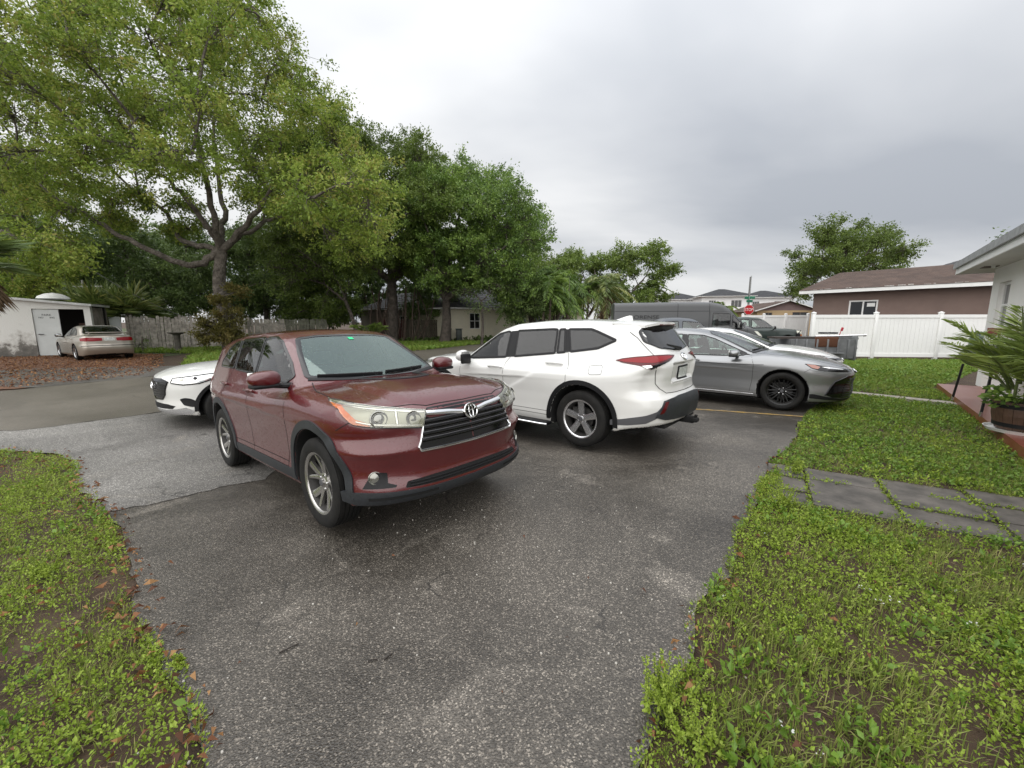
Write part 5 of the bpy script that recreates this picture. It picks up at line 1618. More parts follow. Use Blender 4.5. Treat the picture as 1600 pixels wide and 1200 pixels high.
# ---- champagne saloon by the shed, seen from behind
PA = dict(PC); PA.update(wb=2.715, R=0.315, Ra=0.37, x0=-3.80, x1=1.0, wmod=[], fmod=[],
    deck=[(0.97, 0.60), (0.85, 0.72), (0.4, 0.85), (-0.1, 0.92), (-0.45, 0.96), (-1.0, 0.94), (-2.4, 0.97), (-2.9, 1.03), (-3.4, 1.045), (-3.78, 1.02)],
    roof=[(0.05, 0.74), (-0.42, 0.955), (-1.20, 1.29), (-1.6, 1.40), (-2.0, 1.43), (-2.35, 1.415), (-2.6, 1.36), (-3.1, 1.08), (-3.5, 0.85)], roof_s=0.06,
    front=[(0.0, 0.80), (0.2, 0.92), (0.5, 0.97), (0.6, 0.95), (0.7, 0.85)], rear=[(0.0, -3.55), (0.28, -3.72), (0.42, -3.78), (0.58, -3.79), (0.64, -3.74), (0.85, -3.73), (1.0, -3.70), (1.06, -3.66)],
    bowr=[(0.0, 0.0), (0.4, 0.03), (0.7, 0.13), (0.82, 0.27), (0.90, 0.6)], flare=[], gw=[(0.0, 0.74), (-0.6, 0.77), (-1.3, 0.78), (-2.4, 0.77), (-3.2, 0.66), (-3.9, 0.55)],
    side=[(0.12, 0.82), (0.22, 0.865), (0.45, 0.875), (0.66, 0.880), (0.80, 0.872), (0.90, 0.845), (1.0, 0.78)], xcr=-2.6)
paint('paint_champagne', (0.42, 0.38, 0.32), 0.6, 0.35, 0.2, 0.15)
pa = un(120, 563)
_yaw = math.radians(147)
# the rear left tyre stands on pixel (120, 563)
_fx = pa[0] + math.cos(_yaw) * 2.715 + math.sin(_yaw) * 0.85
_fy = pa[1] + math.sin(_yaw) * 2.715 - math.cos(_yaw) * 0.85
Ac = Car('parked_saloon', PA, (_fx, _fy, _yaw, 0.0, 0.0), 'champagne saloon with boot spoiler parked nose-in by the white shed', 'vehicles across the street', 0.035, MATS['paint_champagne'])
simple_car(Ac, MATS['paint_champagne'], [[(-0.66, .97), (-1.05, 1.17), (-1.35, 1.28), (-1.65, 1.32), (-1.66, .985)], [(-1.74, 1.325), (-2.15, 1.31), (-2.45, 1.20), (-2.62, 1.03), (-1.74, .99)]],
    [(0, 1.36), (.4, 1.33), (.60, 1.0), (0, .985)], [(0, 1.385), (.42, 1.365), (.50, 1.33), (.60, 1.10), (.50, 1.075), (0, 1.07)],
    [[(-0.55, .93), (-0.5, .5), (-0.55, .25), (-1.66, .25), (-1.70, .96)], [(-1.70, .96), (-1.66, .25), (-2.25, .25), (-2.40, .58), (-2.6, .75), (-2.62, 1.0)]],
    [(.3, .80, .80), (.75, .6, .72), (.85, .45, .70), (.86, .45, .60), (.7, .68, .60), (.4, .84, .68)], None, MATS['alloy'], 'cover7', .315, .205, .20, .875, 'glass_clear', [(-1.6, -1.4, .84), (-2.5, -2.3, .86)], (-0.78, .95, 1.0, MATS['black_plastic']), (-1.3, -2.2))
for sd in (-1, 1):
    T = np.array([(-3.45, .86, .905), (-3.68, .70, .935), (-3.73, .5, .94), (-3.74, .22, .915), (-3.74, .22, .80), (-3.72, .5, .785), (-3.66, .74, .785), (-3.48, .86, .80)]) * [1, sd, 1]
    Ac.panel('taillight', roundpoly(Ac.uv(T, 'cylr'), .01), 'cylr', MATS['lamp_red'], 1, .006, .01, .05)
Ac.panel('licence_plate', [(-.16, .80), (.16, .80), (.16, .93), (-.16, .93)], 'rear', MATS['plate'], 1, .008, .006)
Ac.strip('bumper_moulding', [(-.80, .60), (-.4, .61), (0, .61), (.4, .61), (.80, .60)], 'rear', MATS['cladding'], .03, .004, h=.008)
sp = MB().box((-3.62, 0, 1.135), (.16, 1.28, .03), bev=.012)
for sd in (-1, 1): sp.box((-3.60, sd * .56, 1.085), (.10, .04, .09), bev=.01)
sp.build('boot_spoiler', MATS['paint_champagne'], Ac.root)
# ---- grey high-roof van
PV = dict(wb=4.1, R=0.345, Ra=0.43, x0=-6.0, x1=1.0, ymax=1.02, zmax=2.55,
    deck=[(0.98, 0.95), (0.80, 1.06), (0.35, 1.30), (0.15, 1.38), (-1.0, 1.38), (-6.2, 1.38)], roof=[(0.8, 0.95), (0.25, 1.33), (-0.62, 2.18), (-0.95, 2.40), (-1.5, 2.49), (-3.0, 2.50), (-6.2, 2.47)], roof_s=0.10,
    front=[(0.0, 0.85), (0.3, 0.95), (0.6, 0.97), (0.9, 0.95), (1.05, 0.85)], bowf=[(0.0, 0.0), (0.5, 0.06), (0.8, 0.22), (0.95, 0.42), (1.05, 0.8)],
    rear=[(0.0, -5.9), (0.5, -5.98), (2.6, -5.90)], bowr=[(0.0, 0.0), (0.9, 0.02), (1.0, 0.15)], side=[(0.2, 0.96), (0.5, 0.985), (1.2, 0.985), (1.5, 0.97)],
    plan=[(1.0, -0.10), (0.3, -0.01), (-0.6, 0.0), (-4.8, 0.0)], belt=[(0.5, 1.25), (-4.8, 1.25)], gw=[(0.6, 0.86), (-0.6, 0.95), (-1.2, 0.975), (-4.8, 0.975)], tumble=0.075, crown=0.05, rcrown=0.03,
    zb=[(0.9, 0.28), (-6.2, 0.32)], wcurve=[(0.8, 0.22), (-0.8, 0.18), (-1.5, 0.0), (-4.8, 0.0)], k_st=0.1, k_f=0.08, k_r=0.06, k_g=0.16, k_j=0.04, grear=True, well_y=0.62, seat_z=.75, dash_x=-.3, dash_z=1.25)
paint('paint_van', (0.058, 0.060, 0.062), 0.0, 0.45, 0.2, 0.1, coat=.35)
vp_ = at(1148, 505, 19.4)
Vc = Car('delivery_van', PV, (vp_[0] + .30, 19.6, math.radians(-9), 0.0, 0.0), 'dark grey high-roof van with black lettering on its side', 'vehicles parked beyond the driveway', 0.05, MATS['paint_van'], cat='van')
simple_car(Vc, MATS['paint_van'], [[(-0.05, 1.32), (-0.42, 1.72), (-0.60, 1.88), (-0.62, 1.26), (-0.2, 1.24)], [(-0.70, 1.93), (-1.45, 1.97), (-1.50, 1.26), (-0.70, 1.26)]], [(0, 2.12), (.5, 2.09), (.66, 2.02), (.80, 1.42), (0, 1.38)], None,
    [[(0.05, 1.24), (0.0, .6), (-0.2, .42), (-1.58, .42), (-1.58, 2.05), (-0.72, 2.02), (-0.45, 1.82)]], [(.35, .93, 1.15), (.75, .75, 1.10), (.85, .62, 1.0), (.82, .66, .85), (.55, .88, .95)], None,
    MATS['alloy_dark'], 'cover7', .345, .23, .21, .96, 'glass_mid', [(-1.50, -1.35, 1.10)], (-0.35, 1.17, 1.42, MATS['black_plastic'], (.14, .22, .34)), ())
for sd in (-1, 1):
    seams(Vc, [[(-1.62, 2.05), (-5.9, 2.05)], [(-3.0, .5), (-3.0, 2.4)], [(-1.62, .5), (-1.62, 2.4)]], sd, .018)
py_ = Vc.project(np.array([[-3.25, 1.74]]), 'side', -1)[0][0]
lettering('FLORENSE', .235, (-4.55, py_[1] - .006, 1.775), (PI / 2, 0, 0), mat('letter_black', (.006, .006, .006), .5), Vc.root, sx=1.35)
# ---- pickups
def pickup(name, P, pose, label, pm, h=0.045):
    c = Car(name, P, pose, label, 'vehicles parked beyond the driveway', h, pm, cat='pickup truck')
    simple_car(c, pm, [[(-0.62, 1.22), (-0.95, 1.48), (-1.12, 1.60), (-1.70, 1.64), (-1.74, 1.20)], [(-1.86, 1.64), (-2.35, 1.62), (-2.42, 1.20), (-1.86, 1.20)]], [(0, 1.66), (.4, 1.65), (.58, 1.61), (.70, 1.27), (0, 1.24)], [(0, 1.64), (.5, 1.62), (.58, 1.28), (0, 1.28)],
        [[(-0.55, 1.15), (-0.5, .6), (-0.55, .42), (-1.78, .42), (-1.80, 1.18)]], [(.42, .90, 1.06), (.70, .78, 1.05), (.82, .60, 1.04), (.84, .60, .86), (.72, .78, .86), (.45, .90, .88)], None, MATS['alloy_dark'], 'cover7', .37, .24, .21, .93, 'glass_clear', [(-1.72, -1.55, 1.02)], (-0.72, 1.06, 1.22, MATS['black_plastic'], (.12, .2, .18)), (-1.5,))
    c.panel('grille', sym([(0, 1.04), (.55, 1.03), (.56, .84), (0, .83)]), 'front', MATS['black_plastic'], 1, .006, .01)
    b = MB().box((.90, 0, .60), (.14, 1.84, .20), bev=.05).build('front_bumper', MATS['alloy_dark'], c.root)
    for sd in (-1, 1):
        c.panel('turn_signal', c.uv(np.array([(.40, .91, .86), (.74, .76, .85), (.74, .76, .80), (.40, .91, .80)]) * [1, sd, 1], 'cylf'), 'cylf', MATS['lamp_amber'], 1, .006, .01)
    return c
PG = dict(wb=3.2, R=0.37, Ra=0.45, x0=-4.35, x1=0.95, ymax=0.98, zmax=1.83,
    deck=[(0.92, 1.02), (0.75, 1.10), (0.2, 1.16), (-0.4, 1.19), (-1.0, 1.18), (-4.4, 1.20)], roof=[(0.0, 0.98), (-0.45, 1.20), (-1.05, 1.64), (-1.3, 1.75), (-1.8, 1.79), (-2.3, 1.77), (-2.5, 1.65), (-2.62, 1.1)], roof_s=0.05,
    front=[(0.0, 0.75), (0.4, 0.88), (0.8, 0.88), (1.02, 0.86), (1.1, 0.78)], bowf=[(0.0, 0.0), (0.5, 0.03), (0.75, 0.09), (0.88, 0.2), (1.0, 0.55)], rear=[(0.0, -4.3), (1.3, -4.3)], bowr=[(0.0, 0.0), (0.9, 0.02), (1.0, 0.15)],
    side=[(0.2, 0.88), (0.4, 0.92), (0.8, 0.94), (1.05, 0.92), (1.25, 0.88)], plan=[(1.0, -0.05), (0.3, 0.0), (-4.4, 0.0)], flare=[(0, .03, .5, .65, .3), (-3.2, .03, .5, .65, .3)], belt=[(0.0, 1.15), (-4.4, 1.16)], gw=[(0.0, 0.80), (-0.6, 0.84), (-2.6, 0.84)],
    tumble=0.30, crown=0.04, rcrown=0.03, zb=[(0.9, 0.42), (-4.4, 0.45)], wcurve=[(0.3, 0.14), (-1.0, 0.14), (-1.8, 0.0), (-3, 0.0)], k_st=0.09, k_f=0.07, k_r=0.05, k_g=0.08, k_j=0.03, seat_z=.72, dash_z=1.08,
    cut=[lambda x, a, z: smax(smax(smax(x + 2.72, -4.2 - x, .02), a - .78, .02), .70 - z, .02)])
paint('paint_green', (0.004, 0.016, 0.012), 0.0, 0.4, 0.2, 0.05, coat=.4)
paint('paint_slate', (0.06, 0.07, 0.085), 0.2, 0.35, 0.2, 0.1, coat=.5)
gp_ = at(1254, 520, 22.0)
Gc = pickup('pickup_truck', PG, (gp_[0] - 1.0, 22.4, math.radians(-9), 0.05, 0.0), 'dark green pickup truck in front of the far white fence', MATS['paint_green'])
sp_ = at(1098, 510, 14.6)
Sc2 = pickup('pickup_truck', dict(PG), (sp_[0] + 1.25, 15.6, math.radians(-6), -0.06, 0.0), 'slate grey pickup whose cab shows between the white SUV and the van', MATS['paint_slate'], 0.05)
# ---- two cars far down the street, only their roofs clear the white SUV
PF = dict(PW); PF.update(wmod=[], rmod=[])
for (px, Y_, yaw_, nm, pmn, lab) in ((818, 24.5, 160, 'parked_car', paint('paint_silver', (.5, .51, .53), .7, .3, .2), 'silver car whose roof shows under the fig tree beyond the white SUV'), (905, 30.0, 5, 'parked_car', paint('paint_black', (.02, .02, .022), .2, .3, .2), 'dark car whose roof shows in front of the palm trunks')):
    p_ = at(px, 520, Y_)
    PZ = dict(PF)
    fc = Car(nm, PZ, (p_[0], Y_, math.radians(yaw_), -0.12, 0.0), lab, 'vehicles across the street', 0.07, pmn)
    simple_car(fc, pmn, [[(-0.70, 1.14), (-1.2, 1.49), (-1.40, 1.53), (-1.46, 1.15)], [(-1.60, 1.545), (-2.33, 1.56), (-2.37, 1.238), (-1.64, 1.165)], [(-2.52, 1.56), (-2.9, 1.55), (-3.2, 1.42), (-2.62, 1.26)]], [(0, 1.58), (.5, 1.56), (.68, 1.20), (0, 1.175)], [(0, 1.58), (.55, 1.55), (.60, 1.32), (0, 1.30)], [], [(.1, .82, 1.05), (.8, .45, .97), (.82, .45, .88), (.3, .89, .95)], [(-3.3, .785, 1.17), (-3.8, .42, 1.24), (-3.8, .5, 1.1), (-3.5, .78, 1.1)], MATS['alloy'], 'thick5', .37, .23, .24, .93, 'glass_tint', (), None, (), hole=False)
# ================================================================== buildings, fences, signs
def stucco(name, col, s=0.25, bumps=(45, 0.5, 0.012), sc=2.0, c2=None):
    return mat(name, col, 0.85, noise=(sc, s) if c2 is None else (sc, s, c2), bump=bumps)
def frame2(o, u, zdir=(0, 0, 1)):
    """4x4: local x along u (2D), local y up, local z out"""
    u = np.array([u[0], u[1], 0.0]); u /= np.linalg.norm(u)
    z = np.array(zdir, float)
    n = np.cross(u, z)
    M = np.eye(4); M[:3, 0] = u; M[:3, 1] = z; M[:3, 2] = n; M[:3, 3] = o
    return M
def wall_with_holes(name, M, w, h, holes, m, parent, thick=0.2, x0=0.0):
    """wall in the frame's xy plane, outer face at z=0, rectangular openings (x0,y0,x1,y1)"""
    xs = sorted({x0, w} | {v for q in holes for v in (q[0], q[2])})
    ys = sorted({0.0, h} | {v for q in holes for v in (q[1], q[3])})
    b = MB()
    def inside(x, y): return any(q[0] < x < q[2] and q[1] < y < q[3] for q in holes)
    V = []; F = []
    def quad(p):
        k = len(V)
        V.extend(p); F.append((k, k + 1, k + 2, k + 3))
    for i in range(len(xs) - 1):
        for j in range(len(ys) - 1):
            if inside((xs[i] + xs[i + 1]) / 2, (ys[j] + ys[j + 1]) / 2): continue
            a, b_, c, d = xs[i], xs[i + 1], ys[j], ys[j + 1]
            quad([(a, c, 0), (b_, c, 0), (b_, d, 0), (a, d, 0)])
            quad([(a, d, -thick), (b_, d, -thick), (b_, c, -thick), (a, c, -thick)])
    for q in holes:
        a, c, b_, d = q
        quad([(a, c, 0), (a, c, -thick), (b_, c, -thick), (b_, c, 0)]); quad([(a, d, 0), (b_, d, 0), (b_, d, -thick), (a, d, -thick)])
        quad([(a, c, 0), (a, d, 0), (a, d, -thick), (a, c, -thick)]); quad([(b_, c, 0), (b_, c, -thick), (b_, d, -thick), (b_, d, 0)])
    a, b_, c, d = x0, w, 0, h
    quad([(a, c, 0), (a, d, 0), (a, d, -thick), (a, c, -thick)]); quad([(b_, c, 0), (b_, c, -thick), (b_, d, -thick), (b_, d, 0)]); quad([(a, d, 0), (b_, d, 0), (b_, d, -thick), (a, d, -thick)])
    V = np.array(V, float) @ M[:3, :3].T + M[:3, 3]
    return MB().add(V, F).build(name, m, parent)
def boxM(M, lo, hi):
    lo, hi = np.array(lo, float), np.array(hi, float)
    V = np.array([[(lo, hi)[i][0], (lo, hi)[j][1], (lo, hi)[k][2]] for k in (0, 1) for j in (0, 1) for i in (0, 1)])
    F = [(0, 2, 3, 1), (4, 5, 7, 6), (0, 1, 5, 4), (2, 6, 7, 3), (0, 4, 6, 2), (1, 3, 7, 5)]
    return V @ M[:3, :3].T + M[:3, 3], F
def bld_window(M, x0, y0, x1, y1, parent, m_fr, mull=(1, 1), depth=0.09, fr=0.05, pane='pane_dark', sill=None, name='window'):
    """window = frame bars (own mesh) > pane (each), sill"""
    b = MB()
    for lo, hi in (((x0, y0, -depth), (x0 + fr, y1, -depth + .05)), ((x1 - fr, y0, -depth), (x1, y1, -depth + .05)), ((x0 + fr, y1 - fr, -depth), (x1 - fr, y1, -depth + .05)), ((x0 + fr, y0, -depth), (x1 - fr, y0 + fr, -depth + .05))):
        b.add(*boxM(M, lo, hi))
    nx, ny = mull
    for i in range(1, nx):
        x = x0 + (x1 - x0) * i / nx
        b.add(*boxM(M, (x - fr * .45, y0 + fr, -depth + .003), (x + fr * .45, y1 - fr, -depth + .047)))
    for j in range(1, ny):
        y = y0 + (y1 - y0) * j / ny
        b.add(*boxM(M, (x0 + fr, y - fr * .45, -depth + .006), (x1 - fr, y + fr * .45, -depth + .044)))
    w = b.build(name, m_fr, parent)
    for i in range(nx):
        for j in range(ny):
            xa, xb = x0 + (x1 - x0) * i / nx, x0 + (x1 - x0) * (i + 1) / nx
            ya, yb = y0 + (y1 - y0) * j / ny, y0 + (y1 - y0) * (j + 1) / ny
            MB().add(*boxM(M, (xa + fr * .3, ya + fr * .3, -depth + .015), (xb - fr * .3, yb - fr * .3, -depth + .021))).build('pane', MATS[pane], w)
    if sill is not None:
        MB().add(*boxM(M, (x0 - .06, y0 - .07, -depth), (x1 + .06, y0 - .002, .05))).build('sill', sill, w)
    return w
mat('pane_dark', (0.012, 0.014, 0.016), 0.06, 0, 0.3)
mat('white_trim', (0.78, 0.78, 0.76), 0.5, noise=(5, .08))
mat('interior_dark', (0.01, 0.009, 0.008), 0.95)
def roof_shingles(name, c1, c2, s=7.0):
    """strip-shingle roof: courses with uneven tabs"""
    if name in MATS: return MATS[name]
    m = mat(name, c1, 0.85)
    t = m.node_tree; b = t.nodes['Principled BSDF']
    tcn = N(t, 'ShaderNodeTexCoord')
    br = N(t, 'ShaderNodeTexBrick', i_Scale=s)
    br.inputs['Color1'].default_value = (*c1, 1); br.inputs['Color2'].default_value = (*c2, 1); br.inputs['Mortar'].default_value = tuple(v * .45 for v in c1) + (1,)
    br.inputs['Mortar Size'].default_value = 0.012; br.inputs['Brick Width'].default_value = 0.55; br.inputs['Row Height'].default_value = 0.3
    LK(t, tcn.outputs['Object'], br.inputs['Vector'])
    nn = N(t, 'ShaderNodeTexNoise', i_Scale=1.5, i_Detail=6.0)
    LK(t, tcn.outputs['Object'], nn.inputs['Vector'])
    r = ramp(t, [(0.3, 0.65), (0.7, 1.15)])
    LK(t, nn.outputs[0], r.inputs[0])
    mm = N(t, 'ShaderNodeMix', data_type='RGBA', blend_type='MULTIPLY'); mm.inputs['Factor'].default_value = 1.0
    LK(t, br.outputs[0], mm.inputs['A']); LK(t, r.outputs[0], mm.inputs['B'])
    LK(t, mm.outputs['Result'], b.inputs['Base Color'])
    return m
def roof_courses(name, p00, p10, p11, p01, m, parent, n=14, t=0.03):
    """sloping roof plane of overlapping courses; p00-p10 eave, p01-p11 ridge"""
    p00, p10, p11, p01 = (np.array(p, float) for p in (p00, p10, p11, p01))
    nn = np.cross(p10 - p00, p01 - p00); nn /= np.linalg.norm(nn)
    if nn[2] < 0: nn = -nn
    b = MB()
    for i in range(n):
        a, c = i / n, (i + 1.25) / n
        c = min(c, 1.0)
        e0, e1 = p00 + (p01 - p00) * a, p10 + (p11 - p10) * a
        f0, f1 = p00 + (p01 - p00) * c, p10 + (p11 - p10) * c
        V = [e0 + nn * t, e1 + nn * t, f1 + nn * .006, f0 + nn * .006, e0, e1, f1 - nn * .02, f0 - nn * .02]
        b.add(V, [(0, 1, 2, 3), (7, 6, 5, 4), (0, 4, 5, 1), (1, 5, 6, 2), (3, 7, 4, 0), (2, 6, 7, 3)])
    return b.build(name, m, parent)

# ---- white house at the right edge
def white_house():
    C0 = np.array([10.85, 9.42]); u = A_          # wall runs from its far corner towards the camera
    H = empty('white_house', (C0[0], C0[1], 0), 0, 'white stucco house with flat grey-edged eave and small window at the right edge', 'house')
    Hi = Matrix.Translation(H.location).inverted()
    def loc(M): M = M.copy(); M[:3, 3] -= np.array([C0[0], C0[1], 0]); return M
    m_w = stucco('stucco_white', (0.84, 0.83, 0.80), 0.06)
    # local x along u (towards camera), local z outwards (to the lawn)
    M = frame2((0, 0, 0.1), u)
    if np.dot(M[:3, 2][:2], NN) < 0:
        M[:3, 2] *= -1
    zt = 2.62
    holes = [(0.60, 1.33, 1.46, 2.28)]
    wall_with_holes('wall', M, 12.0, zt, holes, m_w, H, .2)
    bld_window(M, 0.60, 1.33, 1.46, 2.28, H, MATS['white_trim'], (1, 2), 0.12, 0.055, 'pane_dark')
    # brick sill, brick by brick
    m_b = mat('brick_red', (0.30, 0.07, 0.05), 0.8, noise=(20, .4))
    s = MB().add(*boxM(M, (0.54, 1.20, .0), (1.38, 1.215, .05))).build('sill', m_b, H)
    for i in range(8):
        xa = .54 + i * .105
        MB().add(*boxM(M, (xa + .006, 1.217, -.02), (xa + .099, 1.325, .055))).build('brick', m_b, s)
    # far end wall
    M2 = frame2((0, 0, 0.1), -NN)
    if np.dot(M2[:3, 2][:2], -A_) < 0: M2[:3, 2] *= -1
    wall_with_holes('wall', M2, 6.0, zt, [], m_w, H, .2, x0=.202)
    # eave slab: soffit, fascia, drip edge
    m_s = mat('soffit', (0.60, 0.60, 0.57), 0.8, noise=(2.0, .12))
    V, F = boxM(M, (-.80, zt + .0, -.6), (12, zt + .03, .48))
    so_ = MB().add(V, F).build('soffit', m_s, H)
    MB().add(*boxM(M, (-.82, zt - .01, .482), (12, zt + .12, .51))).build('fascia', MATS['white_trim'], H)
    MB().add(*boxM(M, (-.85, zt + .122, .44), (12, zt + .26, .56))).build('gravel_stop', mat('roof_edge_grey', (0.36, 0.37, 0.37), .5, .3, noise=(8, .35)), H)
    MB().add(*boxM(M, (-.822, zt - .01, -6), (-.802, zt + .12, .48))).build('fascia', MATS['white_trim'], H)
    # roof deck
    V = np.array([(-.84, zt + .12, .45), (12, zt + .12, .45), (12, zt + .9, -6), (-.84, zt + .9, -6)]) @ M[:3, :3].T + M[:3, 3]
    V2 = V - [0, 0, .06]
    MB().add(np.concatenate([V, V2]), [(0, 1, 2, 3), (7, 6, 5, 4), (0, 4, 5, 1), (1, 5, 6, 2), (2, 6, 7, 3), (3, 7, 4, 0)]).build('roof', mat('roof_grey', (.25, .25, .25), .9, noise=(6, .3)), H)
    # soffit vent and lamp
    MB().add(*boxM(M, (.55, zt - .012, .10), (.95, zt - .001, .32))).build('soffit_vent', mat('vent_brown', (.08, .05, .04), .7), H)
    p = np.array([1.02, zt - .03, .2]) @ M[:3, :3].T + M[:3, 3]
    MB().lathe([(0, -.03), (.03, -.02), (.03, .02), (.045, .028)], 12, c=p).build('soffit_lamp', MATS['white_trim'], H)
    return H
white_house()

# ---- white vinyl fence
def vinyl_fence(name, pts, h, label, z0=0.0, dz=None):
    H = empty(name, (pts[0][0], pts[0][1], 0), 0, label, 'fence', 'white vinyl fences')
    o = np.array([pts[0][0], pts[0][1], 0.0])
    mv = mat('vinyl_white', (0.80, 0.80, 0.78), 0.45, noise=(1.5, .05), bump=(3, .05, .01))
    for i, p in enumerate(pts):
        zz = (dz[i] if dz else 0) + z0
        b = MB().box((p[0] - o[0], p[1] - o[1], zz + (h + .06) / 2 - .1), (.127, .127, h + .06 + .2), bev=.006)
        b.box((p[0] - o[0], p[1] - o[1], zz + h + .075), (.15, .15, .03), bev=.006)
        V = [(-.07, -.07), (.07, -.07), (.07, .07), (-.07, .07)]
        b.add([(p[0] - o[0] + x, p[1] - o[1] + y, zz + h + .091) for x, y in V] + [(p[0] - o[0], p[1] - o[1], zz + h + .13)], [(0, 1, 4), (1, 2, 4), (2, 3, 4), (3, 0, 4)])
        b.build('post', mv, H)
    for i in range(len(pts) - 1):
        a, b_ = np.array(pts[i]), np.array(pts[i + 1])
        L = np.linalg.norm(b_ - a); u = (b_ - a) / L
        za, zb_ = ((dz[i], dz[i + 1]) if dz else (0, 0))
        M = frame2((a[0] - o[0], a[1] - o[1], z0), u)
        sh = (zb_ - za) / L
        M[:3, 0] = [u[0], u[1], sh]; M[2, 3] += za
        M2 = M.copy()
        MB().add(*boxM(M2, (.064, h - .13, -.04), (L - .064, h, .04))).build('rail', mv, H)
        MB().add(*boxM(M2, (.064, .04, -.04), (L - .064, .18, .04))).build('rail', mv, H)
        n = int((L - .13) / .155)
        w = (L - .13) / n
        for k in range(n):
            x = .065 + k * w
            MB().add(*boxM(M2, (x + .0025, .178, -.013), (x + w - .0025, h - .128, .013))).build('board', mv, H)
    return H
fp = [np.array([15.27, 17.30]) + (i) * 2.44 * np.array([math.cos(math.radians(-6.5)), math.sin(math.radians(-6.5))]) for i in (-1, 0, 1, 2)]
vinyl_fence('vinyl_fence', [tuple(p) for p in fp], 1.80, 'white vinyl privacy fence across the back of the lawn', 0.06)
q0, q1 = at(1160, 500, 27.5), at(1262, 500, 26.5)
ff = [q0[:2] + (q1[:2] - q0[:2]) * k / 3 for k in range(4)]
vinyl_fence('vinyl_fence', [tuple(p) for p in ff], 1.80, 'far white vinyl fence behind the green pickup truck', 0.20)
bp_ = at(1268, 505, 19.0)
MB().box((bp_[0], bp_[1], .95), (.09, .09, 2.0), bev=.01).build('gate_post', mat('brown_metal', (.12, .08, .065), .6)); tag(bpy.data.objects['gate_post'], 'thin brown post at the corner of the near white fence', 'post')

# ---- brown house behind the fence
def brown_house():
    a, b = at(1272, 460, 23.0)[:2], at(1556, 450, 17.9)[:2]
    L = np.linalg.norm(b - a); u = (b - a) / L
    H = empty('brown_house', (a[0], a[1], 0), 0, 'brown stucco bungalow with brown shingle roof and peeling white fascia', 'house')
    M = frame2((0, 0, 0.0), u)
    if M[:3, 2][1] > 0: M[:3, 2] *= -1
    m_b = stucco('stucco_brown', (0.195, 0.138, 0.118), 0.16, sc=1.2)
    ez = 3.18
    # window from pixels 1327..1373
    def xat(px):
        d = ray(px, 470); s = np.linalg.solve(np.array([[u[0], -d[0]], [u[1], -d[1]]]), -a); return s[0], s[1]
    x0, t0 = xat(1327); x1, t1 = xat(1372.5)
    z0 = CAMH + ray(1350, 500)[2] * t0; z1 = CAMH + ray(1350, 469)[2] * (t0 + t1) / 2
    wall_with_holes('wall', M, L + 4, ez, [(x0, z0, x1, z1)], m_b, H, .2)
    bld_window(M, x0, z0, x1, z1, H, MATS['white_trim'], (2, 1), .07, .07, 'pane_dark')
    MB().add(*boxM(M, ((x0 + x1) / 2 + .15, z1 - .33, -.045), (x1 - .12, z1 - .15, -.040))).build('window_sticker', MATS['white_trim'], H)
    M2 = M.copy(); M2[:3, 0] = -M[:3, 2]; M2[:3, 2] = -M[:3, 0]
    wall_with_holes('wall', M2, 8, ez, [], m_b, H, .2, x0=.202)
    ov = .55
    # peeling fascia: board plus flaked remnants
    MB().add(*boxM(M, (-ov, ez - .10, ov), (L + 4, ez + .07, ov + .03))).build('fascia', MATS['white_trim'], H)
    r2 = np.random.default_rng(8)
    fl = MB()
    x = -ov
    while x < L + 3.5:
        w = r2.uniform(.05, .35)
        if r2.random() < .6: fl.add(*boxM(M, (x, ez + .072, ov - .01), (x + w, ez + .072 + r2.uniform(.03, .10), ov + .012)))
        x += w + r2.uniform(.02, .25)
    fl.build('flaking_paint', mat('flaking', (.62, .60, .56), .8, noise=(20, .4)), H)
    MB().add(*boxM(M, (-ov, ez - .02, -.2), (L + 4, ez, ov - .002))).build('soffit', mat('soffit_brown', (.10, .075, .065), .9), H)
    def W_(x, y, z): return np.array([x, y, z]) @ M[:3, :3].T + M[:3, 3]
    m_r = roof_shingles('shingle_brown', (.105, .068, .052), (.08, .052, .041))
    roof_courses('roof', W_(-ov, ez + .07, ov + .05), W_(L + 4, ez + .07, ov + .05), W_(L + 4, ez + 1.30, -3.8), W_(.15, ez + 1.30, -3.8), m_r, H, 16, .02)
    roof_courses('roof', W_(L + 4, ez + .0, -8.2), W_(-ov, ez + .0, -8.2), W_(.15, ez + 1.30, -3.8), W_(L + 4, ez + 1.30, -3.8), m_r, H, 4, .02)
    V = [W_(-ov, ez + .05, ov + .05), W_(.15, ez + 1.28, -3.8), W_(-ov, ez, -8.2)]
    MB().add(V, [(0, 1, 2)]).build('gable', m_b, H)
    # higher dark roof at the back right
    m_d = roof_shingles('shingle_dark', (.075, .075, .078), (.05, .05, .053))
    roof_courses('roof', W_(3.6, ez + .95, -3.2), W_(L + 4, ez + .95, -3.2), W_(L + 4, ez + 2.0, -6.0), W_(5.3, ez + 1.85, -6.0), m_d, H, 8, .02)
    return H
brown_house()

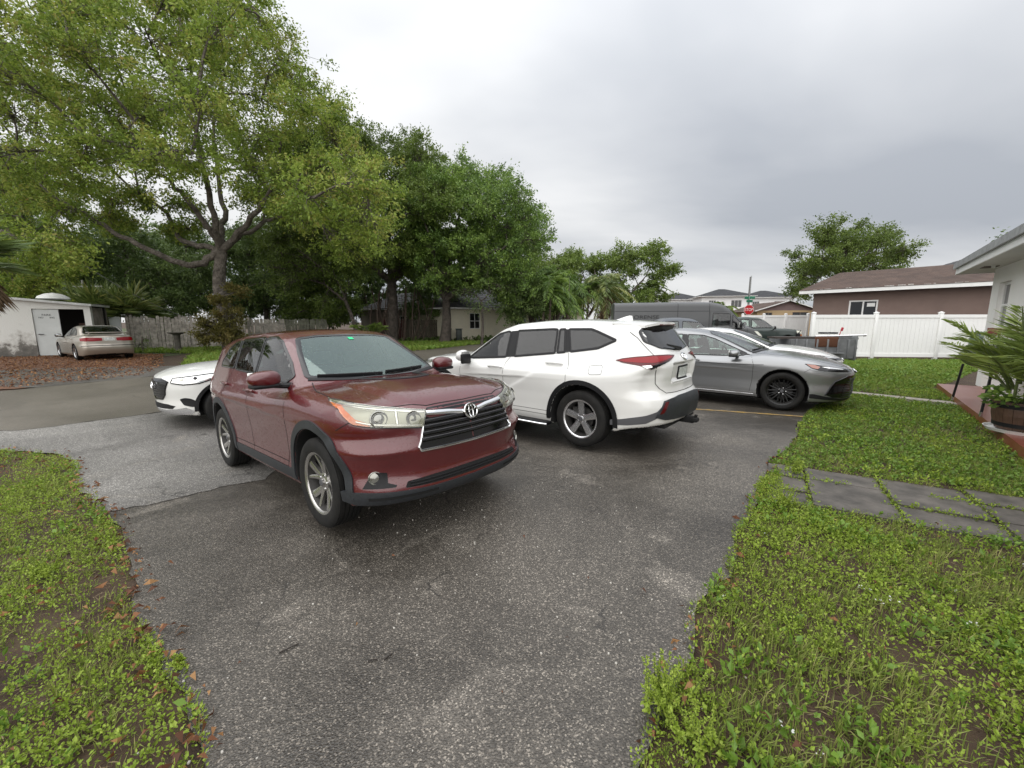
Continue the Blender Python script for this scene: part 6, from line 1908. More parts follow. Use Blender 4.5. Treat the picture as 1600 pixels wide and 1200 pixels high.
# ---- white shed at the left
def shed():
    a, b = at(-70, 480, 17.6)[:2], at(143, 500, 19.6)[:2]
    L = np.linalg.norm(b - a); u = (b - a) / L
    H = empty('shed', (a[0], a[1], 0), 0, 'white masonry shed with stained wall, pale door and open dark bay', 'shed')
    M = frame2((0, 0, 0.0), u)
    if M[:3, 2][1] > 0: M[:3, 2] *= -1
    m_s = mat('shed_wall', (0.60, 0.60, 0.57), .9, bump=(25, .5, .02))
    t = m_s.node_tree; bs = t.nodes['Principled BSDF']
    tcn = N(t, 'ShaderNodeTexCoord'); sx = N(t, 'ShaderNodeSeparateXYZ'); LK(t, tcn.outputs['Object'], sx.inputs[0])
    nn = N(t, 'ShaderNodeTexNoise', i_Scale=2.2, i_Detail=9.0, i_Roughness=.7); LK(t, tcn.outputs['Object'], nn.inputs['Vector'])
    ad = N(t, 'ShaderNodeMath', operation='MULTIPLY_ADD', n1=-0.33, n2=.0); LK(t, sx.outputs[2], ad.inputs[0])
    sm = N(t, 'ShaderNodeMath', operation='ADD'); LK(t, nn.outputs[0], sm.inputs[0]); LK(t, ad.outputs[0], sm.inputs[1])
    r = ramp(t, [(0.16, (.60, .60, .57)), (.28, (.45, .44, .41)), (.36, (.15, .14, .125)), (.5, (.10, .095, .085))]); LK(t, sm.outputs[0], r.inputs[0])
    LK(t, r.outputs[0], bs.inputs['Base Color'])
    def xat(px, py=510):
        d = ray(px, py); s = np.linalg.solve(np.array([[u[0], -d[0]], [u[1], -d[1]]]), -a); return s[0], s[1]
    def zat(px, py):
        return CAMH + ray(px, py)[2] * xat(px, py)[1]
    d0, d1, o1 = xat(52)[0], xat(94)[0], xat(134)[0]
    zd = zat(70, 484); zt0, zt1 = zat(0, 463), zat(143, 479)
    zd = 2.15; k = .0
    h = 2.24
    wall_with_holes('wall', M, L, h, [(d0 + .02, .02, o1, zd)], m_s, H, .25)
    # sloping parapet roof
    def W_(x, y, z): return np.array([x, y, z]) @ M[:3, :3].T + M[:3, 3]
    zl, zr = 2.72, 2.30
    V = [W_(0, h, 0), W_(L, h, 0), W_(L, zr, 0), W_(0, zl, 0), W_(0, h, -.25), W_(L, h, -.25), W_(L, zr, -.25), W_(0, zl, -.25)]
    MB().add(V, [(0, 1, 2, 3), (7, 6, 5, 4), (1, 5, 6, 2), (3, 2, 6, 7), (0, 3, 7, 4)]).build('parapet', m_s, H)
    V = [W_(-.3, zl + .02, .18), W_(L + .12, zr - .01, .18), W_(L + .12, zr - .01, -2.1), W_(-.3, zl + .02, -2.1)]
    V2 = [v + [0, 0, .10] for v in V]
    MB().add(V + V2, [(3, 2, 1, 0), (4, 5, 6, 7), (0, 1, 5, 4), (1, 2, 6, 5), (2, 3, 7, 6), (3, 0, 4, 7)]).build('roof', mat('shed_roof', (.55, .56, .55), .6, noise=(3, .3)), H)
    M2 = M.copy(); M2[:3, 0] = -M[:3, 2]; M2[:3, 2] = M[:3, 0]; M2[:3, 3] = M[:3, 3] + M[:3, 0] * L
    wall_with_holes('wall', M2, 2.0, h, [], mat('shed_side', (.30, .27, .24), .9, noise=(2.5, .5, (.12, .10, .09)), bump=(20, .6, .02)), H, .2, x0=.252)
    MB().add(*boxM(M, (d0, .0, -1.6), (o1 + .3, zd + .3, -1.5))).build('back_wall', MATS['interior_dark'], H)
    MB().add(*boxM(M, (d1 + .35, .0, -1.2), (d1 + .85, 1.5, -.9))).build('stored_cabinet', mat('cabinet_brown', (.07, .035, .025), .8), H)
    # door leaf standing in the left half of the bay
    dr = MB().add(*boxM(M, (d0 + .03, .03, -.10), (d1, zd - .02, -.05))).build('door', mat('door_grey', (.52, .54, .53), .55, noise=(2, .12)), H)
    c = W_(d0 + .16, 1.0, -.03)
    MB().tube([W_(d0 + .13, 1.0, -.05), W_(d0 + .13, 1.0, .0), W_(d0 + .30, 1.0, .0)], .018, 8).lathe([(.04, 0), (.04, .01), (0, .012)], 12, c=W_(d0 + .13, 1.0, -.05)).build('handle', MATS['grey_plastic'], dr)
    for zz, tx, s_, px_ in ((zd - .28, 'PARK', .13, .5), (zd - .40, 'NO', .10, .28), (zd - .40, 'ING', .10, .70)):
        q = lettering(tx, s_, W_(d0 + .03 + (d1 - d0) * px_, zz, -.048), (0, 0, 0), MATS['letter_black'], dr)
        q.matrix_local = Matrix(M[:, [0, 1, 2, 3]].tolist()).to_3x3().to_4x4()
        q.location = Vector(W_(d0 + .03 + (d1 - d0) * px_, zz, -.0475))
    # turbine vent on the roof
    MB().lathe([(.0, .28), (.30, .22), (.52, .10), (.58, .0), (.4, -.05)], 18, c=W_(L * .62, 2.66, -1.2)).build('roof_vent', MATS['white_trim'], H)
    return H
shed()
# ---- roof of a house beyond the shed
rh = at(0, 455, 27)
def far_house(name, c, w, d, h, roofh, rz, mw, mr, label, wins=(), hip=True, ov=.6, wz=(1.0, 2.1), ridge=.35):
    H = empty(name, (c[0], c[1], c[2] if len(c) > 2 else 0), rz, label, 'house')
    M = frame2((-w / 2, -d / 2, 0), (1, 0)); 
    if M[:3, 2][1] > 0: M[:3, 2] *= -1
    wall_with_holes('wall', M, w, h, [(x0, z0, x1, z1) for x0, z0, x1, z1 in wins], mw, H, .2)
    for q in wins: bld_window(M, *q, H, MATS['white_trim'], (2, 2) if q[2] - q[0] < 1.3 else (3, 1), .08, .05, 'pane_dark')
    b = MB()
    b.box((-w / 2 + .1, .1, h / 2), (.2, d - .21, h)).box((w / 2 - .1, .1, h / 2), (.2, d - .21, h)).box((0, d / 2 - .1, h / 2), (w - .41, .2, h))
    b.build('wall', mw, H)
    x, y = w / 2 + ov, d / 2 + ov
    r = x - (y if hip else 0) * (1.0 if hip else 0)
    r = max(r, .3) if hip else x
    e = [(-x, -y, h), (x, -y, h), (x, y, h), (-x, y, h)]
    R0, R1 = (-r, 0, h + roofh), (r, 0, h + roofh)
    rf = roof_courses('roof', e[0], e[1], R1, R0, mr, H, 8, .03)
    roof_courses('roof', e[2], e[3], R0, R1, mr, H, 4, .03)
    if hip:
        roof_courses('roof', e[1], e[2], R1, (R1[0], .001, R1[2]), mr, H, 6, .03); roof_courses('roof', e[3], e[0], R0, (R0[0], .001, R0[2]), mr, H, 6, .03)
    else:
        MB().add([(-w / 2 + .05, -d / 2 + .05, h), (-w / 2 + .05, d / 2 - .05, h), (-w / 2 + .05, 0, h + roofh * .93)], [(0, 2, 1)]).add([(w / 2 - .05, -d / 2 + .05, h), (w / 2 - .05, d / 2 - .05, h), (w / 2 - .05, 0, h + roofh * .93)], [(0, 1, 2)]).build('gable', mw, H)
    MB().box((0, 0, h - .06), (2 * x - .06, 2 * y - .06, .10)).build('soffit', MATS['white_trim'], H)
    return H
m_cream = stucco('stucco_cream', (0.74, 0.69, 0.55), .1)
m_white2 = stucco('stucco_far_white', (0.80, 0.80, 0.80), .04)
m_dark = roof_shingles('shingle_dark', (.075, .075, .078), (.05, .05, .053))
m_tile = roof_shingles('tile_charcoal', (.045, .047, .052), (.032, .033, .037), 3.0)
c = at(20, 455, 30)
far_house('grey_roof_house', (c[0] - 3, 33.0), 10, 8, 3.2, 1.8, math.radians(35), m_white2, roof_shingles('roof_pale', (.30, .31, .33), (.24, .25, .27)), 'house with pale roof behind the white shed', ())
# cream bungalow behind the fig trees
p1, p2 = at(722, 520, 33.5), at(905, 500, 44)
ang = math.atan2(p2[1] - p1[1], p2[0] - p1[0])
wl = float(np.linalg.norm(p2[:2] - p1[:2]))
cw = 17.0
cc = p1[:2] + np.array([math.cos(ang), math.sin(ang)]) * (cw / 2 - 1.2) + np.array([-math.sin(ang), math.cos(ang)]) * 4.5
far_house('cream_bungalow', (cc[0], cc[1]), cw, 9, 2.7, 2.0, ang, m_cream, m_dark, 'cream bungalow with grey hip roof and barred window behind the fig trees', [(2.0, 1.0, 3.1, 2.3), (7.2, .9, 8.6, 2.2), (9.6, .05, 10.6, 2.1), (12.8, 1.0, 14.2, 2.2)], ov=.7)
# garage wing left of it with dark roof
p3 = at(660, 500, 36)
far_house('garage_wing', (p3[0] - 1.0, 41.0), 11, 7, 2.7, 1.6, ang * .6, stucco('stucco_shade', (.15, .125, .10), .15), m_dark, 'low grey-roofed house behind the board fence and the fig trees', [(2, 1.0, 3.2, 2.1), (6, 1, 7.2, 2.1)], ov=.7)
# two-storey white houses with charcoal hip roofs
for (px, Y_, wd, lab) in ((1072, 92, 9, 'leftmost white two-storey house with charcoal roof on the skyline'), (1146, 80, 9, 'middle white two-storey house with charcoal roof behind the stop sign'), (1214, 84, 9, 'rightmost white two-storey house with charcoal roof behind the gabled cottage')):
    c = at(px, 470, Y_)
    far_house('two_storey_house', (c[0], Y_ + 5), wd, 8, 6.6, 1.6, math.radians(-12), m_white2, m_tile, lab, [(wd * .15, 4.5, wd * .15 + 1.3, 5.8), (wd * .6, 4.4, wd * .6 + 1.9, 5.8), (wd * .3, .8, wd * .3 + 1.4, 2.2)], ov=.8)
# cottage with low gable in front of them
c = at(1219, 480, 50)
m_pk = stucco('stucco_tan', (0.52, 0.38, 0.22), .1)
def cottage():
    H = empty('gabled_cottage', (c[0], 52.0, 0), math.radians(-6), 'tan cottage with mauve gable and two dark windows beyond the far fence', 'house')
    w, d, h, rh = 6.6, 8.0, 2.9, 1.05
    M = frame2((-w / 2, -d / 2, 0), (1, 0))
    if M[:3, 2][1] > 0: M[:3, 2] *= -1
    ws = [(.8, 1.9, 1.7, 2.65), (3.9, 1.9, 5.6, 2.7)]
    wall_with_holes('wall', M, w, h, ws, m_pk, H, .2)
    for q in ws: bld_window(M, *q, H, mat('frame_brown', (.2, .14, .1), .7), (2, 1), .08, .05)
    MB().box((-w / 2 + .1, .1, h / 2), (.2, d - .21, h)).box((w / 2 - .1, .1, h / 2), (.2, d - .21, h)).build('wall', m_pk, H)
    V = [(-w / 2, -d / 2, h), (w / 2, -d / 2, h), (0, -d / 2, h + rh), (-w / 2, -d / 2 + .2, h), (w / 2, -d / 2 + .2, h), (0, -d / 2 + .2, h + rh)]
    MB().add(V, [(0, 1, 2), (5, 4, 3), (0, 2, 5, 3), (1, 4, 5, 2)]).build('gable', stucco('stucco_mauve', (.24, .17, .165), .15), H)
    mr = roof_shingles('shingle_brown', (.105, .068, .052), (.08, .052, .041))
    k = w / 2 + .45
    for s in (-1, 1):
        roof_courses('roof', (s * k, -d / 2 - .4, h - .12), (s * k, d / 2, h - .12), (0, d / 2, h + rh + .05), (0, -d / 2 - .4, h + rh + .05), mr, H, 6, .03)
    MB().tube([(-k, -d / 2 - .42, h - .10), (0, -d / 2 - .42, h + rh + .07), (k, -d / 2 - .42, h - .10)], .07, 4).build('bargeboard', MATS['white_trim'], H)
cottage()
# ---- stop sign with street-name blades
def stop_sign():
    p = at(1170, 484, 30.0)
    H = empty('stop_sign', (p[0], p[1], 0), 0, 'red stop sign with green street-name blades on a tall post', 'sign')
    s = p[2]
    MB().tube([(0, .03, -.1), (0, .03, s + 2.4)], .03, 8).build('post', mat('galvanised', (.35, .36, .36), .4, .7), H)
    r = .38
    th = np.arange(8) * PI / 4 + PI / 8
    for rr, y, nm, m in ((r, 0.0, 'sign_border', MATS['white_trim']), (r * .94, -.006, 'sign_face', mat('sign_red', (.42, .012, .016), .4))):
        V = np.concatenate([np.c_[rr * np.cos(th), np.full(8, y), s + rr * np.sin(th)], np.c_[rr * np.cos(th), np.full(8, y - .004), s + rr * np.sin(th)]])
        MB().add(V, [tuple(range(8)), tuple(range(8, 16))[::-1]] + [(i, (i + 1) % 8, 8 + (i + 1) % 8, 8 + i) for i in range(8)]).build(nm, m, H)
    lettering('STOP', .30, (0, -.0125, s), (PI / 2, 0, 0), MATS['white_trim'], H, 'lettering', .001, .82)
    mg = mat('sign_green', (.02, .16, .09), .4)
    for k, (dz, w, rz_) in enumerate(((.62, .75, .5), (.86, .7, -.9))):
        o = MB().box((0, 0, 0), (w, .01, .19), bev=.004).build('name_blade', mg, H); o.location = (0, 0, s + dz); o.rotation_euler = (0, 0, rz_)
stop_sign()
# utility post behind it
p = at(1172.5, 440, 36)
q = MB().tube([(p[0], 36, -.1), (p[0], 36, p[2] + .4)], [.10, .08], 8)
q.build('utility_pole', mat('pole_grey', (.16, .155, .15), .8)); tag(bpy.data.objects['utility_pole'], 'slim grey pole rising above the stop sign', 'pole')

# ---- weathered picket fence across the street, board by board
def board_fence(name, px_list, Y_, h, m, label, wob=.04, wd=.145, top='dog', z0=0.0, seed=2):
    pts = [np.array([*at(px, 520, y)[:2]]) for px, y in zip(px_list, Y_)]
    o = pts[0]
    H = empty(name, (o[0], o[1], 0), 0, label, 'fence', 'timber fences across the street')
    rg = np.random.default_rng(seed)
    for i in range(len(pts) - 1):
        a, b = pts[i] - o, pts[i + 1] - o
        L = np.linalg.norm(b - a); u = (b - a) / L
        n = int(L / (wd + .012))
        M = frame2((a[0], a[1], z0), u)
        if M[:3, 2][1] > 0: M[:3, 2] *= -1
        for zz in (.35, h - .4):
            MB().add(*boxM(M, (0, zz, -.075), (L, zz + .09, -.04))).build('rail', m, H)
        for k in range(n):
            x = k * L / n
            hh = h + rg.normal(0, wob); ln = rg.normal(0, .012); w = wd + rg.normal(0, .006)
            c_ = w * .25 if top == 'dog' else 0
            P = [(x, 0), (x + w, 0), (x + w + ln, hh - c_), (x + w - c_ + ln, hh), (x + c_ + ln, hh), (x + ln, hh - c_)]
            z = rg.normal(0, .006)
            V = [(p[0], p[1], z) for p in P] + [(p[0], p[1], z - .02) for p in P]
            V = np.array(V) @ M[:3, :3].T + M[:3, 3]
            MB().add(V, [(0, 1, 2, 3, 4, 5), (11, 10, 9, 8, 7, 6)] + [(j, 6 + j, 6 + (j + 1) % 6, (j + 1) % 6) for j in range(6)]).build('board', m, H)
    return H
m_wf = mat('wood_grey', (0.42, 0.385, 0.335), .85, noise=(5, .55, (.17, .155, .135)), bump=(30, .5, .01))
m_wf2 = mat('wood_green', (0.20, 0.20, 0.15), .85, noise=(4, .5, (.08, .08, .06)), bump=(30, .5, .01))
m_wf3 = mat('wood_red', (0.085, 0.022, 0.018), .8, noise=(4, .5))
board_fence('picket_fence', [198, 292, 385], [22.6, 23.6, 24.8], 1.85, m_wf, 'bleached leaning board fence behind the bird bath', .05, .15)
board_fence('picket_fence', [388, 446], [25.2, 26.2], 1.75, m_wf, 'bleached board fence right of the oak trunk', .05, .15, seed=3)
board_fence('picket_fence', [447, 512], [26.3, 27.8], 1.75, m_wf2, 'pale green-grey board fence beyond the dark red SUV roof', .02, .16, seed=4)
board_fence('picket_fence', [592, 634], [31.5, 32.5], 1.75, m_wf3, 'dark red board fence at the fig roots', .02, .15, seed=5)
board_fence('picket_fence', [634, 700], [32.6, 34.5], 1.75, mat('wood_brown', (.10, .085, .06), .85, noise=(4, .5)), 'brown board fence beside the cream bungalow', .02, .16, seed=6)
# ================================================================== trees and plants
def foliage(name, cols, rough=0.55, trans=0.35, spec=0.35):
    """leaf material: colour picked per leaf by its 'rnd' attribute, partly translucent"""
    if name in MATS: return MATS[name]
    m = bpy.data.materials.new(name)
    m.use_nodes = True
    t = m.node_tree
    b = t.nodes['Principled BSDF']; o = t.nodes['Material Output']
    at_ = N(t, 'ShaderNodeAttribute', attribute_name='rnd')
    r = ramp(t, [(i / max(1, len(cols) - 1), c) for i, c in enumerate(cols)])
    LK(t, at_.outputs['Fac'], r.inputs[0])
    LK(t, r.outputs[0], b.inputs['Base Color'])
    b.inputs['Roughness'].default_value = rough
    b.inputs['Specular IOR Level'].default_value = spec
    tr = N(t, 'ShaderNodeBsdfTranslucent')
    LK(t, r.outputs[0], tr.inputs['Color'])
    mx_ = N(t, 'ShaderNodeMixShader', i_Fac=trans)
    LK(t, b.outputs[0], mx_.inputs[1]); LK(t, tr.outputs[0], mx_.inputs[2])
    LK(t, mx_.outputs[0], o.inputs[0])
    MATS[name] = m
    return m
def unit(v): return v / (np.linalg.norm(v, axis=-1, keepdims=True) + 1e-9)
def leaf_quads(C, D, size, ratio, rg, fold=0.25, droop=0.0):
    """diamond leaves: base C, direction D"""
    n = len(C)
    D = unit(D + np.array([0, 0, -droop]))
    up = rg.normal(size=(n, 3)) + np.array([0, 0, 1.2])
    S = unit(np.cross(D, up)); Nn = np.cross(S, D)
    s = size[:, None]
    a = C; c = C + D * s
    k = C + D * s * 0.48 + Nn * s * fold * 0.3
    b = k - S * s * ratio * 0.5; d = k + S * s * ratio * 0.5
    V = np.stack([a, b, c, d], 1).reshape(-1, 3)
    F = np.arange(4 * n, dtype=np.int32).reshape(n, 4)
    return V, F
def leaf_obj(name, V, F, rnd, m, parent=None, smooth=False):
    me = np_mesh(name, V, [F], smooth)
    if len(me.polygons) == len(rnd): fattr(me, 'rnd', rnd)
    return link_mesh(name, me, m, parent)
def curve(pts, n=10):
    """Catmull-Rom through points"""
    P = np.asarray(pts, float)
    if len(P) == 2:
        t = np.linspace(0, 1, n)[:, None]; return P[0] + (P[1] - P[0]) * t
    Q = np.concatenate([[2 * P[0] - P[1]], P, [2 * P[-1] - P[-2]]])
    o = []
    for i in range(1, len(Q) - 2):
        for t in np.linspace(0, 1, n, endpoint=False):
            a, b, c, d = Q[i - 1], Q[i], Q[i + 1], Q[i + 2]
            o.append(.5 * ((2 * b) + (-a + c) * t + (2 * a - 5 * b + 4 * c - d) * t * t + (-a + 3 * b - 3 * c + d) * t ** 3))
    o.append(P[-1])
    return np.array(o)
mat('bark_oak', (0.19, 0.165, 0.14), 0.95, noise=(3.5, .55, (.065, .055, .045)), bump=(9, 1.0, .12))
mat('bark_fig', (0.15, 0.125, 0.105), 0.95, noise=(3.5, .5, (.05, .042, .036)), bump=(9, 1.0, .12))
mat('bark_palm', (0.19, 0.15, 0.115), 0.9, noise=(6, .5, (.08, .06, .05)), bump=(30, .9, .02))
def tree(name, label, base, trunk, r0, limbs, blobs, leaf_m, bark='bark_oak', twigs=26, per=42, leaf=0.13, ratio=0.5, seed=1, group='trees around the street', spread=0.34, droop=0.25, shape=None, cat='tree', flat=0.8):
    """trunk/limbs: lists of 3D points; blobs: (x,y,z,r). Twigs reach through each blob, leaves sit in sprays on twig ends"""
    rg = np.random.default_rng(seed)
    H = empty(name, tuple(base), 0, label, cat, group)
    o = np.array(base, float)
    w = MB()
    T = curve(np.array(trunk) - o, 6)
    q = np.linspace(0, 1, len(T))
    w.tube(T, r0 * (1 - .35 * q) * (1 + .35 * np.exp(-q * 14)), 12)
    nodes = [T[len(T) // 2:]]
    for lm, lr in limbs:
        Lp = curve(np.array(lm) - o, 6)
        qq = np.linspace(0, 1, len(Lp))
        Lp[1:-1] += rg.normal(0, .05, (len(Lp) - 2, 3))
        w.tube(Lp, lr * (1 - .72 * qq), 8)
        nodes.append(Lp[len(Lp) // 3:])
    nodes = np.concatenate(nodes)
    tips = []; tdir = []
    bl = np.array(blobs, float)
    order = np.argsort([np.min(np.linalg.norm(nodes - (b[:3] - o), axis=1)) for b in bl])
    for bi in order:
        c = bl[bi, :3] - o; r = bl[bi, 3]
        k = np.argmin(np.linalg.norm(nodes - c, axis=1) + .6 * np.maximum(0, nodes[:, 2] - c[2]))
        p0 = nodes[k]
        d = np.linalg.norm(c - p0)
        mid = (p0 + c) / 2 + np.array([0, 0, .12 * d]) + rg.normal(0, .06 * d, 3)
        bp = curve([p0, mid, c], 5)
        w.tube(bp, np.linspace(.030 + .014 * d, .018, len(bp)), 5, caps=False)
        nodes = np.concatenate([nodes, bp[3:]])
        nt_ = int(twigs * (r / 1.6) ** 1.4) + 2
        u = unit(rg.normal(size=(nt_, 3)) * [1, 1, flat]) * (rg.random((nt_, 1)) ** .45) * r
        u[:, 2] *= flat
        e = c + u
        for j in range(nt_):
            s = bp[rg.integers(len(bp) // 2, len(bp))]
            m_ = (s + e[j]) / 2 + rg.normal(0, .08, 3) * r
            w.tube([s, m_, e[j]], [.016, .010, .005], 3, caps=False)
        tips.append(e); tdir.append(unit(u + rg.normal(0, .3, u.shape)))
    w.build('trunk', MATS[bark], H, sharp=70)
    tips = np.concatenate(tips); tdir = np.concatenate(tdir)
    n = len(tips)
    R = np.repeat(np.arange(n), per)
    ax = rg.random((n * per, 1))
    C = tips[R] + tdir[R] * (ax - .75) * spread * 1.6 + rg.normal(0, 1, (n * per, 3)) * spread * (.25 + .35 * ax) * [1, 1, .8]
    D = unit(tdir[R] * .6 + rg.normal(0, .7, (n * per, 3)))
    sz = leaf * rg.uniform(.65, 1.3, n * per)
    V, F = leaf_quads(C, D, sz, ratio, rg, droop=droop)
    spray = rg.random(n)
    rnd = np.clip(.62 * spray[R] + .38 * rg.random(n * per) + rg.normal(0, .05, n * per), 0, 1)
    leaf_obj('crown', V, F, rnd, leaf_m, H)
    return H
def blobs_in(poly, n, zr, rr, rg, extra=()):
    """random clumps inside an outline given in photo pixels, at depths zr"""
    P = np.array(poly, float)
    o = list(extra)
    lo, hi = P.min(0), P.max(0)
    tries = 0
    pts = []
    while len(pts) < n and tries < 20000:
        tries += 1
        p = rg.uniform(lo, hi)
        if not pip(np.array([p[0]]), np.array([p[1]]), P)[0]: continue
        z = rg.uniform(*zr)
        q = at(p[0], p[1], z)
        r = rg.uniform(*rr)
        if q[2] < r * .5 + .2: continue
        if any(np.linalg.norm(q - s[:3]) < .72 * (r + s[3]) * .75 for s in pts): 
            if tries < 12000: continue
        pts.append(np.array([*q, r]))
    return o + [tuple(p) for p in pts]
rgT = np.random.default_rng(21)
LEAF_OAK = foliage('leaf_oak', [(0.091, 0.137, 0.024), (0.163, 0.239, 0.037), (0.244, 0.333, 0.052), (0.336, 0.387, 0.079), (0.306, 0.255, 0.072)], trans=.4)
LEAF_FIG = foliage('leaf_fig', [(0.064, 0.117, 0.029), (0.120, 0.202, 0.042), (0.195, 0.301, 0.056), (0.294, 0.407, 0.085)], .45, .3, .45)
LEAF_FIGL = foliage('leaf_fig_bright', [(0.057, 0.087, 0.019), (0.099, 0.149, 0.028), (0.146, 0.206, 0.040), (0.189, 0.247, 0.057)], .5, .35)
LEAF_DARK = foliage('leaf_dark', [(0.070, 0.114, 0.038), (0.121, 0.181, 0.051), (0.194, 0.266, 0.078)], .5, .25)
LEAF_LIGHT = foliage('leaf_light', [(0.095, 0.147, 0.031), (0.155, 0.224, 0.045), (0.233, 0.301, 0.072)], .5, .35)
LEAF_PALM = foliage('leaf_palm', [(0.059, 0.092, 0.026), (0.109, 0.160, 0.041), (0.202, 0.252, 0.067), (0.336, 0.319, 0.101)], .4, .25, .5)
LEAF_DEAD = foliage('leaf_dead', [(0.10, 0.065, 0.035), (0.17, 0.115, 0.065), (0.24, 0.18, 0.11)], .8, .2)
# ---- the oak
Z0 = 22.0
def A3(px, py, z): return at(px, py, z)
ob = A3(362, 540, Z0); ob[2] = 0
fork = A3(346, 392, Z0)
oak_poly = [(-90, 10), (20, 5), (90, -40), (220, -110), (340, -90), (410, -20), (440, 60), (480, 130), (525, 190), (580, 255), (600, 345), (560, 410), (490, 400), (440, 345), (395, 305), (350, 278), (300, 262), (240, 258), (180, 262), (120, 285), (100, 330), (90, 390), (20, 410), (-90, 420)]
oak_blobs = blobs_in(oak_poly, 132, (15.5, 27), (1.3, 2.2), rgT)
oak_blobs += blobs_in([(60, 300), (150, 295), (260, 300), (330, 320), (320, 372), (250, 380), (160, 350), (80, 345)], 15, (20.5, 25), (.7, 1.1), rgT)
tree('oak_tree', 'spreading yellow-green oak with low limbs rising over the left side', ob, [ob - [0, 0, .2], A3(356, 500, Z0), A3(343, 450, Z0), fork], .40,
    [([fork, A3(300, 413, 21.5), A3(230, 388, 20.8), A3(150, 345, 20.0), A3(88, 310, 19.5)], .20),
     ([fork, A3(283, 372, 22.5), A3(262, 335, 22.8), A3(215, 300, 23), A3(165, 262, 23.5)], .15),
     ([fork, A3(318, 345, 21), A3(282, 300, 20), A3(245, 268, 19), A3(200, 200, 18)], .15),
     ([fork, A3(385, 348, 21.6), A3(420, 300, 21), A3(440, 220, 20.5)], .18),
     ([fork, A3(398, 356, 22.6), A3(450, 332, 23.4), A3(520, 300, 24)], .14),
     ([fork, A3(350, 330, 23), A3(335, 230, 24), A3(350, 110, 25)], .17),
     ([fork, A3(330, 320, 21), A3(300, 190, 19.5), A3(250, 60, 19)], .18)],
    oak_blobs, LEAF_OAK, 'bark_oak', 30, 50, .145, .5, 5)
# ---- fig trees in the middle
def fig(label, bpx, by, z, polys, nb, rr, zr, r0, limbs_px, leafm, seed, twigs=30, per=40, leaf=.14, roots=0, bark='bark_fig', name='fig_tree'):
    b = A3(bpx, by, z); b[2] = 0
    top = A3(limbs_px[0][0], limbs_px[0][1], z)
    rg = np.random.default_rng(seed)
    H = tree(name, label, b, [b - [0, 0, .2], (b + top) / 2 + [0.1, 0, 0], top], r0, [([top] + [A3(px, py, z + dz) for px, py, dz in l], r0 * .55) for l in limbs_px[1:]],
        blobs_in(polys, nb, zr, rr, rg), leafm, bark, twigs, per, leaf, .5, seed)
    if roots:
        m = MB()
        for i in range(roots):
            x, y = b[0] * 0 + rg.normal(0, 1.3), rg.normal(0, .8)
            zt = rg.uniform(2.2, 4.4)
            m.tube(curve([(x, y, zt), (x * .9 + rg.normal(0, .28), y, zt * .5), (x * .8 + rg.normal(0, .15), y * .9, rg.uniform(-.1, 1.2) if rg.random() < .4 else -.1)], 4), rg.uniform(.015, .05), 5)
        m.build('aerial_roots', mat('root_red', (.11, .078, .06), .9, noise=(4, .5)), H)
    return H
fig('big fig tree with hanging reddish roots behind the board fence', 610, 520, 31.5, [(440, 235), (520, 195), (600, 205), (660, 235), (700, 290), (690, 400), (650, 420), (600, 400), (540, 430), (470, 440), (425, 400), (420, 300)], 60, (1.5, 2.4), (27, 36), .5,
    [(612, 440), [(560, 400, -1), (480, 350, -2)], [(600, 340, 1), (560, 260, 1)], [(660, 380, 0), (680, 300, 0)], [(640, 350, -2), (630, 260, -2)]], LEAF_FIGL, 31, 36, 56, .17, roots=34)
fig('dark fig tree with forked trunk in front of the cream bungalow', 694, 521, 31.0, [(640, 262), (700, 258), (770, 275), (815, 300), (835, 370), (825, 430), (800, 465), (760, 440), (725, 445), (690, 430), (655, 450), (635, 400)], 62, (1.3, 2.2), (27, 35), .42,
    [(697, 470), [(675, 430, 0), (650, 380, 1)], [(725, 440, -1), (760, 400, -2), (800, 380, -3)], [(705, 400, 0), (720, 320, 0)]], LEAF_FIG, 33, 34, 54, .165)
fig('slender tree with small drooping leaves at the corner of the cream bungalow', 752, 505, 29.0, [(700, 430), (740, 420), (790, 440), (800, 480), (765, 490), (720, 470)], 9, (.8, 1.2), (27, 30), .10, [(752, 470), [(730, 450, 0)], [(775, 450, 0)]], LEAF_DARK, 35, 16, 22, .13)
fig('pale leaning tree between the oak and the fig trees', 560, 515, 28.0, [(400, 380), (470, 380), (540, 420), (560, 460), (500, 480), (440, 470), (410, 430)], 13, (1.0, 1.6), (26, 30), .16, [(540, 470), [(500, 440, 0), (440, 400, 0)], [(520, 420, 1)]], LEAF_LIGHT, 36, 18, 26, .13)
# dark background trees
fig('dense dark tree right of the oak trunk behind the fence', 415, 520, 34, [(350, 360), (420, 350), (480, 380), (480, 470), (430, 490), (360, 490)], 20, (1.4, 2.1), (31, 37), .3, [(415, 460), [(390, 420, 0)], [(450, 420, 0)]], LEAF_DARK, 37, 32, 50, .2, name='evergreen_tree')
fig('dark tree left of the oak trunk behind the board fence', 250, 520, 33, [(110, 370), (200, 350), (300, 370), (340, 430), (320, 490), (230, 495), (150, 470), (110, 440)], 30, (1.4, 2.2), (29, 36), .3, [(250, 460), [(200, 420, 0)], [(290, 410, 0)]], LEAF_DARK, 38, 32, 50, .2, name='evergreen_tree')
fig('deep green tree behind the white shed at the left edge', 40, 520, 31, [(-80, 250), (0, 240), (80, 300), (120, 370), (110, 440), (60, 470), (-80, 470)], 30, (1.6, 2.4), (26, 36), .4, [(40, 440), [(0, 380, 0)], [(80, 370, 0)]], LEAF_FIG, 39, 32, 50, .2, name='broadleaf_tree')
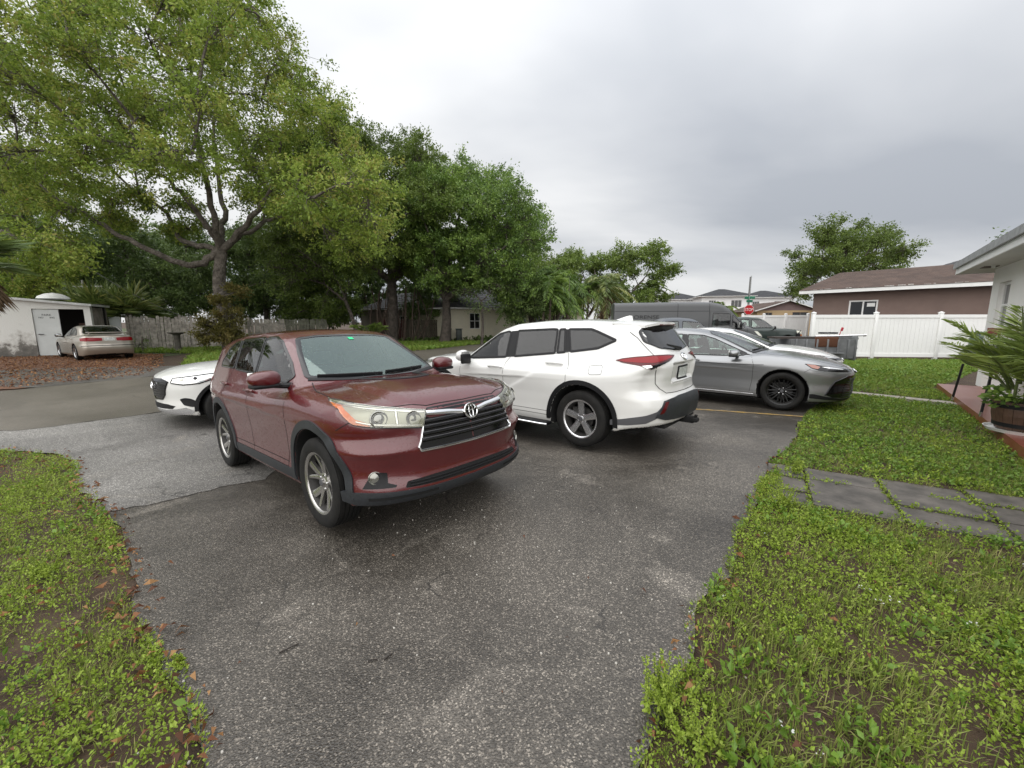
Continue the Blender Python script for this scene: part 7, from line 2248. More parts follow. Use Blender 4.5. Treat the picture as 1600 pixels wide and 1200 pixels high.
for i, (px, z, poly, n, lab) in enumerate(((180, 44, [(60, 385), (180, 370), (300, 380), (310, 480), (60, 480)], 22, 'tall dark tree far behind the palmettos'), (480, 46, [(380, 370), (480, 340), (600, 350), (600, 490), (380, 490)], 34, 'tall dark tree far behind the leaning tree'), (760, 50, [(640, 380), (720, 350), (830, 370), (850, 480), (640, 480)], 30, 'tall dark tree far behind the cream bungalow roof'))):
    fig(lab, px, 515, z, poly, n, (2.2, 3.2), (z - 3, z + 4), .4, [(px, 450), [(px - 40, 400, 0)], [(px + 40, 400, 0)]], LEAF_DARK, 44 + i, 30, 40, .32, name='evergreen_tree')
# lighter trees down the street
for i, (px, poly, z, n, lab) in enumerate(((985, [(930, 405), (985, 392), (1040, 400), (1055, 430), (1035, 465), (985, 480), (940, 470)], 47, 20, 'light green tree right of the drooping palm'), (905, [(835, 400), (870, 395), (930, 405), (945, 440), (900, 470), (850, 460)], 46, 18, 'light green tree behind the palm clump'))):
    fig(lab, px, 503, z, poly, n, (1.3, 2.1), (z - 4, z + 4), .3, [(px, 460), [(px - 20, 430, 0)], [(px + 25, 430, 0)]], LEAF_LIGHT, 50 + i, 28, 44, .24, name='street_tree')
fig('broad round-headed tree behind the brown bungalow', 1325, 500, 36, [(1228, 430), (1240, 390), (1280, 360), (1340, 347), (1390, 352), (1420, 378), (1412, 415), (1360, 440), (1290, 450), (1250, 462)], 38, (1.0, 1.6), (32, 40), .4, [(1322, 440), [(1280, 400, 0)], [(1370, 390, 0)], [(1320, 370, 0)]], LEAF_FIGL, 60, 30, 46, .18, name='broadleaf_tree')
fig('sparse tree top showing above the white house eave', 1610, 470, 27, [(1555, 380), (1580, 362), (1620, 348), (1650, 380), (1600, 385)], 7, (.8, 1.2), (25, 28), .2, [(1610, 400), [(1590, 375, 0)]], LEAF_DARK, 61, 12, 16, .17, name='broadleaf_tree')
# ---- palms
def frond(w, leaves, base, dirv, L, rg, droop=1.0, nl=34, ll=.55, lw=.05, twist=0.0, hang=.5):
    """feather frond: arching rachis with two rows of leaflets"""
    d = unit(np.array(dirv, float))
    n = 12
    t = np.linspace(0, 1, n)[:, None]
    P = base + d * L * t + np.array([0, 0, -1.0]) * droop * L * .55 * t ** 2.2
    w.tube(P, np.linspace(.020, .004, n) * (L / 1.6) ** .5, 4, caps=False)
    T = np.gradient(P, axis=0); T = unit(T)
    for s in (-1, 1):
        q = np.linspace(.10, .985, nl)
        B = np.stack([np.interp(q, t[:, 0], P[:, i]) for i in range(3)], 1); TT = unit(np.stack([np.interp(q, t[:, 0], T[:, i]) for i in range(3)], 1))
        S = unit(np.cross(TT, np.array([0, 0, 1.0])))
        up = np.cross(S, TT)
        D = unit(TT * .75 + S * s * .85 + up * .25 + rg.normal(0, .08, (nl, 3)) + np.array([0, 0, -hang * .5]))
        l = ll * np.sin(PI * (q * .82 + .14)) * rg.uniform(.85, 1.1, nl)
        leaves.append((B, D, l))
def palm(name, label, base, h, L, nf, seed, crownz=None, leafm=None, lean=(0, 0), droop=1.0, elev=(-.3, 1.1), ll=.55, lw=.06, nl=30, trunk_r=.12, dead=0, group='palms', trunks=1, rad=.5, hang=.5):
    rg = np.random.default_rng(seed)
    H = empty(name, tuple(base), 0, label, 'palm', group)
    w = MB(); ws = MB(); LV = []
    for k in range(trunks):
        off = np.array([0, 0, 0.0]) if trunks == 1 else np.array([rg.normal(0, rad), rg.normal(0, rad), 0])
        hh = h * (1 if trunks == 1 else rg.uniform(.65, 1.05))
        top = off * 1.5 + np.array([lean[0], lean[1], hh])
        if hh > .3:
            Tp = curve([off + [0, 0, -.2], off + (top - off) * .5 + [lean[0] * -.1, 0, 0], top], 6)
            w.tube(Tp, np.linspace(trunk_r * 1.15, trunk_r * .8, len(Tp)), 9)
        for i in range(nf):
            az = rg.uniform(0, 2 * PI); el = rg.uniform(*elev)
            frond(ws, LV, top + rg.normal(0, .04, 3), (math.cos(az) * math.cos(el), math.sin(az) * math.cos(el), math.sin(el)), L * rg.uniform(.8, 1.1), rg, droop, nl, ll, lw, hang=hang)
    if w.v: w.build('trunk', MATS['bark_palm'], H, sharp=70)
    ws.build('frond_stalks', mat('stalk_green', (.10, .13, .04), .5), H)
    C = np.concatenate([l[0] for l in LV]); D = np.concatenate([l[1] for l in LV]); S = np.concatenate([l[2] for l in LV])
    V, F = leaf_quads(C, D, S, .12, rg, .2, droop=.12)
    # slim strap leaves
    V = V.reshape(-1, 4, 3); mid = (V[:, 1] + V[:, 3]) / 2
    wd = unit(V[:, 3] - V[:, 1]) * lw * .5
    V[:, 1] = mid - wd; V[:, 3] = mid + wd
    fr = np.repeat(rg.random(len(LV)), [len(l[0]) for l in LV])
    leaf_obj('fronds', V.reshape(-1, 3), F, np.clip(.6 * fr + .4 * rg.random(len(fr)), 0, 1), leafm or LEAF_PALM, H)
    if dead:
        ws2 = MB(); LV = []
        for i in range(dead):
            az = rg.uniform(0, 2 * PI)
            frond(ws2, LV, np.array([lean[0], lean[1], h - .1]), (math.cos(az) * .5, math.sin(az) * .5, -.6), L * .9, rg, .5, nl, ll, lw, hang=1.2)
        C = np.concatenate([l[0] for l in LV]); D = np.concatenate([l[1] for l in LV]); S = np.concatenate([l[2] for l in LV])
        V, F = leaf_quads(C, D, S, .12, rg, .2, droop=.8)
        leaf_obj('dead_fronds', V, F, rg.random(len(F)), LEAF_DEAD, H)
    return H
b = A3(945, 503, 36); b[2] = 0
palm('palm_tree', 'palm with drooping yellowing fronds in front of the street trees', b, 4.5, 3.5, 30, 71, droop=1.25, ll=1.0, lw=.08, dead=16, trunk_r=.24, hang=1.0)
for i, (px, z, h, lab) in enumerate(((830, 32, 4.4, 'shortest palm clump, nearest the forked fig tree'), (852, 33, 5.0, 'tall palm clump left of the tallest one before the cream bungalow'), (878, 34, 5.6, 'tallest palm clump in front of the cream bungalow'), (905, 36, 4.8, 'rightmost palm clump in front of the cream bungalow'))):
    b = A3(px, 503, z); b[2] = 0
    palm('palm_clump', lab, b, h, 2.3, 11, 72 + i, droop=1.25, ll=.7, lw=.08, nl=22, trunk_r=.09, trunks=6, rad=.6, leafm=LEAF_FIG, hang=.9)
b = A3(1010, 503, 45); b[2] = 0
palm('palm_tree', 'palm among the light green trees above the grey van', b, 5.0, 2.6, 22, 80, droop=1.1, ll=.7, lw=.08, trunk_r=.18, leafm=LEAF_LIGHT)
b = A3(1128, 503, 50); b[2] = 0
palm('palm_tree', 'small palm top beside the middle white house', b, 3.2, 2.2, 20, 81, droop=1.1, ll=.6, lw=.09, trunk_r=.15, leafm=LEAF_LIGHT)
b = A3(575, 530, 24); b[2] = 0
palm('fan_palm', 'low bright green palm above the dark red SUV roof', b, .55, 1.7, 15, 82, droop=.8, elev=(.35, 1.35), ll=.75, lw=.10, nl=16, leafm=LEAF_LIGHT)
def fanpalm(name, label, base, h, n, R, seed, leafm=LEAF_PALM, dead=0, trunk_r=.16, petiole=.8):
    """palmetto: round fans of stiff blades on stalks"""
    rg = np.random.default_rng(seed)
    H = empty(name, tuple(base), 0, label, 'palm', 'palms')
    if h > .4: MB().tube([(0, 0, -.2), (.05, 0, h * .5), (0, 0, h)], [trunk_r * 1.2, trunk_r, trunk_r * .9], 10).build('trunk', MATS['bark_palm'], H)
    for (cnt, el, lm, nm) in ((n, (-.2, 1.35), leafm, 'fans'), (dead, (-1.45, -.7), LEAF_DEAD, 'dead_fans')):
        if not cnt: continue
        st = MB(); C = []; D = []; S = []
        for i in range(cnt):
            az, e = rg.uniform(0, 2 * PI), rg.uniform(*el)
            d = np.array([math.cos(az) * math.cos(e), math.sin(az) * math.cos(e), math.sin(e)])
            c = np.array([0, 0, h]) + d * petiole * rg.uniform(.7, 1.2) + [0, 0, -.1]
            st.tube([(0, 0, h), tuple(c)], [.018, .012], 4, caps=False)
            s = unit(np.cross(d, [0, 0, 1.0])); u = np.cross(s, d)
            m = 26
            a = np.linspace(-1.75, 1.75, m)
            C.append(np.tile(c, (m, 1))); D.append(np.cos(a)[:, None] * d + np.sin(a)[:, None] * s + u * .15 + rg.normal(0, .05, (m, 3))); S.append(R * (1 - .25 * (np.abs(a) / 1.75) ** 2) * rg.uniform(.85, 1.1, m))
        C, D, S = np.concatenate(C), np.concatenate(D), np.concatenate(S)
        V, F = leaf_quads(C, D, S, .085, rg, .2, droop=.15 if nm == 'fans' else .9)
        st.build('stalks' if nm == 'fans' else 'dead_stalks', MATS['stalk_green'], H)
        leaf_obj(nm, V, F, np.clip(rg.random(len(F)) * .6 + np.repeat(rg.random(cnt), 26) * .4, 0, 1), lm, H)
    return H
for i, (px, py, z, h, lab) in enumerate(((128, 505, 24.5, 2.0, 'leftmost palmetto clump behind the white shed'), (165, 510, 24, 1.8, 'middle palmetto clump behind the champagne saloon'), (205, 512, 24.5, 1.9, 'rightmost palmetto clump at the end of the board fence'))):
    b = A3(px, py, z - 1.0); b[2] = 0
    fanpalm('palmetto', lab, b, h + .25, 32, 1.15, 90 + i)
b = A3(-48, 500, 12.2); b[2] = 0
fanpalm('fan_palm', 'tall fan palm with brown dead skirt cut by the left edge', b, 3.5, 20, 1.0, 95, LEAF_DARK, 40, .2, .8)
shrub_rg = np.random.default_rng(6)
# vine-clad shrub at the foot of the oak, hedge scrub behind the fence
def shrub(name, label, blobs, leafm, seed, per=30, twigs=26, leaf=.08, spread=.2, cat='shrub'):
    b0 = np.array(blobs).mean(0)[:3]; b0[2] = 0
    return tree(name, label, b0, [b0 - [0, 0, .1], b0 + [0, 0, .4], b0 + [.05, 0, .8]], .05, [], blobs, leafm, 'bark_oak', twigs, per, leaf, .55, seed, 'shrubs across the street', spread, .15, cat=cat)
shrub('vine_shrub', 'rusty green vine shrub wrapping the foot of the oak', [(*A3(px, py, 20.9), r) for px, py, r in ((345, 525, .8), (330, 505, .8), (352, 490, .8), (365, 520, .8), (318, 525, .6), (375, 540, .6), (340, 470, .6), (370, 455, .55))], foliage('leaf_vine', [(0.09, 0.085, 0.025), (0.15, 0.14, 0.035), (0.20, 0.15, 0.05)]), 101, 60, 60, .11)
for i, (pl, z_, lab) in enumerate((([(640, 455), (700, 440), (716, 470), (700, 490), (645, 490)], 34.5, 'dark shrub over the brown board fence left of the cream wall'), ([(440, 450), (520, 440), (560, 470), (540, 500), (450, 500)], 30, 'green shrub over the pale board fence'), ([(0, 420), (90, 410), (110, 450), (60, 462), (0, 462)], 25.5, 'bright shrub behind the shed roof'), ([(785, 455), (835, 440), (850, 490), (800, 495)], 31.0, 'dark shrub at the foot of the shortest palm clump'))):
    shrub('garden_shrub', lab, blobs_in(pl, 14, (z_ - .8, z_ + .8), (.7, 1.1), shrub_rg), (LEAF_DARK, LEAF_FIGL, LEAF_OAK, LEAF_DARK)[i], 110 + i, 40, 40, .16, .3)
shrub('scrub', 'low leafy scrub beside the champagne saloon at the fence foot', [(*A3(px, py, 21.5), .38) for px, py in ((220, 538), (232, 530), (215, 548))], LEAF_DARK, 102, 24, 18)
# ================================================================== small things
mat('grill_black', (0.012, 0.012, 0.014), 0.4, noise=(20, .4), coat=.2)
def barrel_pot():
    p = un(1598, 676, .12)
    H = empty('barrel_planter', (p[0], p[1], .12), 0, 'half-barrel planter with black hoops on a white saucer', 'planter')
    mw = mat('barrel_wood', (.10, .055, .035), .55, noise=(9, .45), bump=(40, .3, .004))
    prof = [(.255, .035), (.285, .12), (.305, .22), (.31, .30), (.305, .40)]
    n = 20
    for i in range(n):
        a0, a1 = 2 * PI * i / n + .008, 2 * PI * (i + 1) / n - .008
        V = []
        for r, z in prof:
            for a in (a0, (a0 + a1) / 2, a1): V.append((r * math.cos(a), r * math.sin(a), z))
            for a in (a0, (a0 + a1) / 2, a1): V.append(((r - .025) * math.cos(a), (r - .025) * math.sin(a), z))
        F = []
        for k in range(len(prof) - 1):
            b = 6 * k
            F += [(b, b + 1, b + 7, b + 6), (b + 1, b + 2, b + 8, b + 7), (b + 3, b + 9, b + 10, b + 4), (b + 4, b + 10, b + 11, b + 5), (b, b + 6, b + 9, b + 3), (b + 2, b + 5, b + 11, b + 8)]
        b = 6 * (len(prof) - 1)
        F += [(b, b + 1, b + 4, b + 3), (b + 1, b + 2, b + 5, b + 4)]
        MB().add(V, F).build('stave', mw, H)
    for z, r, w in ((.10, .283, .05), (.345, .313, .05)):
        MB().lathe([(r - .004, z - w / 2), (r + .003, z - w / 2), (r + .006, z + w / 2), (r, z + w / 2)], 40).build('hoop', MATS['black_plastic'], H)
    MB().lathe([(0, .0), (.33, .0), (.36, .045), (.35, .045), (.32, .014), (0, .014)], 40).build('saucer', MATS['white_trim'], H)
    MB().lathe([(.29, .37), (0, .385)], 24).build('soil', mat('potting_soil', (.03, .02, .014), .95, bump=(40, .8, .02)), H)
    b = (p[0], p[1], .12 + .34)
    palm('areca_palm', 'potted feathery palm arching over the patio edge', b, .25, 1.42, 6, 113, droop=.60, elev=(.62, 1.5), ll=.42, lw=.022, nl=32, trunk_r=.016, trunks=5, rad=.09, hang=.3, group='potted palms', leafm=foliage('leaf_areca', [(.10, .15, .03), (.18, .25, .05), (.27, .34, .08), (.38, .38, .15)], .4, .3, .4))
    rg = np.random.default_rng(5)
    n = 420
    a = rg.uniform(0, 2 * PI, n); r = .30 * np.sqrt(rg.random(n)) + .06
    C = np.c_[r * np.cos(a), r * np.sin(a), .38 + rg.uniform(-.10, .14, n) * (r > .2) + .05]
    D = np.c_[np.cos(a), np.sin(a), rg.uniform(-.6, .5, n)]
    V, F = leaf_quads(C, unit(D), rg.uniform(.05, .10, n), .7, rg)
    o = leaf_obj('trailing_plant', V, F, rg.random(n), LEAF_FIG, H); tag(o, kind='stuff')
barrel_pot()
def grill():
    f1, f2 = un(1499, 629, .12), un(1547, 657, .12)
    c = (f1 + f2) / 2
    c[:2] -= NN * .16 + A_ * .25
    d = (f2 - f1)[:2]; L = np.linalg.norm(d); ang = math.atan2(d[1], d[0])
    H = empty('charcoal_grill', (c[0], c[1], .12), ang, 'black drum charcoal grill on four legs behind the potted palm', 'grill')
    hw = L / 2
    mb = MB()
    # lower drum: half cylinder with rounded ends, lid above
    def drum(a0, a1, r, z, nm, par):
        m = MB(); V = []; n = 13; xs = np.linspace(-1, 1, 15)
        for x in xs:
            rr = r * (1 - .28 * abs(x) ** 5)
            for k in range(n):
                a = a0 + (a1 - a0) * k / (n - 1)
                V.append((x * (hw + .10), rr * math.cos(a), z + rr * math.sin(a) * .72))
        F = [(i * n + k, i * n + k + 1, (i + 1) * n + k + 1, (i + 1) * n + k) for i in range(14) for k in range(n - 1)]
        F += [tuple(range(n))[::-1], tuple(range(14 * n, 15 * n))]
        m.add(V, F, True)
        return m.build(nm, MATS['grill_black'], par, sharp=50)
    drum(PI, 2 * PI, .27, .84, 'fire_box', H)
    lid = drum(0, PI, .275, .846, 'lid', H)
    MB().tube([(-.18, -.27, .90), (-.18, -.33, .92), (.18, -.33, .92), (.18, -.27, .90)], .012, 6).build('handle', MATS['alloy'], lid)
    MB().tube([(-.1, 0, .99), (-.1, 0, 1.10), (.02, .05, 1.16), (.1, 0, 1.10), (.1, 0, .99)], .010, 6).build('wire_rest', MATS['grill_black'], lid)
    for sx in (-1, 1):
        for sy in (-1, 1):
            l = MB().tube([(sx * (hw - .06), sy * .17, .68), (sx * hw, sy * .22, .03)], .018, 8).build('leg', MATS['grill_black'], H)
            MB().tube([(sx * hw, sy * .22, .07), (sx * hw, sy * .22, .0)], .021, 8).build('foot_cap', MATS['alloy'], l)
    MB().box((-hw - .16, 0, .80), (.16, .40, .03), bev=.01).build('side_shelf', mat('shelf_navy', (.012, .014, .03), .5), H)
grill()
def wheelie_bin(px, py, z, col, label, h=1.05, rz=0.0, name='wheelie_bin', z0=0.0):
    p = at(px, py, z)
    H = empty(name, (p[0], p[1], z0), rz, label, 'bin', 'wheeled bins')
    m = mat('bin_' + str(col), col, .5)
    MB().box((0, 0, h * .46), (.44, .50, h * .86), bev=.03).build('bin_body', m, H)
    bpy.data.objects[H.children[0].name].data.vertices.foreach_get
    MB().box((0, -.01, h * .93), (.54, .60, .05), bev=.02).box((0, .27, h * .92), (.50, .07, .08), bev=.02).build('lid', m, H)
    for s in (-1, 1):
        MB().lathe([(0, -.025), (.11, -.025), (.11, .025), (0, .025)], 16, c=(s * .24, .24, .11), axis='x').build('wheel', MATS['tyre'], H)
    return H
wheelie_bin(1534, 530, 15.6, (.12, .16, .18), 'blue grey wheeled bin by the white house corner', 1.25)
wheelie_bin(700, 515, 31.8, (.02, .022, .02), 'left dark wheeled bin beside the cream bungalow', 1.1)
wheelie_bin(717, 515, 32.2, (.012, .02, .014), 'right dark wheeled bin beside the cream bungalow', 1.1, .2)
# ---- small grey utility trailer with its tailgate to the camera's right
def trailer():
    p = at(1262, 560, 12.6)
    H = empty('utility_trailer', (p[0], p[1], 0), math.radians(-8), 'grey ribbed utility trailer loaded with boards and poles beside the white saloon', 'trailer')
    mg = mat('trailer_grey', (.24, .25, .255), .45, .3, noise=(5, .35))
    L = 1.7
    MB().box((0, 0, .52), (L, 1.3, .06)).box((0, -.66, .78), (L, .04, .55)).box((0, .66, .78), (L, .04, .55)).box((-L / 2, 0, .78), (.04, 1.3, .55)).build('bed', mg, H)
    tg = MB().box((L / 2 + .03, 0, .80), (.05, 1.42, .70), bev=.02).build('tailgate', mg, H)
    for i in range(5):
        y = -.56 + i * .28
        MB().box((L / 2 + .065, y, .80), (.03, .07, .62), bev=.01).build('rib', mg, tg)
    for z in (.52, .80, 1.08):
        MB().box((L / 2 + .07, 0, z), (.02, 1.36, .05), bev=.006).build('rib', mg, tg)
    for i in range(6):
        x = -.72 + i * .28
        MB().box((x, -.70, .78), (.05, .03, .56), bev=.006).build('rib', mg, H)
    for y in (-.72, .72):
        MB().lathe([(.0, -.08), (.30, -.08), (.31, 0), (.30, .08), (.0, .08)], 24, c=(.1, y * 1.02, .31), axis='y').build('wheel', MATS['tyre'], H)
        MB().box((.1, y * 1.02, .66), (.85, .22, .03), bev=.01).build('mudguard', mg, H)
    MB().tube([(-L / 2, 0, .48), (-L / 2 - 1.1, 0, .45)], .04, 8).build('drawbar', mg, H)
    def t(o, lab, cat): tag(o, lab, cat, 'load on the trailer'); return o
    M = H.matrix_world
    def wp(x, y, z):
        c, s = math.cos(math.radians(-8)), math.sin(math.radians(-8)); return (p[0] + x * c - y * s, p[1] + x * s + y * c, z)
    t(MB().tube([wp(-.1, -.45, 1.13), wp(1.15, -.50, 1.17)], .026, 8).tube([wp(1.15, -.50, 1.17), wp(1.22, -.50, 1.175)], .036, 8).build('aluminium_pole', MATS['alloy']), 'aluminium pole sticking out over the trailer tailgate', 'pole')
    t(MB().box(wp(-.55, -.3, 1.09), (1.4, .5, .06), rz=math.radians(-8)).build('timber_plank', mat('plank_dark', (.05, .04, .035), .7)), 'dark plank lying along the trailer', 'plank')
    t(MB().box(wp(.10, -.66, .98), (.62, .10, .30), rz=math.radians(-8), bev=.03).build('brown_blanket', mat('blanket_brown', (.10, .04, .02), .95, bump=(15, .6, .02))), 'brown blanket folded over the trailer side', 'blanket')
    for x in (.30, .57):
        t(MB().box(wp(x, -.1, 1.225), (.20, .16, .05), rz=math.radians(-8), bev=.01).build('tool_case', MATS['black_plastic']), 'left flat black case on the poles' if x < .4 else 'right flat black case on the poles', 'case')
    t(MB().tube([wp(.75, -.1, 1.15), wp(.79, -.1, 1.30)], .010, 6).box(wp(.81, -.1, 1.34), (.07, .02, .11), bev=.008, ry=.3).build('red_flag', mat('flag_red', (.45, .03, .05), .7)), 'small red flag at the end of the load', 'flag')
    t(MB().box(wp(-.45, -.2, 1.16), (.10, .10, .12), bev=.02).tube([wp(-.45, -.2, 1.2), wp(-.38, -.2, 1.30)], .012, 6).build('clamp', MATS['black_plastic']), 'black clamp standing on the load', 'clamp')
trailer()
# ---- bird bath, clothes pole, wires across the street
def bird_bath():
    p = at(278, 540, 21.6)
    H = empty('bird_bath', (p[0], p[1], 0), 0, 'concrete bird bath in front of the bleached board fence', 'bird bath')
    mc = mat('concrete_old', (.13, .12, .10), .9, noise=(6, .5), bump=(30, .6, .01))
    MB().lathe([(0, 0), (.24, 0), (.22, .08), (.15, .14), (.13, .5), (.14, .86), (.18, .92)], 20).build('pedestal', mc, H)
    MB().lathe([(.0, .90), (.18, .91), (.38, .98), (.40, 1.02), (.36, 1.02), (.2, .96), (0, .95)], 28).build('bowl', mc, H)
bird_bath()
p = at(137, 500, 23.6)
o = MB().tube([(p[0], p[1], -.1), (p[0] + .02, p[1], 3.9)], .045, 8).tube([(p[0] - 1.05, p[1], 3.52), (p[0] + 1.25, p[1], 3.55)], .04, 8).tube([(p[0] - .4, p[1], 3.5), (p[0], p[1], 3.2)], .02, 6).build('clothes_pole', mat('pole_pale', (.42, .42, .40), .6, .3))
tag(o, 'pale T-shaped clothes pole behind the champagne saloon', 'pole')
a, b = at(90, 385, 22), at(292, 497, 24.5)
o = MB().tube([a + (b - a) * t - np.array([0, 0, .35 * math.sin(PI * t)]) for t in np.linspace(0, 1, 14)], .016, 5).build('guy_wire', mat('wire_grey', (.14, .14, .14), .6)); tag(o, 'slack wire running down to the board fence', 'wire')

# ================================================================== ground cover
def zone_points(poly, dens, rg, mask=None, avoid=()):
    P = np.array(poly, float)
    lo, hi = P.min(0), P.max(0)
    n = int((hi - lo).prod() * dens)
    q = rg.uniform(lo, hi, (n, 2))
    k = pip(q[:, 0], q[:, 1], P)
    for a in avoid: k &= ~pip(q[:, 0], q[:, 1], np.array(a))
    if mask is not None: k &= mask(q[:, 0], q[:, 1]) > rg.random(n)
    return q[k]
def patchy(f=1.7, s=0.0, lo=.25, hi=1.0, t=0.0):
    def g(x, y):
        v = np.sin(x * f * 2.1 + s) + np.sin(y * f * 1.7 - s * 2 + 1.3 * np.sin(x * f)) + .7 * np.sin((x + y) * f * 3.9 + s) + .5 * np.sin((x - 1.4 * y) * f * 7.7)
        return lo + (hi - lo) / (1 + np.exp(-(v - t) * 2.2))
    return g
def rosettes(pts, rg, n, l, w=.6, lift=(.1, 1.0), stem=0.02):
    m = len(pts)
    a = rg.uniform(0, 2 * PI, (m, n)); e = rg.uniform(*lift, (m, n))
    sc = rg.uniform(.6, 1.35, (m, 1)) * np.ones((1, n))
    C = np.stack([pts[:, :1] + .012 * np.cos(a) * sc, pts[:, 1:] + .012 * np.sin(a) * sc, (gz(pts[:, 0], pts[:, 1]))[:, None] + rg.uniform(-.012, stem, (m, n)) * sc], -1).reshape(-1, 3)
    D = np.stack([np.cos(a) * np.cos(e), np.sin(a) * np.cos(e), np.sin(e)], -1).reshape(-1, 3)
    V, F = leaf_quads(C, D, (l * sc * rg.uniform(.7, 1.2, (m, n))).ravel(), w, rg, .3)
    rnd = np.clip(.6 * np.repeat(rg.random(m), n) + .4 * rg.random(m * n), 0, 1)
    return V, F, rnd
def blades(pts, rg, n, l, w, lean=.6):
    m = len(pts)
    a = rg.uniform(0, 2 * PI, m * n); ln = np.abs(rg.normal(0, lean, m * n))
    b = np.repeat(pts, n, 0) + rg.normal(0, .012, (m * n, 2))
    C = np.c_[b, gz(b[:, 0], b[:, 1]) - .02]
    D = unit(np.c_[np.cos(a) * ln, np.sin(a) * ln, np.ones(m * n)])
    L = l * rg.uniform(.5, 1.35, m * n)
    S = unit(np.cross(D, np.c_[np.cos(a + .7), np.sin(a + .7), np.zeros(m * n)]) + 1e-6)
    mid = C + D * L[:, None] * .55
    tip = C + D * L[:, None] + np.c_[np.cos(a), np.sin(a), -np.ones(m * n) * .6] * (L * .28 * np.minimum(ln, 1))[:, None]
    ww = (w * rg.uniform(.7, 1.3, m * n))[:, None]
    V = np.stack([C - S * ww * .5, C + S * ww * .5, mid + S * ww * .42, tip, mid - S * ww * .42], 1).reshape(-1, 3)
    k = np.arange(m * n) * 5
    F4 = np.stack([k, k + 1, k + 2, k + 4], 1); F3 = np.stack([k + 4, k + 2, k + 3], 1)
    rnd = np.clip(.5 * np.repeat(rg.random(m), n) + .5 * rg.random(m * n), 0, 1)
    return V, F4, F3, rnd
def cover(name, poly, label_kind, seed, ros=(), bl=(), mask=None, avoid=(), mats=None):
    rg = np.random.default_rng(seed)
    for i, (dens, n, l, w, lift, stem, m) in enumerate(ros):
        q = zone_points(poly, dens, rg, mask[i] if isinstance(mask, (list, tuple)) else mask, avoid)
        V, F, r = rosettes(q, rg, n, l, w, lift, stem)
        o = leaf_obj(name, V, F, r, m); tag(o, label_kind[0], label_kind[1], kind='stuff')
    for i, (dens, n, l, w, lean, m) in enumerate(bl):
        q = zone_points(poly, dens, rg, mask[-1] if isinstance(mask, (list, tuple)) else mask, avoid)
        V, F4, F3, r = blades(q, rg, n, l, w, lean)
        me = np_mesh('grass', V, [F4, F3], False)
        fattr(me, 'rnd', np.concatenate([r, r]))
        o = link_mesh('grass', me, m); tag(o, label_kind[0].replace('weeds', 'grass blades'), 'grass', kind='stuff')
WEED = foliage('leaf_weed', [(0.118, 0.174, 0.020), (0.202, 0.287, 0.030), (0.278, 0.379, 0.048), (0.376, 0.455, 0.085)], .5, .3, .3)
WEED2 = foliage('leaf_weed_deep', [(0.085, 0.151, 0.020), (0.139, 0.243, 0.030), (0.195, 0.318, 0.045)], .45, .3, .4)
GRASS = foliage('leaf_grass', [(0.125, 0.169, 0.036), (0.191, 0.258, 0.051), (0.279, 0.324, 0.081), (0.442, 0.398, 0.177)], .55, .3)
GRASS2 = foliage('leaf_grass_far', [(0.139, 0.212, 0.034), (0.209, 0.287, 0.048), (0.293, 0.363, 0.077)], .55, .3)
walk = [tuple(ga + d_) for d_ in ()] 
wd_ = (gb - ga) / np.linalg.norm(gb - ga); wn_ = np.array([wd_[1], -wd_[0]]); wn_ = wn_ if wn_[1] < 0 else -wn_
WALK = [tuple(ga - wd_ * .30 + wn_ * .03), tuple(ga + wd_ * 5 + wn_ * .03), tuple(ga + wd_ * 5 + wn_ * (3 * depth - .03)), tuple(ga - wd_ * .30 + wn_ * (3 * depth - .03))]
r_ = R_EDGE
NEAR_R = [(r_[4][0] + .1, r_[4][1] - .1)] + [(x - .05, y) for x, y in r_[5:14]] + [(.5, .9), (3.4, .9), (6.2, 2.6), (6.0, 3.2), tuple(ga + wd_ * 4.0), tuple(ga - wd_ * .5)]
cover('weeds', NEAR_R, ('low leafy weeds covering the ground right of the driveway', 'weeds'), 201, [(1400, 8, .019, .62, (.1, .9), .03, WEED), (220, 7, .038, .58, (.25, 1.1), .05, WEED2), (1100, 10, .013, .7, (.2, 1.3), .08, WEED)], [(800, 6, .085, .0045, .6, GRASS)], [patchy(1.5, .3, .10, .95, .1), patchy(2.3, 1.9, .0, 1, 1.0), patchy(3.1, 4.0, .03, .9, .8), patchy(1.9, 2.2, .10, .9, .4)], [WALK])
MID_R = [(x + .02, y) for x, y in [(6.9, 8.55)] + r_[1:5]] + [tuple(ga - wd_ * .3 - wn_ * .04), tuple(ga + wd_ * 4.5 - wn_ * .04), (5.9, 4.45), (10.0, 9.45), (9.9, 9.6)]
PATH = [tuple(a_) for a_ in (un(1318, 615)[:2], un(1490, 633)[:2], un(1490, 628.5)[:2], un(1320, 610.5)[:2])]
cover('weeds', MID_R, ('low leafy weeds on the lawn between driveway and patio', 'weeds'), 202, [(420, 7, .032, .6, (.1, .9), .03, WEED2), (260, 7, .028, .6, (.2, 1.0), .04, WEED)], [(360, 6, .075, .005, .6, GRASS)], [patchy(1.3, .9, .35, 1), patchy(1.9, 3.3, .1, 1, .4), patchy(1.6, 2.6, .3, 1)], [PATH])
FAR_L = [(6.9, 8.6), (7.35, 8.8), (10.1, 9.7), (11, 10.2), (19.5, 16.3), (12.7, 17.4), (9.7, 12.3)]
cover('weeds', FAR_L, ('short lawn in front of the white vinyl fence', 'lawn'), 203, [(60, 6, .07, .6, (.1, .9), .05, WEED2)], [(210, 6, .11, .011, .6, GRASS2)], patchy(1.0, .2, .5, 1))
l_ = L_EDGE
NEAR_L = [(x + .05, y - .03) for x, y in l_[2:15]] + [(-8.6, 5.2), (-8.4, 2.5), (-3.0, .9), (-1.2, .9)]
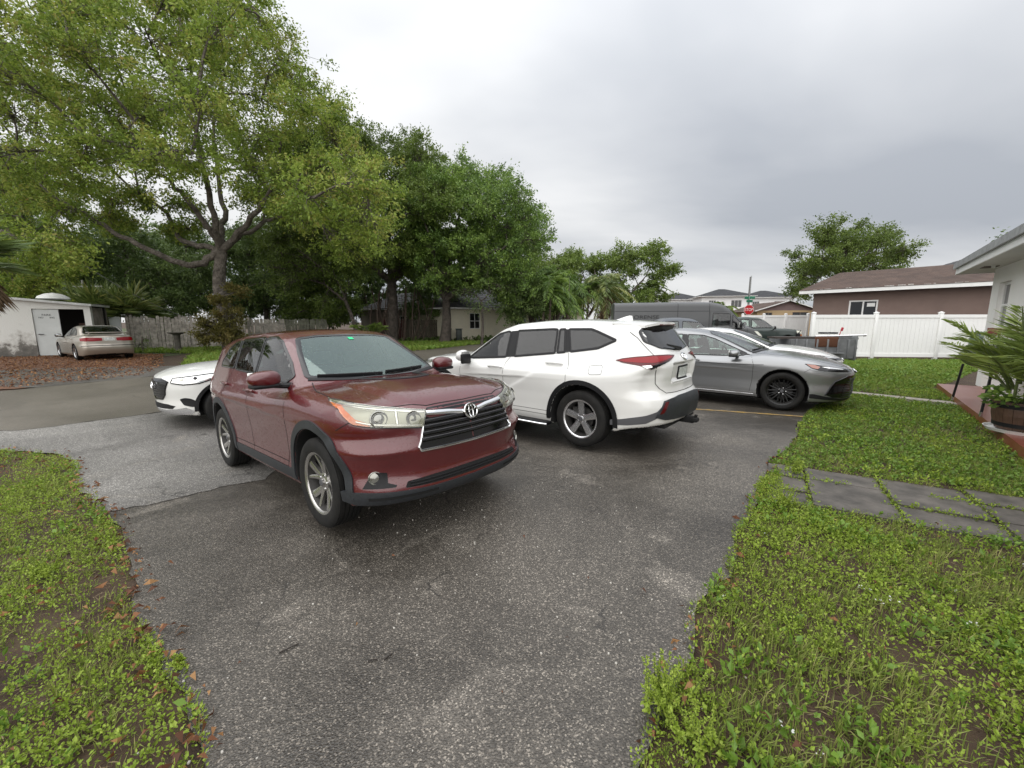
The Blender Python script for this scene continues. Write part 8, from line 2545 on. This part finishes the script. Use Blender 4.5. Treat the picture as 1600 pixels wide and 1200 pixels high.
cover('weeds', NEAR_L, ('yellow-green weeds covering the ground left of the driveway', 'weeds'), 204, [(1200, 8, .018, .62, (.1, .9), .03, WEED), (1000, 10, .013, .7, (.2, 1.3), .08, WEED), (120, 7, .036, .58, (.2, 1.0), .05, WEED2)], [(600, 6, .075, .0045, .6, GRASS)], [patchy(1.7, 1.3, .06, .8, .5), patchy(2.6, .5, .05, .8, .6), patchy(2.0, 5, .0, .9, 1.2), patchy(1.9, 3.2, .06, .8, .7)])
VERGE = [(-10.3, 12.6), (-7.5, 17.6), (-4.2, 24.6), (-1.6, 30.2), (-3.5, 33), (-9, 31), (-17, 25.5), (-25, 23), (-23, 21), (-16, 20.5), (-12.5, 15.5)]
cover('weeds', VERGE, ('rough grass verge across the street', 'grass'), 205, [(26, 7, .13, .6, (.1, .9), .08, WEED2)], [(55, 6, .22, .022, .6, GRASS2)], patchy(.7, .7, .35, 1))
cover('weeds', [(-30, 31), (-9, 31), (-3.5, 33), (0, 33), (6, 44), (-30, 44)], ('shaded scrub in front of the far fences', 'scrub'), 206, [(8, 7, .30, .6, (.1, .9), .2, LEAF_DARK)], [], None)
# tufts in the joints of the walk and along the asphalt edge
rg = np.random.default_rng(9)
jt = []
for k in range(0, 6):
    for s in np.linspace(0, 3 * depth, 26): jt.append(ga + wd_ * (-.42 + .34 + .62 * k + rg.normal(0, .012)) + wn_ * s)
for r in (1, 2):
    for s in np.linspace(-.3, 4.5, 130):
        if math.sin(s * 5 + r * 2) > -.2: jt.append(ga + wd_ * s + wn_ * (depth * r + rg.normal(0, .012)))
jt = np.array(jt)
V, F, r = rosettes(np.concatenate([jt, jt + rg.normal(0, .02, jt.shape)]), rg, 7, .022, .6, (.1, 1.0), .03)
o = leaf_obj('joint_weeds', V, F, r, WEED); tag(o, 'weeds growing in the joints of the paved walk', 'weeds', kind='stuff')
# pepperweed: seed-laden stalks at the asphalt edge
def pepperweed(px, py, n, h, seed, label):
    rg = np.random.default_rng(seed)
    p = un(px, py)
    H = empty('pepperweed', (p[0], p[1], p[2]), 0, label, 'weed', 'seeding weeds at the asphalt edge')
    st = MB(); C = []; D = []; S = []
    for i in range(n):
        az = rg.uniform(0, 2 * PI); ln = rg.uniform(.1, .75)
        b = np.array([rg.normal(0, .035), rg.normal(0, .035), -.02]); e = b + np.array([math.cos(az) * ln * h * .6, math.sin(az) * ln * h * .6, h * rg.uniform(.6, 1.05)])
        P = curve([b, (b + e) / 2 + [0, 0, .15 * h * ln], e], 5)
        st.tube(P, np.linspace(.0025, .001, len(P)), 4, caps=False)
        m = 70
        t = rg.uniform(.25, 1.0, m); q = np.stack([np.interp(t, np.linspace(0, 1, len(P)), P[:, k]) for k in range(3)], 1)
        C.append(q); dd = unit(rg.normal(0, 1, (m, 3)) + [0, 0, .4]); D.append(dd); S.append(np.where(t > .5, rg.uniform(.008, .014, m), rg.uniform(.014, .03, m)))
    C, D, S = np.concatenate(C), np.concatenate(D), np.concatenate(S)
    V, F = leaf_quads(C, D, S, .6, rg)
    st.build('stalks', MATS['stalk_green'], H)
    leaf_obj('seed_heads', V, F, np.clip(rg.normal(.75, .15, len(F)), 0, 1), WEED, H)
pepperweed(1035, 1110, 30, .27, 1, 'tall seeding weed spilling over the right asphalt edge')
pepperweed(1085, 1160, 14, .20, 2, 'shorter seeding weed just right of the tallest one')
pepperweed(1240, 742, 16, .22, 3, 'seeding weed at the start of the paved walk')
pepperweed(1222, 792, 18, .22, 4, 'seeding weed below the paved walk at the asphalt edge')
pepperweed(75, 900, 14, .16, 6, 'seeding weed among the left-hand weeds')
pepperweed(295, 1035, 5, .10, 7, 'tiny seeding weed rooted in the asphalt edge at left')
# fallen leaves
def fallen(name, pts, size, rg, m, label, lift=.006):
    n = len(pts)
    a = rg.uniform(0, 2 * PI, n)
    C = np.c_[pts, gz(pts[:, 0], pts[:, 1]) + lift + rg.uniform(0, .012, n)]
    D = np.c_[np.cos(a), np.sin(a), rg.normal(0, .10, n)]
    V, F = leaf_quads(C, unit(D), size * np.clip(rg.lognormal(-.1, .4, n), .4, 1.7), .42, rg, 1.2)
    o = leaf_obj(name, V, F, rg.random(n), m); tag(o, label, 'leaves', kind='stuff')
LB = foliage('leaf_fallen', [(0.06, 0.026, 0.014), (0.13, 0.05, 0.022), (0.20, 0.085, 0.035), (0.34, 0.19, 0.08)], .7, .15)
rg = np.random.default_rng(77)
fallen('fallen_leaves', zone_points(NEAR_L, 42, rg), .042, rg, LB, 'brown leaves lying among the left weeds', .03)
fallen('fallen_leaves', zone_points(NEAR_R, 12, rg, None, [WALK]), .042, rg, LB, 'brown leaves lying among the right weeds', .03)
edge = np.array([(x + rg.normal(0, .06), y + rg.normal(0, .06)) for i in range(1, 14) for (x, y) in [(l_[i][0] + (l_[i + 1][0] - l_[i][0]) * t, l_[i][1] + (l_[i + 1][1] - l_[i][1]) * t) for t in rg.random(24)]])
fallen('fallen_leaves', edge, .05, rg, LB, 'brown leaf litter along the left asphalt edge', .012)
edge = np.array([(x + rg.normal(0, .05), y + rg.normal(0, .05)) for i in range(3, 14) for (x, y) in [(r_[i][0] + (r_[i + 1][0] - r_[i][0]) * t, r_[i][1] + (r_[i + 1][1] - r_[i][1]) * t) for t in rg.random(9)]])
fallen('fallen_leaves', edge, .045, rg, LB, 'brown leaf litter along the right asphalt edge', .012)
fallen('fallen_leaves', zone_points([(-28, 20.5), (-14, 9.2), (-12, 9.8), (-11, 12), (-12.5, 14.5), (-17, 19.8)], 110, rg), .065, rg, LB, 'rust brown leaf litter in front of the shed', .01)
fallen('fallen_leaves', np.array([un(px, py)[:2] for px, py in ((786, 1088), (378, 1038), (618, 872), (820, 842), (890, 1003), (556, 980), (920, 905), (1010, 930))]), .03, rg, LB, 'stray brown leaves on the driveway', .008)
STRAW = foliage('leaf_straw', [(0.10, 0.065, 0.035), (0.20, 0.15, 0.085), (0.32, 0.26, 0.15)], .8, .15)
for poly, av, lab in ((NEAR_L, (), 'dead straw lying between the left weeds'), (NEAR_R, [WALK], 'dead straw lying between the right weeds')):
    q = zone_points(poly, 900, rg, patchy(1.7, 4.3, .1, 1, .2), av)
    a = rg.uniform(0, 2 * PI, len(q))
    V, F = leaf_quads(np.c_[q, gz(q[:, 0], q[:, 1]) - .012 + rg.uniform(0, .02, len(q))], np.c_[np.cos(a), np.sin(a), rg.normal(0, .12, len(q))], rg.uniform(.02, .07, len(q)), .07, rg)
    tag(leaf_obj('dead_straw', V, F, rg.random(len(q)), STRAW), lab, 'straw', kind='stuff')
# pebbles and twig marks
rg = np.random.default_rng(14)
m = MB()
for i in range(150):
    x, y = rg.uniform(-1.6, 1.2), rg.uniform(1.3, 4.2)
    s = rg.uniform(.004, .010)
    m.box((x, y, float(gz(x, y)) + s * .4), (s * 1.4, s, s), rz=rg.uniform(0, 3), bev=s * .3)
tag(m.build('pebbles', mat('pebble', (.40, .38, .34), .8)), 'loose pale pebbles on the driveway', 'pebbles', kind='stuff')
for i, (px, py, l, a) in enumerate(((436, 1022, .07, .9), (575, 1035, .045, .3), (600, 1033, .03, 1.4))):
    p = un(px, py)
    o = MB().tube([(p[0], p[1], p[2] + .006), (p[0] + l * .5, p[1] + l * .4 * a, p[2] + .010), (p[0] + l, p[1] + l * a, p[2] + .006)], .0035, 5).build('twig', mat('twig_dark', (.02, .015, .012), .9))
    tag(o, ('longest dark twig on the driveway', 'dark twig left of the smallest one on the driveway', 'smallest dark twig on the driveway')[i], 'twig', 'twigs on the driveway')
n = 60
fl = zone_points(NEAR_R, 5, rg, None, [WALK])
V, F, r = rosettes(fl, rg, 5, .010, .8, (.2, .6), .0)
V = V + [0, 0, .06]
o = leaf_obj('wild_flowers', V, F, r, foliage('petal_white', [(.75, .75, .72), (.8, .8, .8)])); tag(o, 'tiny white wild flowers among the right weeds', 'flowers', kind='stuff')
